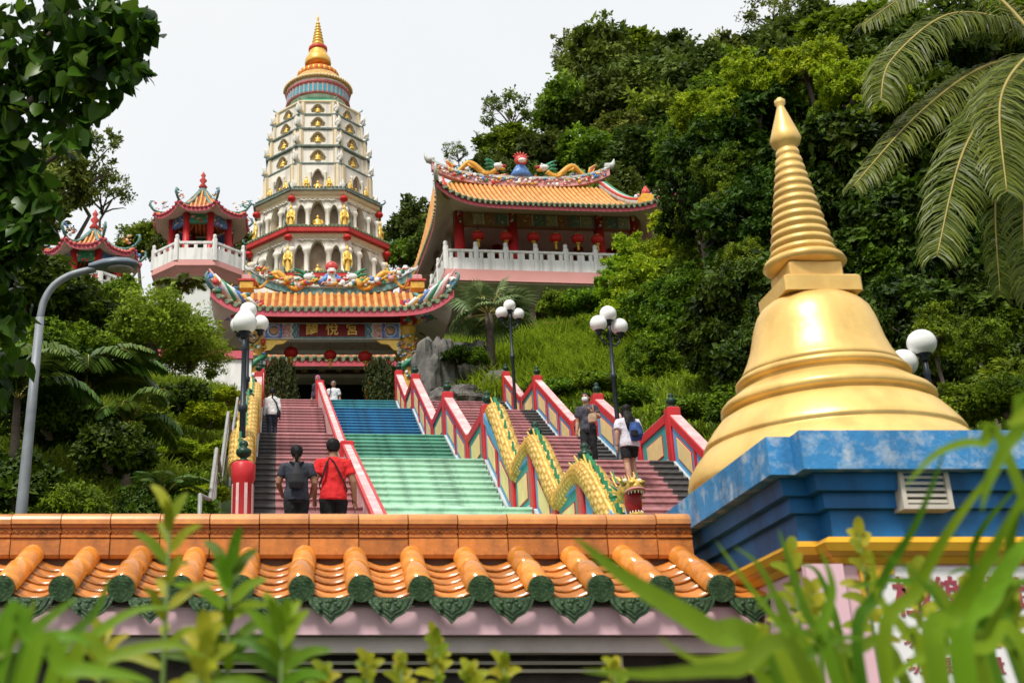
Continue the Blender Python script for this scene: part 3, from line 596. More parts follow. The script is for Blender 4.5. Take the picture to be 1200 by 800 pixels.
def roof_dragon(parent, x0, x1, z, L, r, y=0):
    """ridge dragon from tail x0 to head x1"""
    s = 1 if x1 > x0 else -1; n = 40; pts = []
    for i in range(n + 1):
        f = i / n; pts.append((x0 + (x1 - x0) * f, y + .03 * math.sin(f * 9), z + L * (.16 + .18 * math.sin(f * 2.3 * math.pi - 1.1)) * (.5 + .5 * min(1, f * 3))))
    b = MB(); b.tube(pts, [r * (.35 + .65 * min(1, i / n * 3)) for i in range(n + 1)], 9); bo = b.build('dragon', DRGB, parent)
    hx, hy, hz = pts[-1]; h = MB()
    h.sph((hx + s * r * 1.0, hy, hz + r * 1.4), (r * 1.9, r * 1.4, r * 1.2), 10, 7, 1); h.sph((hx + s * r * 2.8, hy, hz + r * 1.5), (r * 1.3, r * 1.0, r * .5), 9, 6, 3); h.sph((hx + s * r * 2.5, hy, hz + r * .4), (r * 1.1, r * .9, r * .35), 9, 6, 4)
    for q in (-1, 1): h.sph((hx + s * r * 1.8, hy + q * r * .9, hz + r * 2.2), r * .4, 7, 5, 1)
    h.build('dragon_head', ORNS, bo)
    mn = MB()
    for k in range(9): mn.tube([(hx, hy, hz + r * (k * .3)), (hx - s * r * 1.5, hy + (k % 3 - 1) * r, hz + r * (.6 + k * .4)), (hx - s * r * 3.2, hy + (k % 3 - 1) * r * 1.6, hz + r * (.2 + k * .55))], [r * .5, r * .4, r * .1], 5)
    mn.build('mane', ORNS[2], bo)
    for i in range(4, n, 3): p = pts[i]; MB().poly([(p[0] - r * .5, hy - .01, p[2] + r * .7), (p[0] + r * .5, hy - .01, p[2] + r * .7), (p[0] - s * r * .5, hy - .01, p[2] + r * 1.7)], (0, .02, 0)).build('spine', ORNS[2], bo)
    for k in range(5):
        a = 1.2 + k * .35; MB().tube([pts[0], (x0 - s * r * 1.5 * math.sin(a) , y, pts[0][2] + r * 2.0 * (k * .4)), (x0 - s * r * (1.5 + .5 * k), y, pts[0][2] + r * (1.5 + k * .9))], [r * .4, r * .4, r * .05], 5).build('tail_flame', ORNS[3 if k % 2 else 4], bo)
    for i in (13, 26):
        p = pts[i]; MB().tube([p, (p[0] + s * r, p[1] - r, p[2] - r * 1.5), (p[0] + s * r * 2.4, p[1] - r, p[2] - r * 2)], [r * .6, r * .45, r * .2], 6).build('claw', DRGB, bo)

class Roof:
    """hipped Chinese roof: ridge along x, concave slopes, upturned corners. local z given"""
    def __init__(s, we, de, wr, zr_, ze, up, cx=0, cy=0):
        s.we, s.de, s.wr, s.zr, s.ze, s.up, s.cx, s.cy = we, de, wr, zr_, ze, up, cx, cy
    def g(s, r): return 1 - max(0, 1 - r) ** 1.45
    def pt(s, side, t, r):                                     # side 0 front 1 right 2 back 3 left; t in -1..1
        z = s.zr + (s.ze - s.zr) * s.g(r) + s.up * r ** 3 * abs(t) ** 7
        fl = 1 + .05 * s.up * r ** 3 * abs(t) ** 4
        if side in (0, 2):
            sg = -1 if side == 0 else 1; return Vector((s.cx + t * (s.wr + (s.we - s.wr) * r) * fl, s.cy + sg * s.de * r * fl, z))
        sg = 1 if side == 1 else -1; return Vector((s.cx + sg * (s.wr + (s.we - s.wr) * r) * fl, s.cy + t * s.de * r * fl, z))
    def build(s, par, sp, br, fh=.28, soff_in=.5, tiles='temple', sides=(0, 1, 2, 3), soff_z=None, inner=None):
        sh = MB(); rows = MB(); ends = MB(); fa = MB(); so = MB()
        for sd in sides:
            sh.grid(lambda u, v: s.pt(sd, u * 2 - 1, v), 40, 10)
            hw = s.we if sd in (0, 2) else s.de; h0 = s.wr if sd in (0, 2) else 0
            n = int(hw / sp)
            for i in range(-n, n + 1):
                x = i * sp; r0 = 0 if abs(x) <= h0 else (abs(x) - h0) / (hw - h0)
                if r0 > .93: continue
                vs = []; K = 9
                for k in range(K + 1):
                    r = r0 + (1.005 - r0) * k / K; t = x / max(1e-4, h0 + (hw - h0) * r); p = s.pt(sd, t, r); q = s.pt(sd, t, r + .02)
                    tn = (q - p).normalized(); sdv = Vector((1, 0, 0)) if sd in (0, 2) else Vector((0, 1, 0)); nn = sdv.cross(tn); nn = nn if nn.z > 0 else -nn
                    for a in range(5): an = math.pi * a / 4; vs.append(p + sdv * br * math.cos(an) + nn * br * math.sin(an))
                rows.add(vs, [(k * 5 + a, k * 5 + a + 1, k * 5 + a + 6, k * 5 + a + 5) for k in range(K) for a in range(4)], 0, True)
                e = s.pt(sd, x / hw, 1.0); ends.sph(e + Vector((0, 0, br * .2)), (br * 1.25,) * 3, 7, 5); 
                if abs(x + sp / 2) < hw: e = s.pt(sd, (x + sp / 2) / hw, 1.0); ends.poly([e + (Vector((q_, 0, w_)) if sd in (0, 2) else Vector((0, q_, w_))) for q_, w_ in ((-sp * .4, br * .5), (-sp * .3, -br * 1.2), (0, -br * 2.2), (sp * .3, -br * 1.2), (sp * .4, br * .5))], Vector((0, .03, 0)) if sd in (0, 2) else Vector((.03, 0, 0)))
            def fe(u, v):
                p = s.pt(sd, (u * 2 - 1), .985); p.z -= .05 + fh * v; return p
            fa.grid(fe, 40, 1)
            def sf(u, v):
                p = s.pt(sd, u * 2 - 1, .985); p.z -= .05 + fh * (.92); c = s.pt(sd, u * 2 - 1, soff_in); c.z = soff_z if soff_z is not None else s.ze - .12
                if inner: tt = u * 2 - 1; c = Vector((s.cx + tt * inner[0], s.cy + (-1 if sd == 0 else 1) * inner[1], c.z)) if sd in (0, 2) else Vector((s.cx + (1 if sd == 1 else -1) * inner[0], s.cy + tt * inner[1], c.z))
                k = v; return p.lerp(c, k) + Vector((0, 0, .12 * math.sin(math.pi * v)))
            so.grid(sf, 40, 6)
        ro = sh.build('roof', TILEO, par); b = rows.build('tile_rows', TILEB, ro); b['kind'] = 'stuff'; e = ends.build('eave_tiles', TILEG, ro); e['kind'] = 'stuff'
        fa.build('fascia', FASC, ro); so.build('soffit', SOFF, ro); s.ro = ro; return ro
    def hips(s, rad, curl, mat=None, orn=0, fronts=((0, -1), (0, 1), (2, -1), (2, 1))):
        for sd, t in fronts:
            pts = [s.pt(sd, t, r / 12) + Vector((0, 0, rad * .8)) for r in range(0, 13)]; d = (pts[-1] - pts[-2]).normalized(); e = pts[-1]; o = Vector((d.x, d.y, 0)).normalized()
            cur = [e + o * curl * .35 + Vector((0, 0, curl * .25)), e + o * curl * .55 + Vector((0, 0, curl * .7)), e + o * curl * .35 + Vector((0, 0, curl * 1.05)), e + o * curl * .1 + Vector((0, 0, curl * .9))]
            MB().tube(pts + cur, [rad] * 13 + [rad * .8, rad * .6, rad * .4, rad * .15], 8).build('hip_ridge', mat or TEALR, s.ro)
            if orn: ornament(s.ro, lambda f: s.pt(sd, t, .45 + .55 * f) + Vector((random.uniform(-.1, .1), random.uniform(-.1, .1), rad + random.random() ** 1.5 * orn * 3.5)), 46, orn * .8)
    def ridge(s, h, th, up, over=.06, mats=None, swallow=True):
        mats = mats or [RIDGE, TEALR]; w_ = s.wr * (1 + over); n = 30; m = MB()
        def zc(x): return s.zr + up * abs(x / w_) ** 3.4
        lo = []; 
        for (a, b, t2, mi) in ((-.12, h * .72, th, 1), (h * .722, h, th * 1.35, 0)):
            vs = []
            for i in range(n + 1):
                x = -w_ + 2 * w_ * i / n; z = zc(x)
                for yy, zz in ((-t2, a), (t2, a), (t2, b), (-t2, b)): vs.append((s.cx + x, s.cy + yy, z + zz))
            fs = [(i * 4 + k, (i + 1) * 4 + k, (i + 1) * 4 + (k + 1) % 4, i * 4 + (k + 1) % 4) for i in range(n) for k in range(4)] + [(3, 2, 1, 0), (n * 4, n * 4 + 1, n * 4 + 2, n * 4 + 3)]
            m.add(vs, fs, mi)
        ro = m.build('ridge', mats, s.ro); s.zc = zc
        if swallow:
            for sg in (-1, 1):
                x = sg * w_; z = zc(x)
                MB().tube([(s.cx + x * .97, s.cy, z + h), (s.cx + x * 1.04, s.cy, z + h * 1.15), (s.cx + x * 1.06, s.cy, z + h * 1.5), (s.cx + x * 1.075, s.cy, z + h * 2.1)], [th * 1.3, th * 1.1, th * .7, th * .1], 7).build('ridge_tip', mats[0], ro)
        return ro

# red paper lantern, shared pieces
LANR = M('lantern_red', (.50, .02, .015), .5, .1, 6); TASS = M('tassel_gold', (.70, .42, .06), .6, .15, 12)
lp = []
for i in range(13): b = -1.25 + 2.5 * i / 12; lp.append((.36 * math.cos(b) * (1 if i % 2 else .97) + .03, .30 * math.sin(b)))
lan_b = MB().lathe(lp, 20).mesh('lantern_body', LANR)
for p in lan_b.polygons: pass
lan_c = MB().lathe([(.14, -.03), (.15, .03), (.0, .04)], 12).mesh('lantern_cap', TASS)
lan_t = MB().lathe([(.02, .1), (.05, .06), (.06, 0), (.09, -.35), (.0, -.36)], 10).mesh('tassel', TASS)
lan_w = MB().tube([(0, 0, 0), (0, 0, .6)], .012, 5).mesh('cord', DKGREY)
def lantern(label, p, s, group):
    t = thing('red_lantern', label, 'lantern', p, 0, group, s)
    link('paper_body', lan_b, t); link('top_cap', lan_c, t, (0, 0, .3)); link('bottom_cap', lan_c, t, (0, 0, -.31)); link('tassel', lan_t, t, (0, 0, -.4)); link('cord', lan_w, t, (0, 0, .32))

# ------------------------------------------------------------------ gate at the head of the stairs
GY = 46.0; GX = P(389, 440, GY).x; GB = 12.0; u_ = px(GY, 17.5)
G = thing('temple_gate', 'ornate temple gate with orange tiled roof, dragon ridge and red name board', 'gate', (GX, GY, GB))
def gz(v, Y=GY): return zp(v, Y) - GB
ze = gz(362, GY - 2.2)
ro = Roof(137 * px(GY - 2.2, 18), 2.3, 93 * px(GY, 19), gz(343), ze, .85, 0, 0); RW = ro.we
ro.build(G, .30, .078, .3, .45, soff_z=gz(376), inner=((475 - 303) / 2 * u_ + .2, .95))
ro.hips(.10, .5, TEALR, .16, ((0, -1), (0, 1)))
ro.ridge(.24, .1, .75, .02)
WR = ro.wr
roof_dragon(G, -WR * .92, -WR * .33, gz(343) + .2, 1.9, .155, -.05); roof_dragon(G, WR * .92, WR * .3, gz(343) + .2, 1.9, .155, -.05)
ornament(G, lambda f: ((f * 2 - 1) * WR * .95, -.2 + random.uniform(-.08, .08), ro.zc((f * 2 - 1) * WR) + .2 + random.uniform(0, .3)), 150, .12)
pm = MB(); pm.sph((0, -.1, gz(314)), (.27, .2, .25), 14, 10, 3); pm.sph((0, -.3, gz(321)), (.2, .12, .14), 10, 7, 1); pm.sph((0, -.35, gz(323)), (.12, .1, .05), 8, 5, 3)
for q in (-1, 1): pm.sph((.1 * q, -.38, gz(319)), .04, 6, 4, 1); pm.tube([(.12 * q, -.1, gz(324)), (.25 * q, -.1, gz(329)), (.45 * q, -.1, gz(333)), (.7 * q, -.1, gz(331))], [.14, .17, .15, .05], 7, 0)
pm.loft([((0, -.1, gz(336)), .4, .2), ((0, -.1, gz(330)), .28, .2), ((0, -.12, gz(322)), .2, .16)], 10, 1); pm.build('fire_mask', ORNS, G)
for sg in (-1, 1):                                             # little pavilion blocks at the slope ends, wing crests on the corners
    x = sg * WR * 1.04; b = MB(); b.bev(x - .28, x + .28, -1.75, -1.25, gz(356), gz(348), .03, 4); b.box(x - .34, x + .34, -1.8, -1.2, gz(348) + .003, gz(346), 3); b.bev(x - .2, x + .2, -1.7, -1.3, gz(346) + .003, gz(340), .03, 5); b.build('ridge_block', ORNS, G)
    cr = MB()
    for k in range(7): cr.tube([(sg * (RW - 1.6 + k * .2), -2.0, ze + .2 + .06 * k), (sg * (RW - 1.3 + k * .2), -2.05, ze + .5 + .12 * k), (sg * (RW - 1.15 + k * .24), -2.1, ze + .45 + .22 * k)], [.12, .1, .03], 6, (1, 4, 0, 1, 2, 1, 5)[k])
    cr.build('wing_crest', ORNS, G)
# columns with coiled dragons
COLY = M('ochre_column', (.60, .34, .05), .45, .2, 5)
colx = (475 - 303) / 2 * u_
for sx in (-1, 1):
    for cy in (-1.1, 1.6):
        c = MB(); c.lathe([(.42, 0), (.42, .2), (.31, .3), (.29, gz(402)), (.36, gz(399)), (.36, gz(395))], 18, (sx * colx, cy, 0)); co = c.build('column', COLY, G)
        cc = MB(); cc.box(sx * colx - .27, sx * colx + .27, cy - .27, cy + .27, gz(395) + .002, gz(366)); cc.build('column_head', RED, co)
        if cy < 0:
            hel = [(sx * colx + .36 * math.cos(a), cy + .36 * math.sin(a), .4 + a * .27) for a in np.linspace(0, 13.5, 90)]
            MB().tube(hel, [.05 + .06 * min(1, i / 15) for i in range(90)], 7).build('coiled_dragon', ORNS[2], co)
            ornament(co, lambda f: (sx * colx + .36 * math.cos(f * 9973), cy + .36 * math.sin(f * 9973), .4 + f * 4.1), 330, .085)
            ornament(co, lambda f: (sx * colx + random.uniform(-.12, .12), cy - .3, gz(394) + f * (gz(368) - gz(394))), 24, .1)
            ornament(co, lambda f: (sx * (colx + .3 + f * 1.0), cy - .05, gz(383) + random.uniform(-.25, .15) * (1.2 - f)), 40, .13, 'bracket')
# painted beam and name board
BEAMD = M('umber_beam', (.42, .31, .25), .6, .2, 4)
zb0, zb1 = gz(397, GY - 1.3), gz(378, GY - 1.3)
bm = MB(); bm.box(-colx + .28, colx - .28, -1.28, -.92, zb0, zb1); bo = bm.build('beam', M('cream_beam', (.62, .56, .46), .5, .1, 6), G)
bw = colx - .28; by = -1.284
def strip(x0_, x1_, z0_, z1_, mat, d=.012, name='beam_panel'): return MB().box(x0_, x1_, by - d, by - .001, z0_, z1_).build(name, mat, bo)
sbw = 38.5 * px(GY - 1.3, 16.8)
strip(-sbw - .1, sbw + .1, zb0 + .03, zb1 - .03, TEALR, .01); sb = strip(-sbw, sbw, zb0 + .1, zb1 - .07, M('deep_maroon_board', (.19, .012, .012), .4, .15, 4), .02, 'name_board')
for i, ch in enumerate('醒悅宮'): link('lettering', glyph_mesh(ch, .52, .015, GOLDL), sb, ((i - 1) * 23.5 * px(GY - 1.3, 16.8), by - .03, (zb0 + zb1) / 2 + .02), (R(90), 0, 0))
for sg in (-1, 1):
    for i, (x, c) in enumerate(((.14, 0), (.22, 2), (.30, 1), (.75, 0), (.83, 5))):
        pts = [(sg * (sbw + x) + .045 * math.sin(k * 1.6 + i), by - .012, zb0 + .04 + (zb1 - zb0 - .08) * k / 8) for k in range(9)]; MB().tube(pts, .028, 5).build('wave_band', ORNS[c], bo)
    q = sg * (sbw + .52); strip(q - .16, q + .16, zb0 + .08, zb1 - .08, ORNS[5], .008); ornament(bo, lambda f: (q + random.uniform(-.14, .14), by - .02, zb0 + .1 + f * (zb1 - zb0 - .2)), 14, .045)
    q = sg * (bw - .42); strip(q - .34, q + .34, zb0 + .05, zb1 - .05, ORNS[0], .006)
    for r, c in ((.27, 1), (.21, 0), (.15, 4), (.08, 5)): MB().lathe([(r, 0), (r, .012)], 18).build('rosette', ORNS[c], bo, (q, by - .008 - (.3 - r) * .06, (zb0 + zb1) / 2), (R(90), 0, 0))
    MB().poly([(sg * (bw - .01), -1.2, zb0 - .003), (sg * (bw - 1.0), -1.2, zb0 - .003), (sg * (bw - .8), -1.2, zb0 - .16), (sg * (bw - .5), -1.2, zb0 - .2), (sg * (bw - .3), -1.2, zb0 - .42), (sg * (bw - .01), -1.2, zb0 - .5)], (0, .12, 0)).build('gilt_bracket', GOLDL, G)
MB().box(-colx - .1, colx + .1, .3, 1.9, gz(392, GY), gz(388, GY)).build('ceiling', BEAMD, G)

# inner hall behind the gate
IY = 52.; IH = thing('inner_hall', 'shadowed inner hall with pale tile eave and dark doorway behind the gate', 'hall', (GX, IY, 12.0))
def iz(v, Y=IY): return zp(v, Y) - 12.0
iu = px(IY, 16)
ir = Roof(4.6, 2.0, 3.6, iz(405), iz(419, IY - 2), .1, 0, 0); ir.build(IH, .36, .09, .34, .5, inner=(3.9, .6))
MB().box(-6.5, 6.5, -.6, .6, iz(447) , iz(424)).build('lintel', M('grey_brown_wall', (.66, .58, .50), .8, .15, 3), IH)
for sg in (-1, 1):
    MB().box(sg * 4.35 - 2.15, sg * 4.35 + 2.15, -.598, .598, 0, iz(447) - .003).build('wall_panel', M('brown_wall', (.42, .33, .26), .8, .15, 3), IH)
    MB().box(sg * 2.2 - .13, sg * 2.2 + .13, -.72, -.6, 0, iz(440)).build('door_jamb', M('grey_jamb', (.5, .5, .52), .6, .1, 3), IH)
    c = MB(); c.lathe([(.16, 0), (.14, .1), (.14, iz(446)), (.2, iz(444))], 12, (sg * 2.62, -.85, 0)); c.build('gilt_pillar', GOLDL, IH)
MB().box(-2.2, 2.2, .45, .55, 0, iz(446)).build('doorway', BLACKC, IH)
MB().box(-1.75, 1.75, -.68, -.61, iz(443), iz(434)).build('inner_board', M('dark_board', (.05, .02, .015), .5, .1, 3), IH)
for i, ch in enumerate('極樂本園'): link('lettering', glyph_mesh(ch, .34, .01, M('dull_gold', (.62, .40, .12), .5, .1, 4)), IH, (-1.2 + i * .8, -.69, iz(438.5)), (R(90), 0, 0))
for i, (u, v, s) in enumerate(((341, 413, 1.0), (387, 416, .9), (428, 418, 1.0))):
    lantern('red paper lantern with gold tassel hanging inside the temple gate', P(u, v, GY - .2), .76 * s, 'lanterns in the gate')

# ------------------------------------------------------------------ figures of gilded plaster
def standing_me(seed=0):
    m = MB(); m.loft([((0, 0, 0), .17, .13), ((0, 0, .06), .155, .12), ((0, 0, .3), .12, .095), ((0, 0, .52), .105, .085), ((0, 0, .66), .13, .09), ((0, 0, .76), .155, .085), ((0, 0, .81), .07, .06), ((0, 0, .84), .05, .05)], 12)
    m.sph((0, -.01, .905), (.065, .07, .085), 10, 8)
    for s in (-1, 1): m.tube([(s * .14, 0, .76), (s * .19, -.02, .6), (s * .14, -.1, .5), (s * .03, -.13, .56)], [.045, .05, .045, .03], 7); m.tube([(s * .17, -.03, .6), (s * .19, -.04, .4), (s * .17, -.04, .22)], [.05, .06, .03], 6)
    m.lathe([(.045, .97), (.03, 1.0), (.0, 1.03)], 8); return m.mesh('figure', GOLDL)
def seated_me():
    m = MB(); m.lathe([(.40, 0), (.44, .05), (.40, .1), (.42, .14), (.36, .18)], 14, sy=.75)
    m.loft([((0, -.03, .17), .38, .25), ((0, -.03, .25), .36, .23), ((0, 0, .34), .2, .16), ((0, .02, .5), .17, .13), ((0, .02, .66), .21, .13), ((0, .02, .72), .09, .08), ((0, .02, .75), .06, .06)], 12)
    m.sph((0, .01, .84), (.085, .09, .11), 10, 8); m.lathe([(.05, .93), (.035, .97), (0, 1.02)], 8, (0, .02, 0))
    for s in (-1, 1): m.tube([(s * .2, .02, .66), (s * .26, 0, .48), (s * .16, -.16, .36), (s * .03, -.2, .34)], [.06, .06, .05, .035], 7)
    return m.mesh('figure', GOLDL)
STAND, SEAT = standing_me(), seated_me()

# ------------------------------------------------------------------ ten-thousand-figure pagoda
PW = M('pagoda_white', (.80, .75, .655), .6, .05, .8, dirt=(.52, .46, .36), dirt_amt=.4, dirt_scale=.6, streak=((.32, .29, .24), .55, 2.2))
PCR = M('pagoda_cream', (.72, .60, .40), .6, .1, 1.5); PGR = M('pagoda_green_edge', (.13, .17, .14), .5, .35, 3, dirt=(.35, .33, .26), dirt_amt=.7, dirt_scale=2)
NICH = M('niche_brown', (.36, .27, .20), .8, .2, 2); NICHG = M('niche_ochre', (.68, .52, .28), .6, .15, 3); EMER = M('emerald_glaze', (.03, .33, .19), .3, .25, 2); TEALW = M('teal_window_glass', (.06, .30, .36), .2, .3, 3)
YA = 80.; AXX = P(372.5, 200, YA).x; PZ0 = 31.0
PG = thing('white_pagoda', 'tall white octagonal pagoda with gold figures, tiers and gilded spire', 'pagoda', (AXX, YA, PZ0))
def tier(v, half):
    Rr = 5.
    for _ in range(4): z = zp(v, YA - .924 * Rr); Rr = half * px(YA, z) / .924
    return Rr, z - PZ0
TIERS = [tier(*q) for q in ((322, 86), (268, 82.5), (223, 74), (192, 62.5), (171, 60), (151, 57), (134.5, 53), (119, 49.5))]
O8 = math.pi / 8
def oct_(name, prof, mat, par): return MB().lathe(prof, 8, (0, 0, 0), 0, False, ph=O8).build(name, mat, par)
def arched(wd, h, ops, dep):
    """wall panel with arched openings (xc, half, sill, spring, apex); front at y=0, reveals to y=dep"""
    m = MB(); x = -wd / 2
    def q(x0_, x1_, z0_, z1_):
        if x1_ - x0_ > 1e-3 and z1_ - z0_ > 1e-3: m.add([(x0_, 0, z0_), (x1_, 0, z0_), (x1_, 0, z1_), (x0_, 0, z1_)], [(0, 1, 2, 3)])
    for xc, hw, sl_, spg, ap in ops:
        q(x, xc - hw, 0, h); q(xc - hw, xc + hw, 0, sl_); n = 10
        cur = [(xc - hw + 2 * hw * i / n, spg + (ap - spg) * (1 - abs(2 * i / n - 1) ** 1.8) ** .75) for i in range(n + 1)]
        vs = [(a, 0, b) for a, b in cur] + [(a, 0, h) for a, b in cur]; m.add(vs, [(i, i + 1, n + 2 + i, n + 1 + i) for i in range(n)])
        ol = [(xc - hw, sl_)] + cur + [(xc + hw, sl_)]; k = len(ol)
        m.add([(a, 0, b) for a, b in ol] + [(a, dep, b) for a, b in ol], [(i, (i + 1) % k, (i + 1) % k + k, i + k) for i in range(k)]); x = xc + hw
    q(x, wd / 2, 0, h); return m
def on_face(j, ap, x, y, z=0):                                 # panel coordinates to pagoda coordinates
    a = j * math.pi / 4; return (x * math.cos(a) + (ap - y) * math.sin(a), x * math.sin(a) - (ap - y) * math.cos(a), z)
FACES = (-3, -2, -1, 0, 1, 2, 3, 4)
WALLR = [0, 75, 67.5, 62, 57.5, 55.5, 52, 48]
lab_row = {1: 'lowest visible', 2: 'second', 3: 'third'}
for k in range(1, 8):
    z0, z1 = TIERS[k - 1][1], TIERS[k][1]; Rw = WALLR[k] * px(YA, (z0 + z1) / 2 + PZ0) / .924; ap = Rw * .924; wd = Rw * .765; h = z1 - z0
    oct_('inner_drum', [((ap - .7) / .924 if k < 3 else (ap - .3) / .924, z0 - .1), ((ap - .7) / .924 if k < 3 else (ap - .3) / .924, z1)], NICH if k < 4 else NICHG, PG)
    hw = wd / 2
    if k in (1, 2): ops = [(-hw * .66, hw * .17, 0, h * .52, h * .72), (0, hw * .3, 0, h * .55, h * .84), (hw * .66, hw * .17, 0, h * .52, h * .72)]
    elif k == 3: ops = [(0, hw * .26, .12, h * .5, h * .82)]
    else: ops = [(0, hw * .36, h * .3, h * .42, h * .84)]
    pm_ = arched(wd, h, ops, .68 if k < 3 else .28).mesh('wall_panel', PW)
    for j in FACES:
        a = j * math.pi / 4; po = link('wall_panel', pm_, PG, on_face(j, ap, 0, 0, z0), (0, 0, a))
        if j not in (-2, -1, 0, 1, 2): continue
        if k in (1, 2):
            for x in (-hw * .40, hw * .40, -hw * .92, hw * .92):
                r = .17 if k == 1 else .14
                c = MB(); c.lathe([(r * 1.5, 0), (r * 1.5, .12), (r, .2), (r * .9, h * .5), (r * 1.5, h * .55), (r * 1.7, h * .6), (r * 1.2, h * .64)], 10, on_face(j, ap, x, -.16, z0)); c.build('column', PW, PG)
            link('frieze', MB().box(-hw * .96, hw * .96, -.05, -.003, h * .86, h * .93).mesh('frieze', PCR), PG, on_face(j, ap, 0, 0, z0), (0, 0, a))
            for x in (-.55, -.2, .2, .55): orn = MB().tube([(-.35, 0, 0), (-.2, -.03, .12), (0, -.03, .0), (.2, -.03, .12), (.35, 0, 0)], [.03, .06, .07, .06, .03], 5).build('garland', PW, PG, on_face(j, ap, x * hw, -.05, z0 + h * .8), (0, 0, a))
        else:
            ar = MB(); xc, hh, sl_, spg, apx = ops[0]; n = 12
            ar.tube([(xc - hh + 2 * hh * i / n, -.02, spg + (apx - spg) * (1 - abs(2 * i / n - 1) ** 1.8) ** .75 + .05) for i in range(n + 1)], .055, 5); ar.build('arch_moulding', M('arch_grey', (.50, .44, .34), .6, .2, 3), PG, on_face(j, ap, 0, 0, z0), (0, 0, a))
        # figures
        if k in (1, 2):
            f = thing('seated_figure', f'golden seated figure in a central arch of the pagoda, {lab_row[k]} storey', 'statue', tuple(Vector((AXX, YA, PZ0)) + Vector(on_face(j, ap, 0, .42, z0 + .05 + (.35 if k == 2 else .1)))), a, 'figures in pagoda arches', h * (.42 if k == 2 else .32)); link('robe', SEAT, f)
            MB().box(-.5, .5, -.3, .3, -.3 / (h * .5), 0).build('plinth', PW, f)
        elif k == 3:
            f = thing('seated_figure', 'golden seated figure in a niche of the third pagoda storey', 'statue', tuple(Vector((AXX, YA, PZ0)) + Vector(on_face(j, ap, 0, .05, z0 + .12))), a, 'figures in pagoda niches', h * .44); link('robe', SEAT, f)
            for s in (-1, 1):
                f = thing('standing_figure', 'small golden standing figure on the third pagoda storey ledge', 'statue', tuple(Vector((AXX, YA, PZ0)) + Vector(on_face(j, ap, s * hw * .5, -.18, z0 + .06))), a, 'figures on third pagoda ledge', (h * .38, h * .38, h * .56)); link('robe', STAND, f)
                MB().lathe([(.09, 0), (.07, .1), (.07, h * .7), (.1, h * .75)], 8, on_face(j, ap, s * hw * .33, -.06, z0)).build('column', PW, PG)
        else: link('niche_figure', SEAT, PG, on_face(j, ap, 0, .06, z0 + h * .3), (0, 0, a), h * .42)
        for s in (-1, 1):                                      # corner pilasters with gilt edge
            if k >= 3: MB().box(s * hw * .86 - .1, s * hw * .86 + .1, -.09, -.004, .02, h - .02).build('pilaster', PCR if k % 2 else PW, PG, on_face(j, ap, 0, 0, z0), (0, 0, a)); MB().box(s * hw * .74 - .03, s * hw * .74 + .03, -.07, -.004, .02, h - .02).build('gilt_strip', NICHG, PG, on_face(j, ap, 0, 0, z0), (0, 0, a))
    # corner figures on the two big storeys
    for j in (-2, -1, 0, 1):
        a = (j + .5) * math.pi / 4
        if k in (1, 2):
            pr = Rw + .28; f = thing('corner_figure', f'tall golden robed figure standing at a corner of the pagoda, {lab_row[k]} storey', 'statue', (AXX + pr * math.sin(a), YA - pr * math.cos(a), PZ0 + z0 + .08), a, 'corner figures of the pagoda', (h * .46, h * .46, h * .64)); link('robe', STAND, f)
        if k >= 3:
            cr = MB(); cr.tube([(0, -.05, .1), (.0, -.22, .4), (.12, -.3, .7), (-.05, -.45, 1.0)], [.16, .2, .14, .02], 7, 0); cr.tube([(0, -.1, .2), (-.18, -.2, .5), (-.1, -.4, .8)], [.1, .12, .02], 6, 1); cr.sph((.08, -.16, .35), .14, 7, 5, 4); cr.sph((-.1, -.14, .15), .14, 7, 5, 1)
            cr.build('corner_ornament', [PW, ORNS[1], ORNS[2], ORNS[3], GOLDL, ORNS[5]], PG, (Rw * math.sin(a), -Rw * math.cos(a), z0 + .05), (0, 0, a))
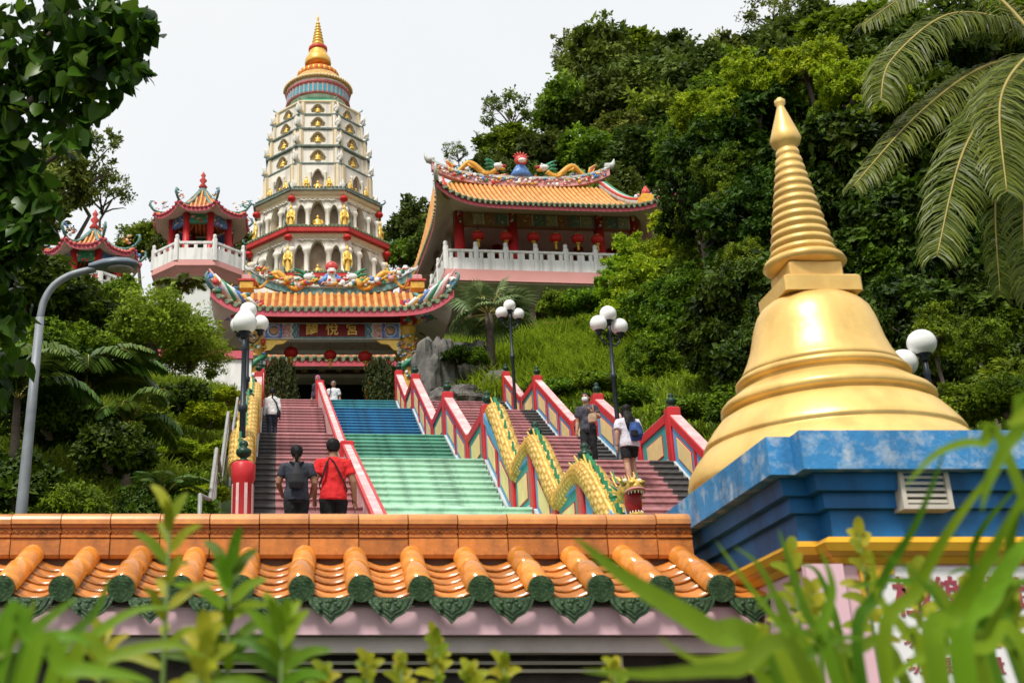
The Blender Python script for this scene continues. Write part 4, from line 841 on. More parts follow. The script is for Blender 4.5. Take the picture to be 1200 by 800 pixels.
# eaves and ledges
for k, (Re, z) in enumerate(TIERS):
    if k < 2:
        oct_('eave_roof', [(Re * .86, z + .62), (Re * .93, z + .4), (Re, z + .26), (Re, z + .18)], TILEG, PG); oct_('eave_fascia', [(Re - .03, z + .178), (Re - .05, z - .14), (Re - .3, z - .16)], M('eave_red', (.50, .035, .03), .5, .15, 2), PG)
        oct_('eave_moulding', [(Re * .93, z - .165), (Re * .92, z - .4), (Re * .88, z - .45)], PCR, PG)
    elif k == 2: oct_('eave_roof', [(Re * .87, z + .5), (Re * .94, z + .36), (Re, z + .2), (Re, z + .05)], PGR, PG); oct_('eave_moulding', [(Re * .97, z + .048), (Re * .95, z - .15), (Re * .9, z - .3)], PCR, PG)
    else: oct_('ledge', [(Re * .92, z + .22), (Re, z + .12), (Re, z), (Re * .97, z - .05), (Re * .95, z - .12)], PGR if k < 7 else PCR, PG)
    if k < 3:
        tl = MB(); ap = Re * .924
        for j in (-2, -1, 0, 1, 2):
            n = int(Re * .765 / .28)
            for i in range(n): x = (i + .5 - n / 2) * .28; tl.tube([on_face(j, ap, x, -.03, z + .26), on_face(j, ap, x * .95, .3, z + .42), on_face(j, ap, x * .9, .62, z + .6)], .07, 5)
        o = tl.build('eave_tiles', TILEG if k < 2 else PGR, PG); o['kind'] = 'stuff'
    for j in (-2, -1, 0, 1):
        a = (j + .5) * math.pi / 4; d = Vector((math.sin(a), -math.cos(a), 0)); b = d * Re + Vector((0, 0, z + .15)); s = .5 if k < 3 else .3
        MB().tube([b - d * .5 * s + Vector((0, 0, .2 * s)), b + d * .2 * s + Vector((0, 0, .1)), b + d * .5 * s + Vector((0, 0, .45 * s)), b + d * .4 * s + Vector((0, 0, .8 * s)), b + d * .15 * s + Vector((0, 0, .75 * s))], [.12 * s, .13 * s, .12 * s, .08 * s, .03 * s], 6).build('eave_curl', TEALR, PG)
        if k in (1, 2): lt = thing('red_lantern', 'small red lantern hanging from a corner of the pagoda eaves', 'lantern', tuple(Vector((AXX, YA, PZ0)) + d * (Re - .25) + Vector((0, 0, z - .55))), 0, 'lanterns on the pagoda', .75); link('paper_body', lan_b, lt); link('cord', lan_w, lt, (0, 0, .3), None, (1, 1, .6))
# crown of the pagoda
def zv(v, r=0): return zp(v, YA - r) - PZ0
def rv(half, v): return half * px(YA, zp(v, YA))
R7, z7 = TIERS[7]; uv = lambda v: zv(v)
zb = z7 + .2; rr = rv(41, 115)
oct_('emerald_band', [(rv(44, 117), zb), (rv(42, 115), zb + .42), (rv(36, 113), zb + .46)], EMER, PG)
rb = rv(33.5, 105); zw0 = zv(109.5, rb); zw1 = zv(97.5, rb)
MB().lathe([(rb, zw0 - .3), (rb + .15, zw1)], 40, sm=True).build('crown_drum', PW, PG)
for i in range(22):
    a = -math.pi * 1.0 + i * math.pi / 21; c = Vector((math.cos(a), math.sin(a), 0)); MB().box(-.14, .14, -.08, .0, zw0 + .12, zw1 - .15).build('crown_window', TEALW, PG, c * (rb + .12), (0, 0, a + math.pi / 2))
    MB().box(-.045, .045, -.1, .0, zw0 + .05, zw1 - .05).build('crown_mullion', ORNS[5], PG, Vector((math.cos(a + .075), math.sin(a + .075), 0)) * (rb + .12), (0, 0, a + .075 + math.pi / 2))
ROSEB = M('rose_band', (.55, .16, .16), .5, .2, 3)
MB().lathe([(rb + .15, zw0 - .02), (rb + .28, zw0 + .05), (rb + .15, zw0 + .14)], 40).build('rose_band', ROSEB, PG)
MB().lathe([(rb + .2, zw1 - .03), (rb + .3, zw1 + .12), (rb + .28, zw1 + .2)], 40).build('rose_band', ROSEB, PG)
r5 = rv(38.5, 93); z5 = zv(88, r5)
MB().lathe([(rb + .25, zw1 + .2), (r5 - .1, z5 - .12)], 40).build('flare', PW, PG)
MB().lathe([(r5 - .1, z5 - .12), (r5 + .05, z5 - .02), (r5 + .05, z5 + .15), (r5 - .15, z5 + .25), (rv(25, 86), zv(82, 1.5))], 44).build('gilt_rim', M('old_gilt', (.50, .31, .10), .45, .3, 3), PG)
for i in range(34):
    a = -math.pi + i * math.pi / 33; MB().lathe([(.11, 0), (.12, .18), (0, .2)], 7, (0, 0, 0)).build('rim_bead', NICHG, PG, Vector((math.cos(a), math.sin(a), 0)) * (r5 + .03) + Vector((0, 0, z5 - .05)))
ORRED = M('orange_red_paint', (.60, .13, .03), .5, .2, 2)
MB().lathe([(rv(25, 86), zv(82, 1.5)), (rv(23, 84), zv(79, 1.4)), (rv(19, 80), zv(76, 1.1)), (rv(16, 78), zv(75, 1))], 36).build('petal_ring', ORRED, PG)
for i in range(24):
    a = -math.pi + i * math.pi / 23; MB().sph((0, 0, 0), (.16, .12, .26), 7, 5).build('petal', ORRED if i % 2 else GOLD, PG, Vector((math.cos(a), math.sin(a), 0)) * rv(22.5, 83) + Vector((0, 0, zv(80, 1.3))))
PGOLD = M('pagoda_gold', (.76, .44, .09), .38, .12, 2, metal=.3)
MB().lathe([(rv(q[0], q[1]), zv(q[1])) for q in ((15, 78), (15.5, 75), (15, 71), (13, 68), (11, 65), (10, 61), (9, 59))], 32).build('dome', PGOLD, PG)
MB().lathe([(rv(9, 61), zv(61.5)), (rv(11, 60), zv(60)), (rv(11, 57), zv(57)), (rv(8, 56), zv(55.5))], 28).build('red_ring', M('ring_red', (.55, .06, .03), .45, .1, 2), PG)
sp = [(rv(7, 56), zv(56))]
for i in range(8):
    v = 54 - i * 3.6; r = 7.2 - i * .72; sp += [(rv(r, v), zv(v)), (rv(r + .5, v - 1), zv(v - 1)), (rv(r - 1.2, v - 2), zv(v - 2)), (rv(r - 1.2, v - 3), zv(v - 3))]
sp += [(rv(1, 24), zv(24)), (rv(1.5, 22), zv(22)), (rv(.4, 19), zv(19)), (0, zv(16))]
MB().lathe(sp, 20).build('spire', PGOLD, PG)
MB().lathe([(6.2, -6), (6.0, TIERS[0][1] - .2)], 8, (0, 0, 0), 0, False, ph=O8).build('base_storey', PW, PG)

# ------------------------------------------------------------------ big hall on the right, raised on pillars
HY = 62.; hu = px(HY, 28); hp = P(648, 322, HY)
HL = thing('balcony_hall', 'large temple hall with orange tiled roof and white balcony above the bank', 'hall', tuple(hp), R(4))
def hz(v, Y): return zp(v, Y) - hp.z
WH = WHITEP; PKB = M('salmon_slab', (.70, .33, .30), .6, .07, 1, dirt=(.5, .25, .22), dirt_amt=.3)
bw = 6.15
MB().box(-bw, bw, 0, 11, hz(331, HY), hz(318, HY)).build('floor_slab', PKB, HL)
sb_ = MB(); sb_.box(-bw + .15, bw - .15, .2, 10.8, hz(331, HY) - .06, hz(331, HY) - .003)
for x in (-4.4, -.6, 3.2): sb_.poly([(x - .2, .3, hz(331, HY) - .065), (x - .2, 6.5, hz(331, HY) - .065), (x - .2, 6.5, hz(331, HY) - .9), (x - .2, 5, hz(331, HY) - .8)], (.4, 0, 0))
sb_.build('slab_soffit', SOFF, HL)
for x in (-4.4, -.6, 3.2): MB().lathe([(.34, -7), (.32, hz(331, HY) - .07)], 16, (x, 3.2, 0)).build('pillar', M('pink_pillar', (.62, .42, .36), .6, .08, 1), HL)
MB().box(-bw + .3, bw - .3, 7, 7.3, -7, hz(331, HY) - .066).build('lower_wall', M('lower_wall_brown', (.33, .26, .22), .8, .15, 1), HL)
# balcony: posts, rails, slotted panels
zf = hz(318, HY) + .003; rh = 1.25
nb = 7; pw_ = 2 * (bw - .1) / nb
post_me = MB().bev(-.14, .14, -.14, .14, 0, rh + .2, .03).mesh('rail_post', WH); knob_me = MB().lathe([(.11, 0), (.13, .06), (.12, .2), (.13, .26), (.0, .36)], 12).mesh('post_cap', WH)
def bay(L):
    m = MB(); m.box(.145, L - .145, -.09, .09, 0, .72); m.box(.145, L - .145, -.1, .1, rh - .14, rh)
    for x in (L * .5, ): m.box(x - .2, x + .2, -.06, .06, .722, rh - .142)
    for x in (.3, L - .3): m.box(x - .1, x + .1, -.06, .06, .722, rh - .142)
    return m
bay_me = bay(pw_).mesh('rail_panel', WH)
for i in range(nb + 1):
    x = -bw + .1 + i * pw_; o = link('rail_post', post_me, HL, (x, .15, zf)); link('post_cap', knob_me, o, (0, 0, rh + .19))
    if i < nb: link('rail_panel', bay_me, HL, (x, .15, zf))
side_me = bay(2.4).mesh('rail_panel', WH)
for i in range(4):
    o = link('rail_post', post_me, HL, (-bw + .1, .15 + 2.4 * (i + 1), zf)); link('post_cap', knob_me, o, (0, 0, rh + .19)); link('rail_panel', side_me, HL, (-bw + .1, .15 + 2.4 * i, zf), (0, 0, R(90)))
# columns, painted beams
CY = 1.3; zbt, zbb = hz(253, HY + CY), hz(268, HY + CY)
cxs = (-5.0, -1.85, 3.3, 5.4)
for x in cxs:
    for y in (CY, CY + 4.2): c = MB(); c.lathe([(.34, 0), (.30, .15), (.30, zbt - zf + .1)], 18, (x, y, zf)); co = c.build('column', RED, HL)
    ornament(HL, lambda f: (x + random.uniform(-.1, .1), CY - .32, zbb + f * (zbt - zbb)), 10, .1, 'column_carving')
bo = MB().box(-5.3, 5.8, CY - .16, CY + .16, zbb, zbt).build('beam', M('beam_brown', (.30, .16, .09), .6, .2, 3), HL)
BP1, BP2, BP3 = M('beam_teal', (.13, .22, .22), .6, .4, 8, dirt=(.45, .40, .28), dirt_amt=.7, dirt_scale=6), M('beam_cream', (.42, .38, .28), .6, .4, 8, dirt=(.12, .2, .22), dirt_amt=.7, dirt_scale=7), M('beam_rust', (.32, .14, .08), .6, .4, 8, dirt=(.5, .4, .2), dirt_amt=.7, dirt_scale=7)
x = -4.6; i = 0
while x < 5.2:
    if min(abs(x - c) for c in cxs) > .45:
        q = (BP1, BP2, BP3)[i % 3]; MB().box(x - .30, x + .30, CY - .19, CY - .163, zbb + .08, zbt - .08).build('beam_panel', q, bo)
        MB().tube([(x + .3, CY - .19, zbb + .06 + (zbt - zbb - .12) * k / 6 ) if k % 2 else (x + .36, CY - .19, zbb + .06 + (zbt - zbb - .12) * k / 6) for k in range(7)], .03, 5).build('wave_band', ORNS[1 if i % 2 else 0], bo)
        ornament(bo, lambda f: (x + random.uniform(-.2, .2), CY - .2, zbb + .12 + f * (zbt - zbb - .24)), 6, .05)
    x += .72; i += 1
MB().box(-5.6, 5.9, 6.5, 6.8, zf, zbt).build('back_wall', M('hall_wall', (.36, .29, .25), .8, .1, 1), HL); MB().box(-5.35, 5.85, CY + .17, 6.49, zbt - .1, zbt).build('ceiling', SOFF, HL)
MB().box(-5.5, -5.2, CY + 1.5, 6.4, zf, zbb).build('side_wall', M('hall_wall2', (.40, .33, .28), .8, .1, 1), HL)
for x in (-4.2, -2.6): MB().box(x - .35, x + .35, 6.42, 6.498, zf, zbb - .2).build('door', RED, HL)
hr_ = Roof(136 * px(HY - 2, 30.5) , 7.4, 104 * px(HY + 5, 34), hz(217, HY + 5.5), hz(237, HY - 2), 1.1, 0, 5.6)
hr_.build(HL, .30, .085, .3, .62, soff_z=zbt + .05, inner=(5.25, 4.35)); hr_.hips(.14, .7, RIDGE, .16, ((0, -1), (0, 1)))
hr_.ridge(.55, .2, 1.0, .03, [RIDGE, ORNS[5]]); WR = hr_.wr
ornament(HL, lambda f: ((f * 2 - 1) * WR * .98, 5.6 - .26, hr_.zc((f * 2 - 1) * WR) + random.uniform(.0, .42)), 170, .12)
ornament(HL, lambda f: ((f * 2 - 1) * WR * .85, 5.6 + random.uniform(-.1, .1), hr_.zc((f * 2 - 1) * WR) + .55 + random.uniform(0, .14)), 60, .13)
zt_ = hr_.zr + .75
roof_dragon(HL, -WR * .78, -WR * .3, zt_, 2.0, .19, 5.5); roof_dragon(HL, WR * .78, WR * .3, zt_, 2.0, .19, 5.5)
fm_ = MB(); fm_.sph((0, 5.4, zt_ + .95), (.42, .3, .38), 12, 9, 3); fm_.sph((0, 5.1, zt_ + .8), (.26, .2, .16), 10, 6, 1); fm_.loft([((0, 5.5, zt_ - .2), .8, .3), ((0, 5.5, zt_ + .2), .55, .3), ((0, 5.5, zt_ + .7), .25, .22)], 10, 0)
for k in range(7): a = math.pi * (.1 + .8 * k / 6); fm_.tube([(.3 * math.cos(a), 5.4, zt_ + 1.1 + .2 * math.sin(a)), (.55 * math.cos(a), 5.4, zt_ + 1.1 + .5 * math.sin(a))], [.1, .02], 5, 3)
fm_.build('fire_pearl', ORNS, HL)
for sg in (-1, 1):                                             # striped gable ridges running down from the ridge ends
    pts = [hr_.pt(0, sg * .985, r / 10) + Vector((-sg * .25, 0, .22)) for r in range(0, 8)]
    m = MB(); m.tube(pts, .26, 8, 0); m.tube([p + Vector((-sg * .18, -.05, .2)) for p in pts], .08, 6, 1); m.tube([p + Vector((sg * .18, -.05, .2)) for p in pts], .08, 6, 2); m.build('gable_ridge', [RIDGE, ORNS[3], ORNS[2]], HL)
    e = pts[-1]; b = MB(); b.bev(e.x - .4, e.x + .4, e.y - .4, e.y + .4, e.z - .2, e.z + .35, .05, 4); b.loft([((e.x, e.y, e.z + .352), .3, .3), ((e.x, e.y, e.z + .7), .22, .2), ((e.x, e.y, e.z + 1.0), .05, .05)], 8, 3); b.build('ridge_block', ORNS, HL)
for i, u in enumerate((560.5, 593, 625, 651, 677, 700)):
    lantern('red paper lantern with gold tassel hanging over the white hall balcony', P(u, 276.5 + i * .9, HY + .6), 17.5 / 2 * px(HY, 30) / .39 * .85, 'lanterns over the balcony')
wl = thing('stepped_wall', 'low white wall with red stepped coping under the big hall', 'wall', tuple(P(665, 385, 57)), R(-14))
MB().box(-2.2, 1.6, 0, .3, -1.5, .25).build('wall_core', ORNS[1], wl); m = MB(); m.box(-2.25, 1.65, -.05, .35, .252, .42); m.build('coping', FASC, wl); MB().bev(1.62, 1.98, -.03, .33, -1.5, .95, .03).build('post', OCH, wl)

# ------------------------------------------------------------------ octagonal pavilions on the left
def pavilion(label, u, Y, k, v_eave, v_apex, v_rail, drum_v):
    ce = P(u, v_rail, Y); ce.z = zp(v_rail, Y - 2.9 * k); t = thing('octagonal_pavilion', label, 'pavilion', tuple(ce), R(0)); un = px(Y, ce.z) * k
    Z = lambda v, yy=0: zp(v, Y + yy) - ce.z
    Re, Rc, Rr = 59 * un, 36 * un, 56 * un
    ze, za = Z(v_eave, -Re * .9), Z(v_apex); n = 8
    def pt(j, tt, r):                                          # roof panel j, tt -1..1 across, r 0 apex .. 1 eave
        a0, a1 = (j - .5) * math.pi / 4, (j + .5) * math.pi / 4; ca = Vector((math.sin(a0), -math.cos(a0), 0)); cb = Vector((math.sin(a1), -math.cos(a1), 0))
        p = ca.lerp(cb, (tt + 1) / 2) * (Re * (.02 + .98 * r)); p.z = za + (ze - za) * (1 - max(0, 1 - r) ** 1.7) + .5 * k * r ** 3 * abs(tt) ** 3; return p
    sh = MB(); rows = MB(); ends = MB(); fa = MB(); so = MB()
    for j in range(8):
        sh.grid(lambda a, b: pt(j, a * 2 - 1, b), 14, 8); fa.grid(lambda a, b: pt(j, a * 2 - 1, .985) - Vector((0, 0, .04 + .2 * k * b)), 14, 1)
        so.grid(lambda a, b: (pt(j, a * 2 - 1, .98) - Vector((0, 0, .2 * k))).lerp(Vector((*pt(j, a * 2 - 1, .55).xy, ze + .12)), b), 14, 4)
        for i in range(-4, 5):
            x = i / 4.6; r0 = abs(x); vs = [pt(j, max(-1, min(1, x / max(.05, r0 + (1 - r0) * q / 7))), r0 + (1 - r0) * q / 7) + Vector((0, 0, .04)) for q in range(8)]; rows.tube(vs, .07 * k, 5); ends.sph(pt(j, x, 1.0), .1 * k, 7, 5)
    ro = sh.build('roof', TILEO, t); q = rows.build('tile_rows', TILEB, ro); q['kind'] = 'stuff'; q = ends.build('eave_tiles', FASC, ro); q['kind'] = 'stuff'; fa.build('fascia', FASC, ro); so.build('soffit', SOFF, ro)
    for j in range(8):
        pts = [pt(j, 1, r / 8) + Vector((0, 0, .1 * k)) for r in range(9)]; e = pts[-1]; d = Vector((e.x, e.y, 0)).normalized()
        MB().tube(pts + [e + d * .25 * k + Vector((0, 0, .3 * k)), e + d * .2 * k + Vector((0, 0, .55 * k)), e - d * .02 * k + Vector((0, 0, .6 * k))], [.075 * k] * 9 + [.09 * k, .07 * k, .02], 7).build('hip_ridge', TEALR, ro)
        ornament(ro, lambda f: e - d * (f * .8 * k) + Vector((random.uniform(-.08, .08), random.uniform(-.08, .08), .15 + random.random() * .5 * k)), 14, .09 * k)
        a = (j + .5) * math.pi / 4; cx_, cy_ = Rc * math.sin(a), -Rc * math.cos(a)
        MB().lathe([(.24 * k, 0), (.21 * k, .1), (.21 * k, ze + .1)], 14, (cx_, cy_, 0)).build('column', RED, t); ap = Rc * .924; aj = j * math.pi / 4
        MB().box(-Rc * .36, Rc * .36, -.1, .1, ze - .55 * k, ze).build('beam', ORNS[0] if j % 2 else ORNS[2], t, (ap * math.sin(aj), -ap * math.cos(aj), 0), (0, 0, aj))
        ornament(t, lambda f: ((ap + .12) * math.sin(aj) + (f - .5) * Rc * .7 * math.cos(aj), -(ap + .12) * math.cos(aj) + (f - .5) * Rc * .7 * math.sin(aj), ze - .3 * k + random.uniform(-.25, .25) * k), 12, .09 * k)
        apr = Rr * .924; wd = Rr * .765; px_, py_ = Rr * math.sin(a), -Rr * math.cos(a)
        o = MB().bev(-.13, .13, -.13, .13, -.3, 1.1 * k, .03).build('rail_post', WH, t, (px_, py_, 0), (0, 0, a)); link('post_cap', knob_me, o, (0, 0, 1.09 * k), None, .9)
        m = MB(); m.box(-wd / 2 + .14, wd / 2 - .14, -.08, .08, -.25, .5 * k); m.box(-wd / 2 + .14, wd / 2 - .14, -.09, .09, .78 * k, .92 * k)
        for x in (-wd * .25, 0, wd * .25): m.box(x - .1, x + .1, -.06, .06, .5 * k + .002, .78 * k - .002)
        m.build('rail_panel', WH, t, (apr * math.sin(aj), -apr * math.cos(aj), 0), (0, 0, aj))
    MB().lathe([(.12 * k, 0), (.28 * k, .15 * k), (.1 * k, .4 * k), (.24 * k, .6 * k), (.08 * k, .8 * k), (.16 * k, .95 * k), (.0, 1.25 * k)], 12, (0, 0, za)).build('roof_finial', ORNS[3], ro)
    MB().lathe([(Rr * .85, -1.1), (Rr * .97, -.75), (Rr * 1.03, -.6), (Rr * 1.03, -.26)], 8, (0, 0, 0), 0, False, ph=O8).build('platform', PKB, t)
    MB().lathe([(Rr * .8, -1.12), (Rr * .9, -1.1)], 8, (0, 0, 0), 0, False, ph=O8).build('platform_moulding', PCR, t)
    MB().lathe([(Rr * .78, Z(drum_v)), (Rr * .76, -1.125)], 8, (0, 0, 0), 0, False, ph=O8).build('drum', M('drum_white', (.66, .68, .64), .65, .06, 1, dirt=(.42, .4, .34), dirt_amt=.4, dirt_scale=1), t)
pavilion('open octagonal pavilion with red columns and white railing on a white drum', 235, 66, 1.0, 243, 222, 298, 400)
pavilion('orange roofed pavilion with red columns among trees beside the street lamp', 106, 58, 1.0, 287, 270, 332, 425)
# landing wall left of the gate
lw = thing('landing_wall', 'white wall with red coping at the edge of the gate landing', 'wall', tuple(SF(-4.6, 42, 11.6)), ROT)
MB().box(-4.5, 2.9, -.15, .15, -1.2, 2.9).build('wall_core', WHITEP, lw); MB().box(-4.55, 2.95, -.25, .25, 2.903, 3.2).build('coping', FASC, lw)

# ------------------------------------------------------------------ globe lamps along the stairs
GLOBE = M('opal_globe', (.82, .82, .80), .3, .02, 2, coat=.3)
globe_me = MB().sph((0, 0, 0), .2, 24, 16).mesh('globe', GLOBE)
collar_me = MB().lathe([(.05, -.28), (.07, -.26), (.06, -.2), (.11, -.17), (.11, -.13), (.0, -.13)], 14).mesh('globe_holder', DKGREY)
def globe_lamp(label, p, h, arms, lean=0, top=True, rz=0, s=1.0):
    t = thing('globe_lamp', label, 'street lamp', p, rz, 'globe lamps along the stairs', s); t.rotation_euler = (0, lean, rz)
    MB().lathe([(.16, 0), (.16, .1), (.13, .14), (.13, .5), (.10, .56), (.085, .7), (.075, .75), (.055, 1.0), (.05, h * .6), (.075, h * .6 + .03), (.075, h * .6 + .12), (.048, h * .6 + .15), (.04, h - .5), (.06, h - .46), (.04, h - .4), (.03, h - .15)], 14).build('pole', DKGREY, t)
    if top: g = link('globe', globe_me, t, (0, 0, h)); link('globe_holder', collar_me, g)
    for k in range(arms):
        a = 2 * math.pi * k / arms; d = Vector((math.cos(a), math.sin(a), 0)); z = h - .5
        MB().tube([Vector((0, 0, z - .25)), d * .14 + Vector((0, 0, z - .28)), d * .24 + Vector((0, 0, z - .18)), d * .29 + Vector((0, 0, z - .05))], .022, 7).build('arm', DKGREY, t)
        MB().tube([d * .06 + Vector((0, 0, z - .1)), d * .16 + Vector((0, 0, z - .2)), d * .2 + Vector((0, 0, z - .1)), d * .14 + Vector((0, 0, z - .06))], .012, 6).build('scroll', DKGREY, t)
        g = link('globe', globe_me, t, d * .29 + Vector((0, 0, z + .22))); link('globe_holder', collar_me, g)
def lamp_at(label, u, v, Y, arms, **k):
    p = P(u, v, Y); g = H(p.x, p.y) if 'g' not in k else k.pop('g'); s = k.get('s', 1.0); globe_lamp(label, (p.x, p.y, g - .05), (p.z - g + .05) / s, arms, **k)
lamp_at('black globe lamp standing by the round striped newel post', 287, 378, 18.3, 0, s=1.0)
lamp_at('black globe lamp with white globes half hidden behind another lamp', 291, 364, 25.5, 3, s=1.0, rz=.35)
lamp_at('dark blue globe lamp by the bank balustrade behind the masked woman', 712.5, 368, 26.4, 2, s=1.0, rz=.35)
lamp_at('dark globe lamp on the grassy bank below the fan palm', 597, 358, 36.5, 2, s=1.0, rz=.2)
lamp_at('globe lamp showing only its white globes behind the golden stupa', 1080, 402, 13.2, 1, s=.82, rz=2.9)
# tall street lamp, curved arm, flat lamp head
GALV = M('galvanised_steel', (.23, .25, .27), .55, .15, 6, metal=.3, streak=((.12, .12, .12), .5, 9)); SY = 13.5
b0, b1, b2 = P(25, 600, SY), P(47, 372, SY), P(120, 316, SY)
s0 = Vector((b0.x - .06, SY, H(b0.x, SY) - .2)); SL = thing('street_lamp', 'tall grey street lamp with curved arm and flat lamp head', 'street lamp', tuple(s0))
q = lambda p: Vector(p) - s0
MB().tube([q(s0), q(b0.lerp(b1, .0)), q(b0.lerp(b1, .5)), q(b1)], [.075, .068, .06, .052], 14).build('pole', GALV, SL)
MB().tube(smooth_path([q(b1), q(P(52, 352, SY)), q(P(64, 334, SY)), q(P(84, 322, SY)), q(P(112, 315, SY))], 8), [.045] * 33, 12).build('arm', GALV, SL)
hd_ = MB(); e0, e1 = q(P(104, 316, SY)), q(P(163, 313, SY)); dx = (e1 - e0).length; ax_ = (e1 - e0).normalized()
secs = []
for f, w_, hh in ((0, .05, .05), (.12, .075, .07), (.3, .13, .095), (.55, .155, .105), (.8, .14, .085), (.95, .08, .05), (1, .02, .02)):
    c = e0 + ax_ * dx * f; secs.append((c, w_, hh))
vs = []; n = 16
for c, w_, hh in secs:
    for i in range(n): a = 2 * math.pi * i / n; vs.append(c + Vector((0, math.cos(a) * w_, math.sin(a) * hh * (1.0 if math.sin(a) > 0 else .35) + .03)))
hd_.add(vs, [(k * n + i, k * n + (i + 1) % n, (k + 1) * n + (i + 1) % n, (k + 1) * n + i) for k in range(len(secs) - 1) for i in range(n)], 0, True)
ho = hd_.build('lamp_head', M('lamp_housing', (.14, .17, .21), .35, .15, 6), SL)
c = e0 + ax_ * dx * .62; MB().sph((c.x, c.y, c.z - .008), (.17, .11, .035), 16, 8).build('lens', M('smoky_lens', (.30, .27, .24), .2, .2, 9), ho)

# ------------------------------------------------------------------ people
SKIN = M('skin', (.40, .22, .14), .5, .06, 8); SKIND = M('skin_tan', (.30, .15, .09), .5, .06, 8)
HAIR = M('black_hair', (.007, .006, .006), .55, .3, 30, bump=.3, bscale=60, spec=.2); HAIRP = M('pink_scarf', (.50, .10, .26), .7, .15, 10); HAIRG = M('grey_hair', (.22, .2, .18), .6, .2, 20)
def cloth(name, c, var=.15): return M(name, c, .85, var, 9, bump=.45, bscale=11)
folds = bpy.data.textures.new('folds', 'CLOUDS'); folds.noise_scale = .09
def solid(mb, name, mat, par, vox=.011, disp=0, smooth=4):
    o = mb.build(name, mat, par); r = o.modifiers.new('skin', 'REMESH'); r.mode = 'VOXEL'; r.voxel_size = vox; r.use_smooth_shade = True
    s = o.modifiers.new('soft', 'SMOOTH'); s.iterations = smooth; s.factor = .5
    if disp: d = o.modifiers.new('folds', 'DISPLACE'); d.texture = folds; d.strength = disp; d.mid_level = .5
    return o
def person(label, p, rz, Hh, shirt, pants, hair='short', skin=SKIN, stride=.12, lift=0., armL=None, armR=None, sleeve=.55, pant_len=1.0, build=1.0, shoes=None, mask=False, hairmat=HAIR, fullskirt=False, turn=0., loose=1.0):
    """local: faces +y, feet at z=0; units of body height"""
    t = thing('person', label, 'person', p, rz, None); h = Hh
    V = lambda x, y, z: Vector((x * h, y * h, z * h)); B = build
    body = MB()
    tors = [(.455, .06, .06), (.48, .088, .068), (.53, .098, .074), (.58, .088, .066), (.63, .078, .058), (.69, .088, .064), (.75, .102, .066), (.79, .108, .058), (.815, .085, .048), (.83, .045, .042), (.86, .033, .036), (.885, .034, .038)]
    body.loft([(V(0, 0, z), rx * h * (B if z < .83 else 1), ry * h * (B if z < .83 else 1)) for z, rx, ry in tors], 18)
    hc = V(0, .012, .932)
    body.loft([(hc + V(0, .012, -.062), .022 * h, .028 * h), (hc + V(0, .010, -.05), .034 * h, .042 * h), (hc + V(0, .006, -.03), .043 * h, .05 * h), (hc + V(0, 0, 0), .047 * h, .056 * h), (hc + V(0, 0, .025), .046 * h, .056 * h), (hc + V(0, -.002, .05), .034 * h, .042 * h), (hc + V(0, -.004, .062), .014 * h, .018 * h)], 18)
    body.loft([(hc + V(0, .058, -.022), .011 * h, .012 * h), (hc + V(0, .058, -.012), .009 * h, .013 * h), (hc + V(0, .052, .012), .005 * h, .008 * h)], 8)
    for s in (-1, 1): body.sph(hc + V(s * .048, -.004, -.005), (.008 * h, .012 * h, .019 * h), 8, 6)
    legs = []
    for s in (-1, 1):
        fy = stride * s; fz = lift if s > 0 else 0
        hip, ank = V(s * .05 * B, 0, .49), V(s * .052, fy, .042 + fz); kn = hip.lerp(ank, .47) + V(0, .03 + .25 * fz, .02 * (fz > 0)); legs.append((hip, kn, ank))
        body.tube([hip, hip.lerp(kn, .5), kn, kn.lerp(ank, .35), ank, ank - V(0, 0, .025)], [.058 * h * B, .05 * h * B, .036 * h, .037 * h * B, .022 * h, .024 * h], 12)
        body.tube([ank + V(0, -.028, -.024), ank + V(0, .02, -.022), ank + V(0, .075, -.03), ank + V(0, .098, -.034)], [.02 * h, .024 * h, .02 * h, .01 * h], 10)
    arms = []
    for s, sp_ in ((-1, armL), (1, armR)):
        sh = V(s * .107 * B, 0, .793); el, wr = (sp_ or ((s * .03, -.02, -.17), (s * .035, .03, -.315)))
        el = sh + V(*el); wr = sh + V(*wr); arms.append((sh, el, wr)); d = (wr - el).normalized()
        body.tube([sh - V(s * .02, 0, 0), sh.lerp(el, .3), el, el.lerp(wr, .3), wr], [.037 * h * B, .034 * h * B, .027 * h, .026 * h, .0175 * h], 12)
        sx = Vector((0, 1, 0)) if abs(d.y) < .8 else Vector((1, 0, 0)); sx = (sx - d * sx.dot(d)).normalized(); nx = d.cross(sx)
        pc = wr + d * .025 * h
        body.tube([wr, pc, pc + d * .028 * h], [.014 * h, .02 * h, .02 * h], 10, flat=.55)
        for k, L_ in enumerate((.04, .046, .043, .034)):
            b = pc + d * .024 * h + sx * (k - 1.5) * .0095 * h; body.tube([b, b + d * L_ * .5 * h - nx * s * .002 * h, b + d * L_ * h - nx * s * .010 * h], [.0055 * h, .005 * h, .0042 * h], 6)
        b = pc + sx * .018 * h; body.tube([b, b + sx * .014 * h + d * .014 * h, b + sx * .016 * h + d * .034 * h], [.0065 * h, .006 * h, .005 * h], 6)
    bo = solid(body, 'body', skin, t, .0075 if h > 1 else .006, 0, 3)
    # shirt
    L_ = loose; top = MB(); top.loft([(V(0, -.004, z), rx * h * B * L_, ry * h * B * L_) for z, rx, ry in ((.475, .106, .082), (.52, .109, .085), (.58, .099, .077), (.63, .094, .070), (.70, .10, .074), (.76, .112, .074), (.797, .112, .064), (.822, .082, .054), (.838, .052, .048))], 20)
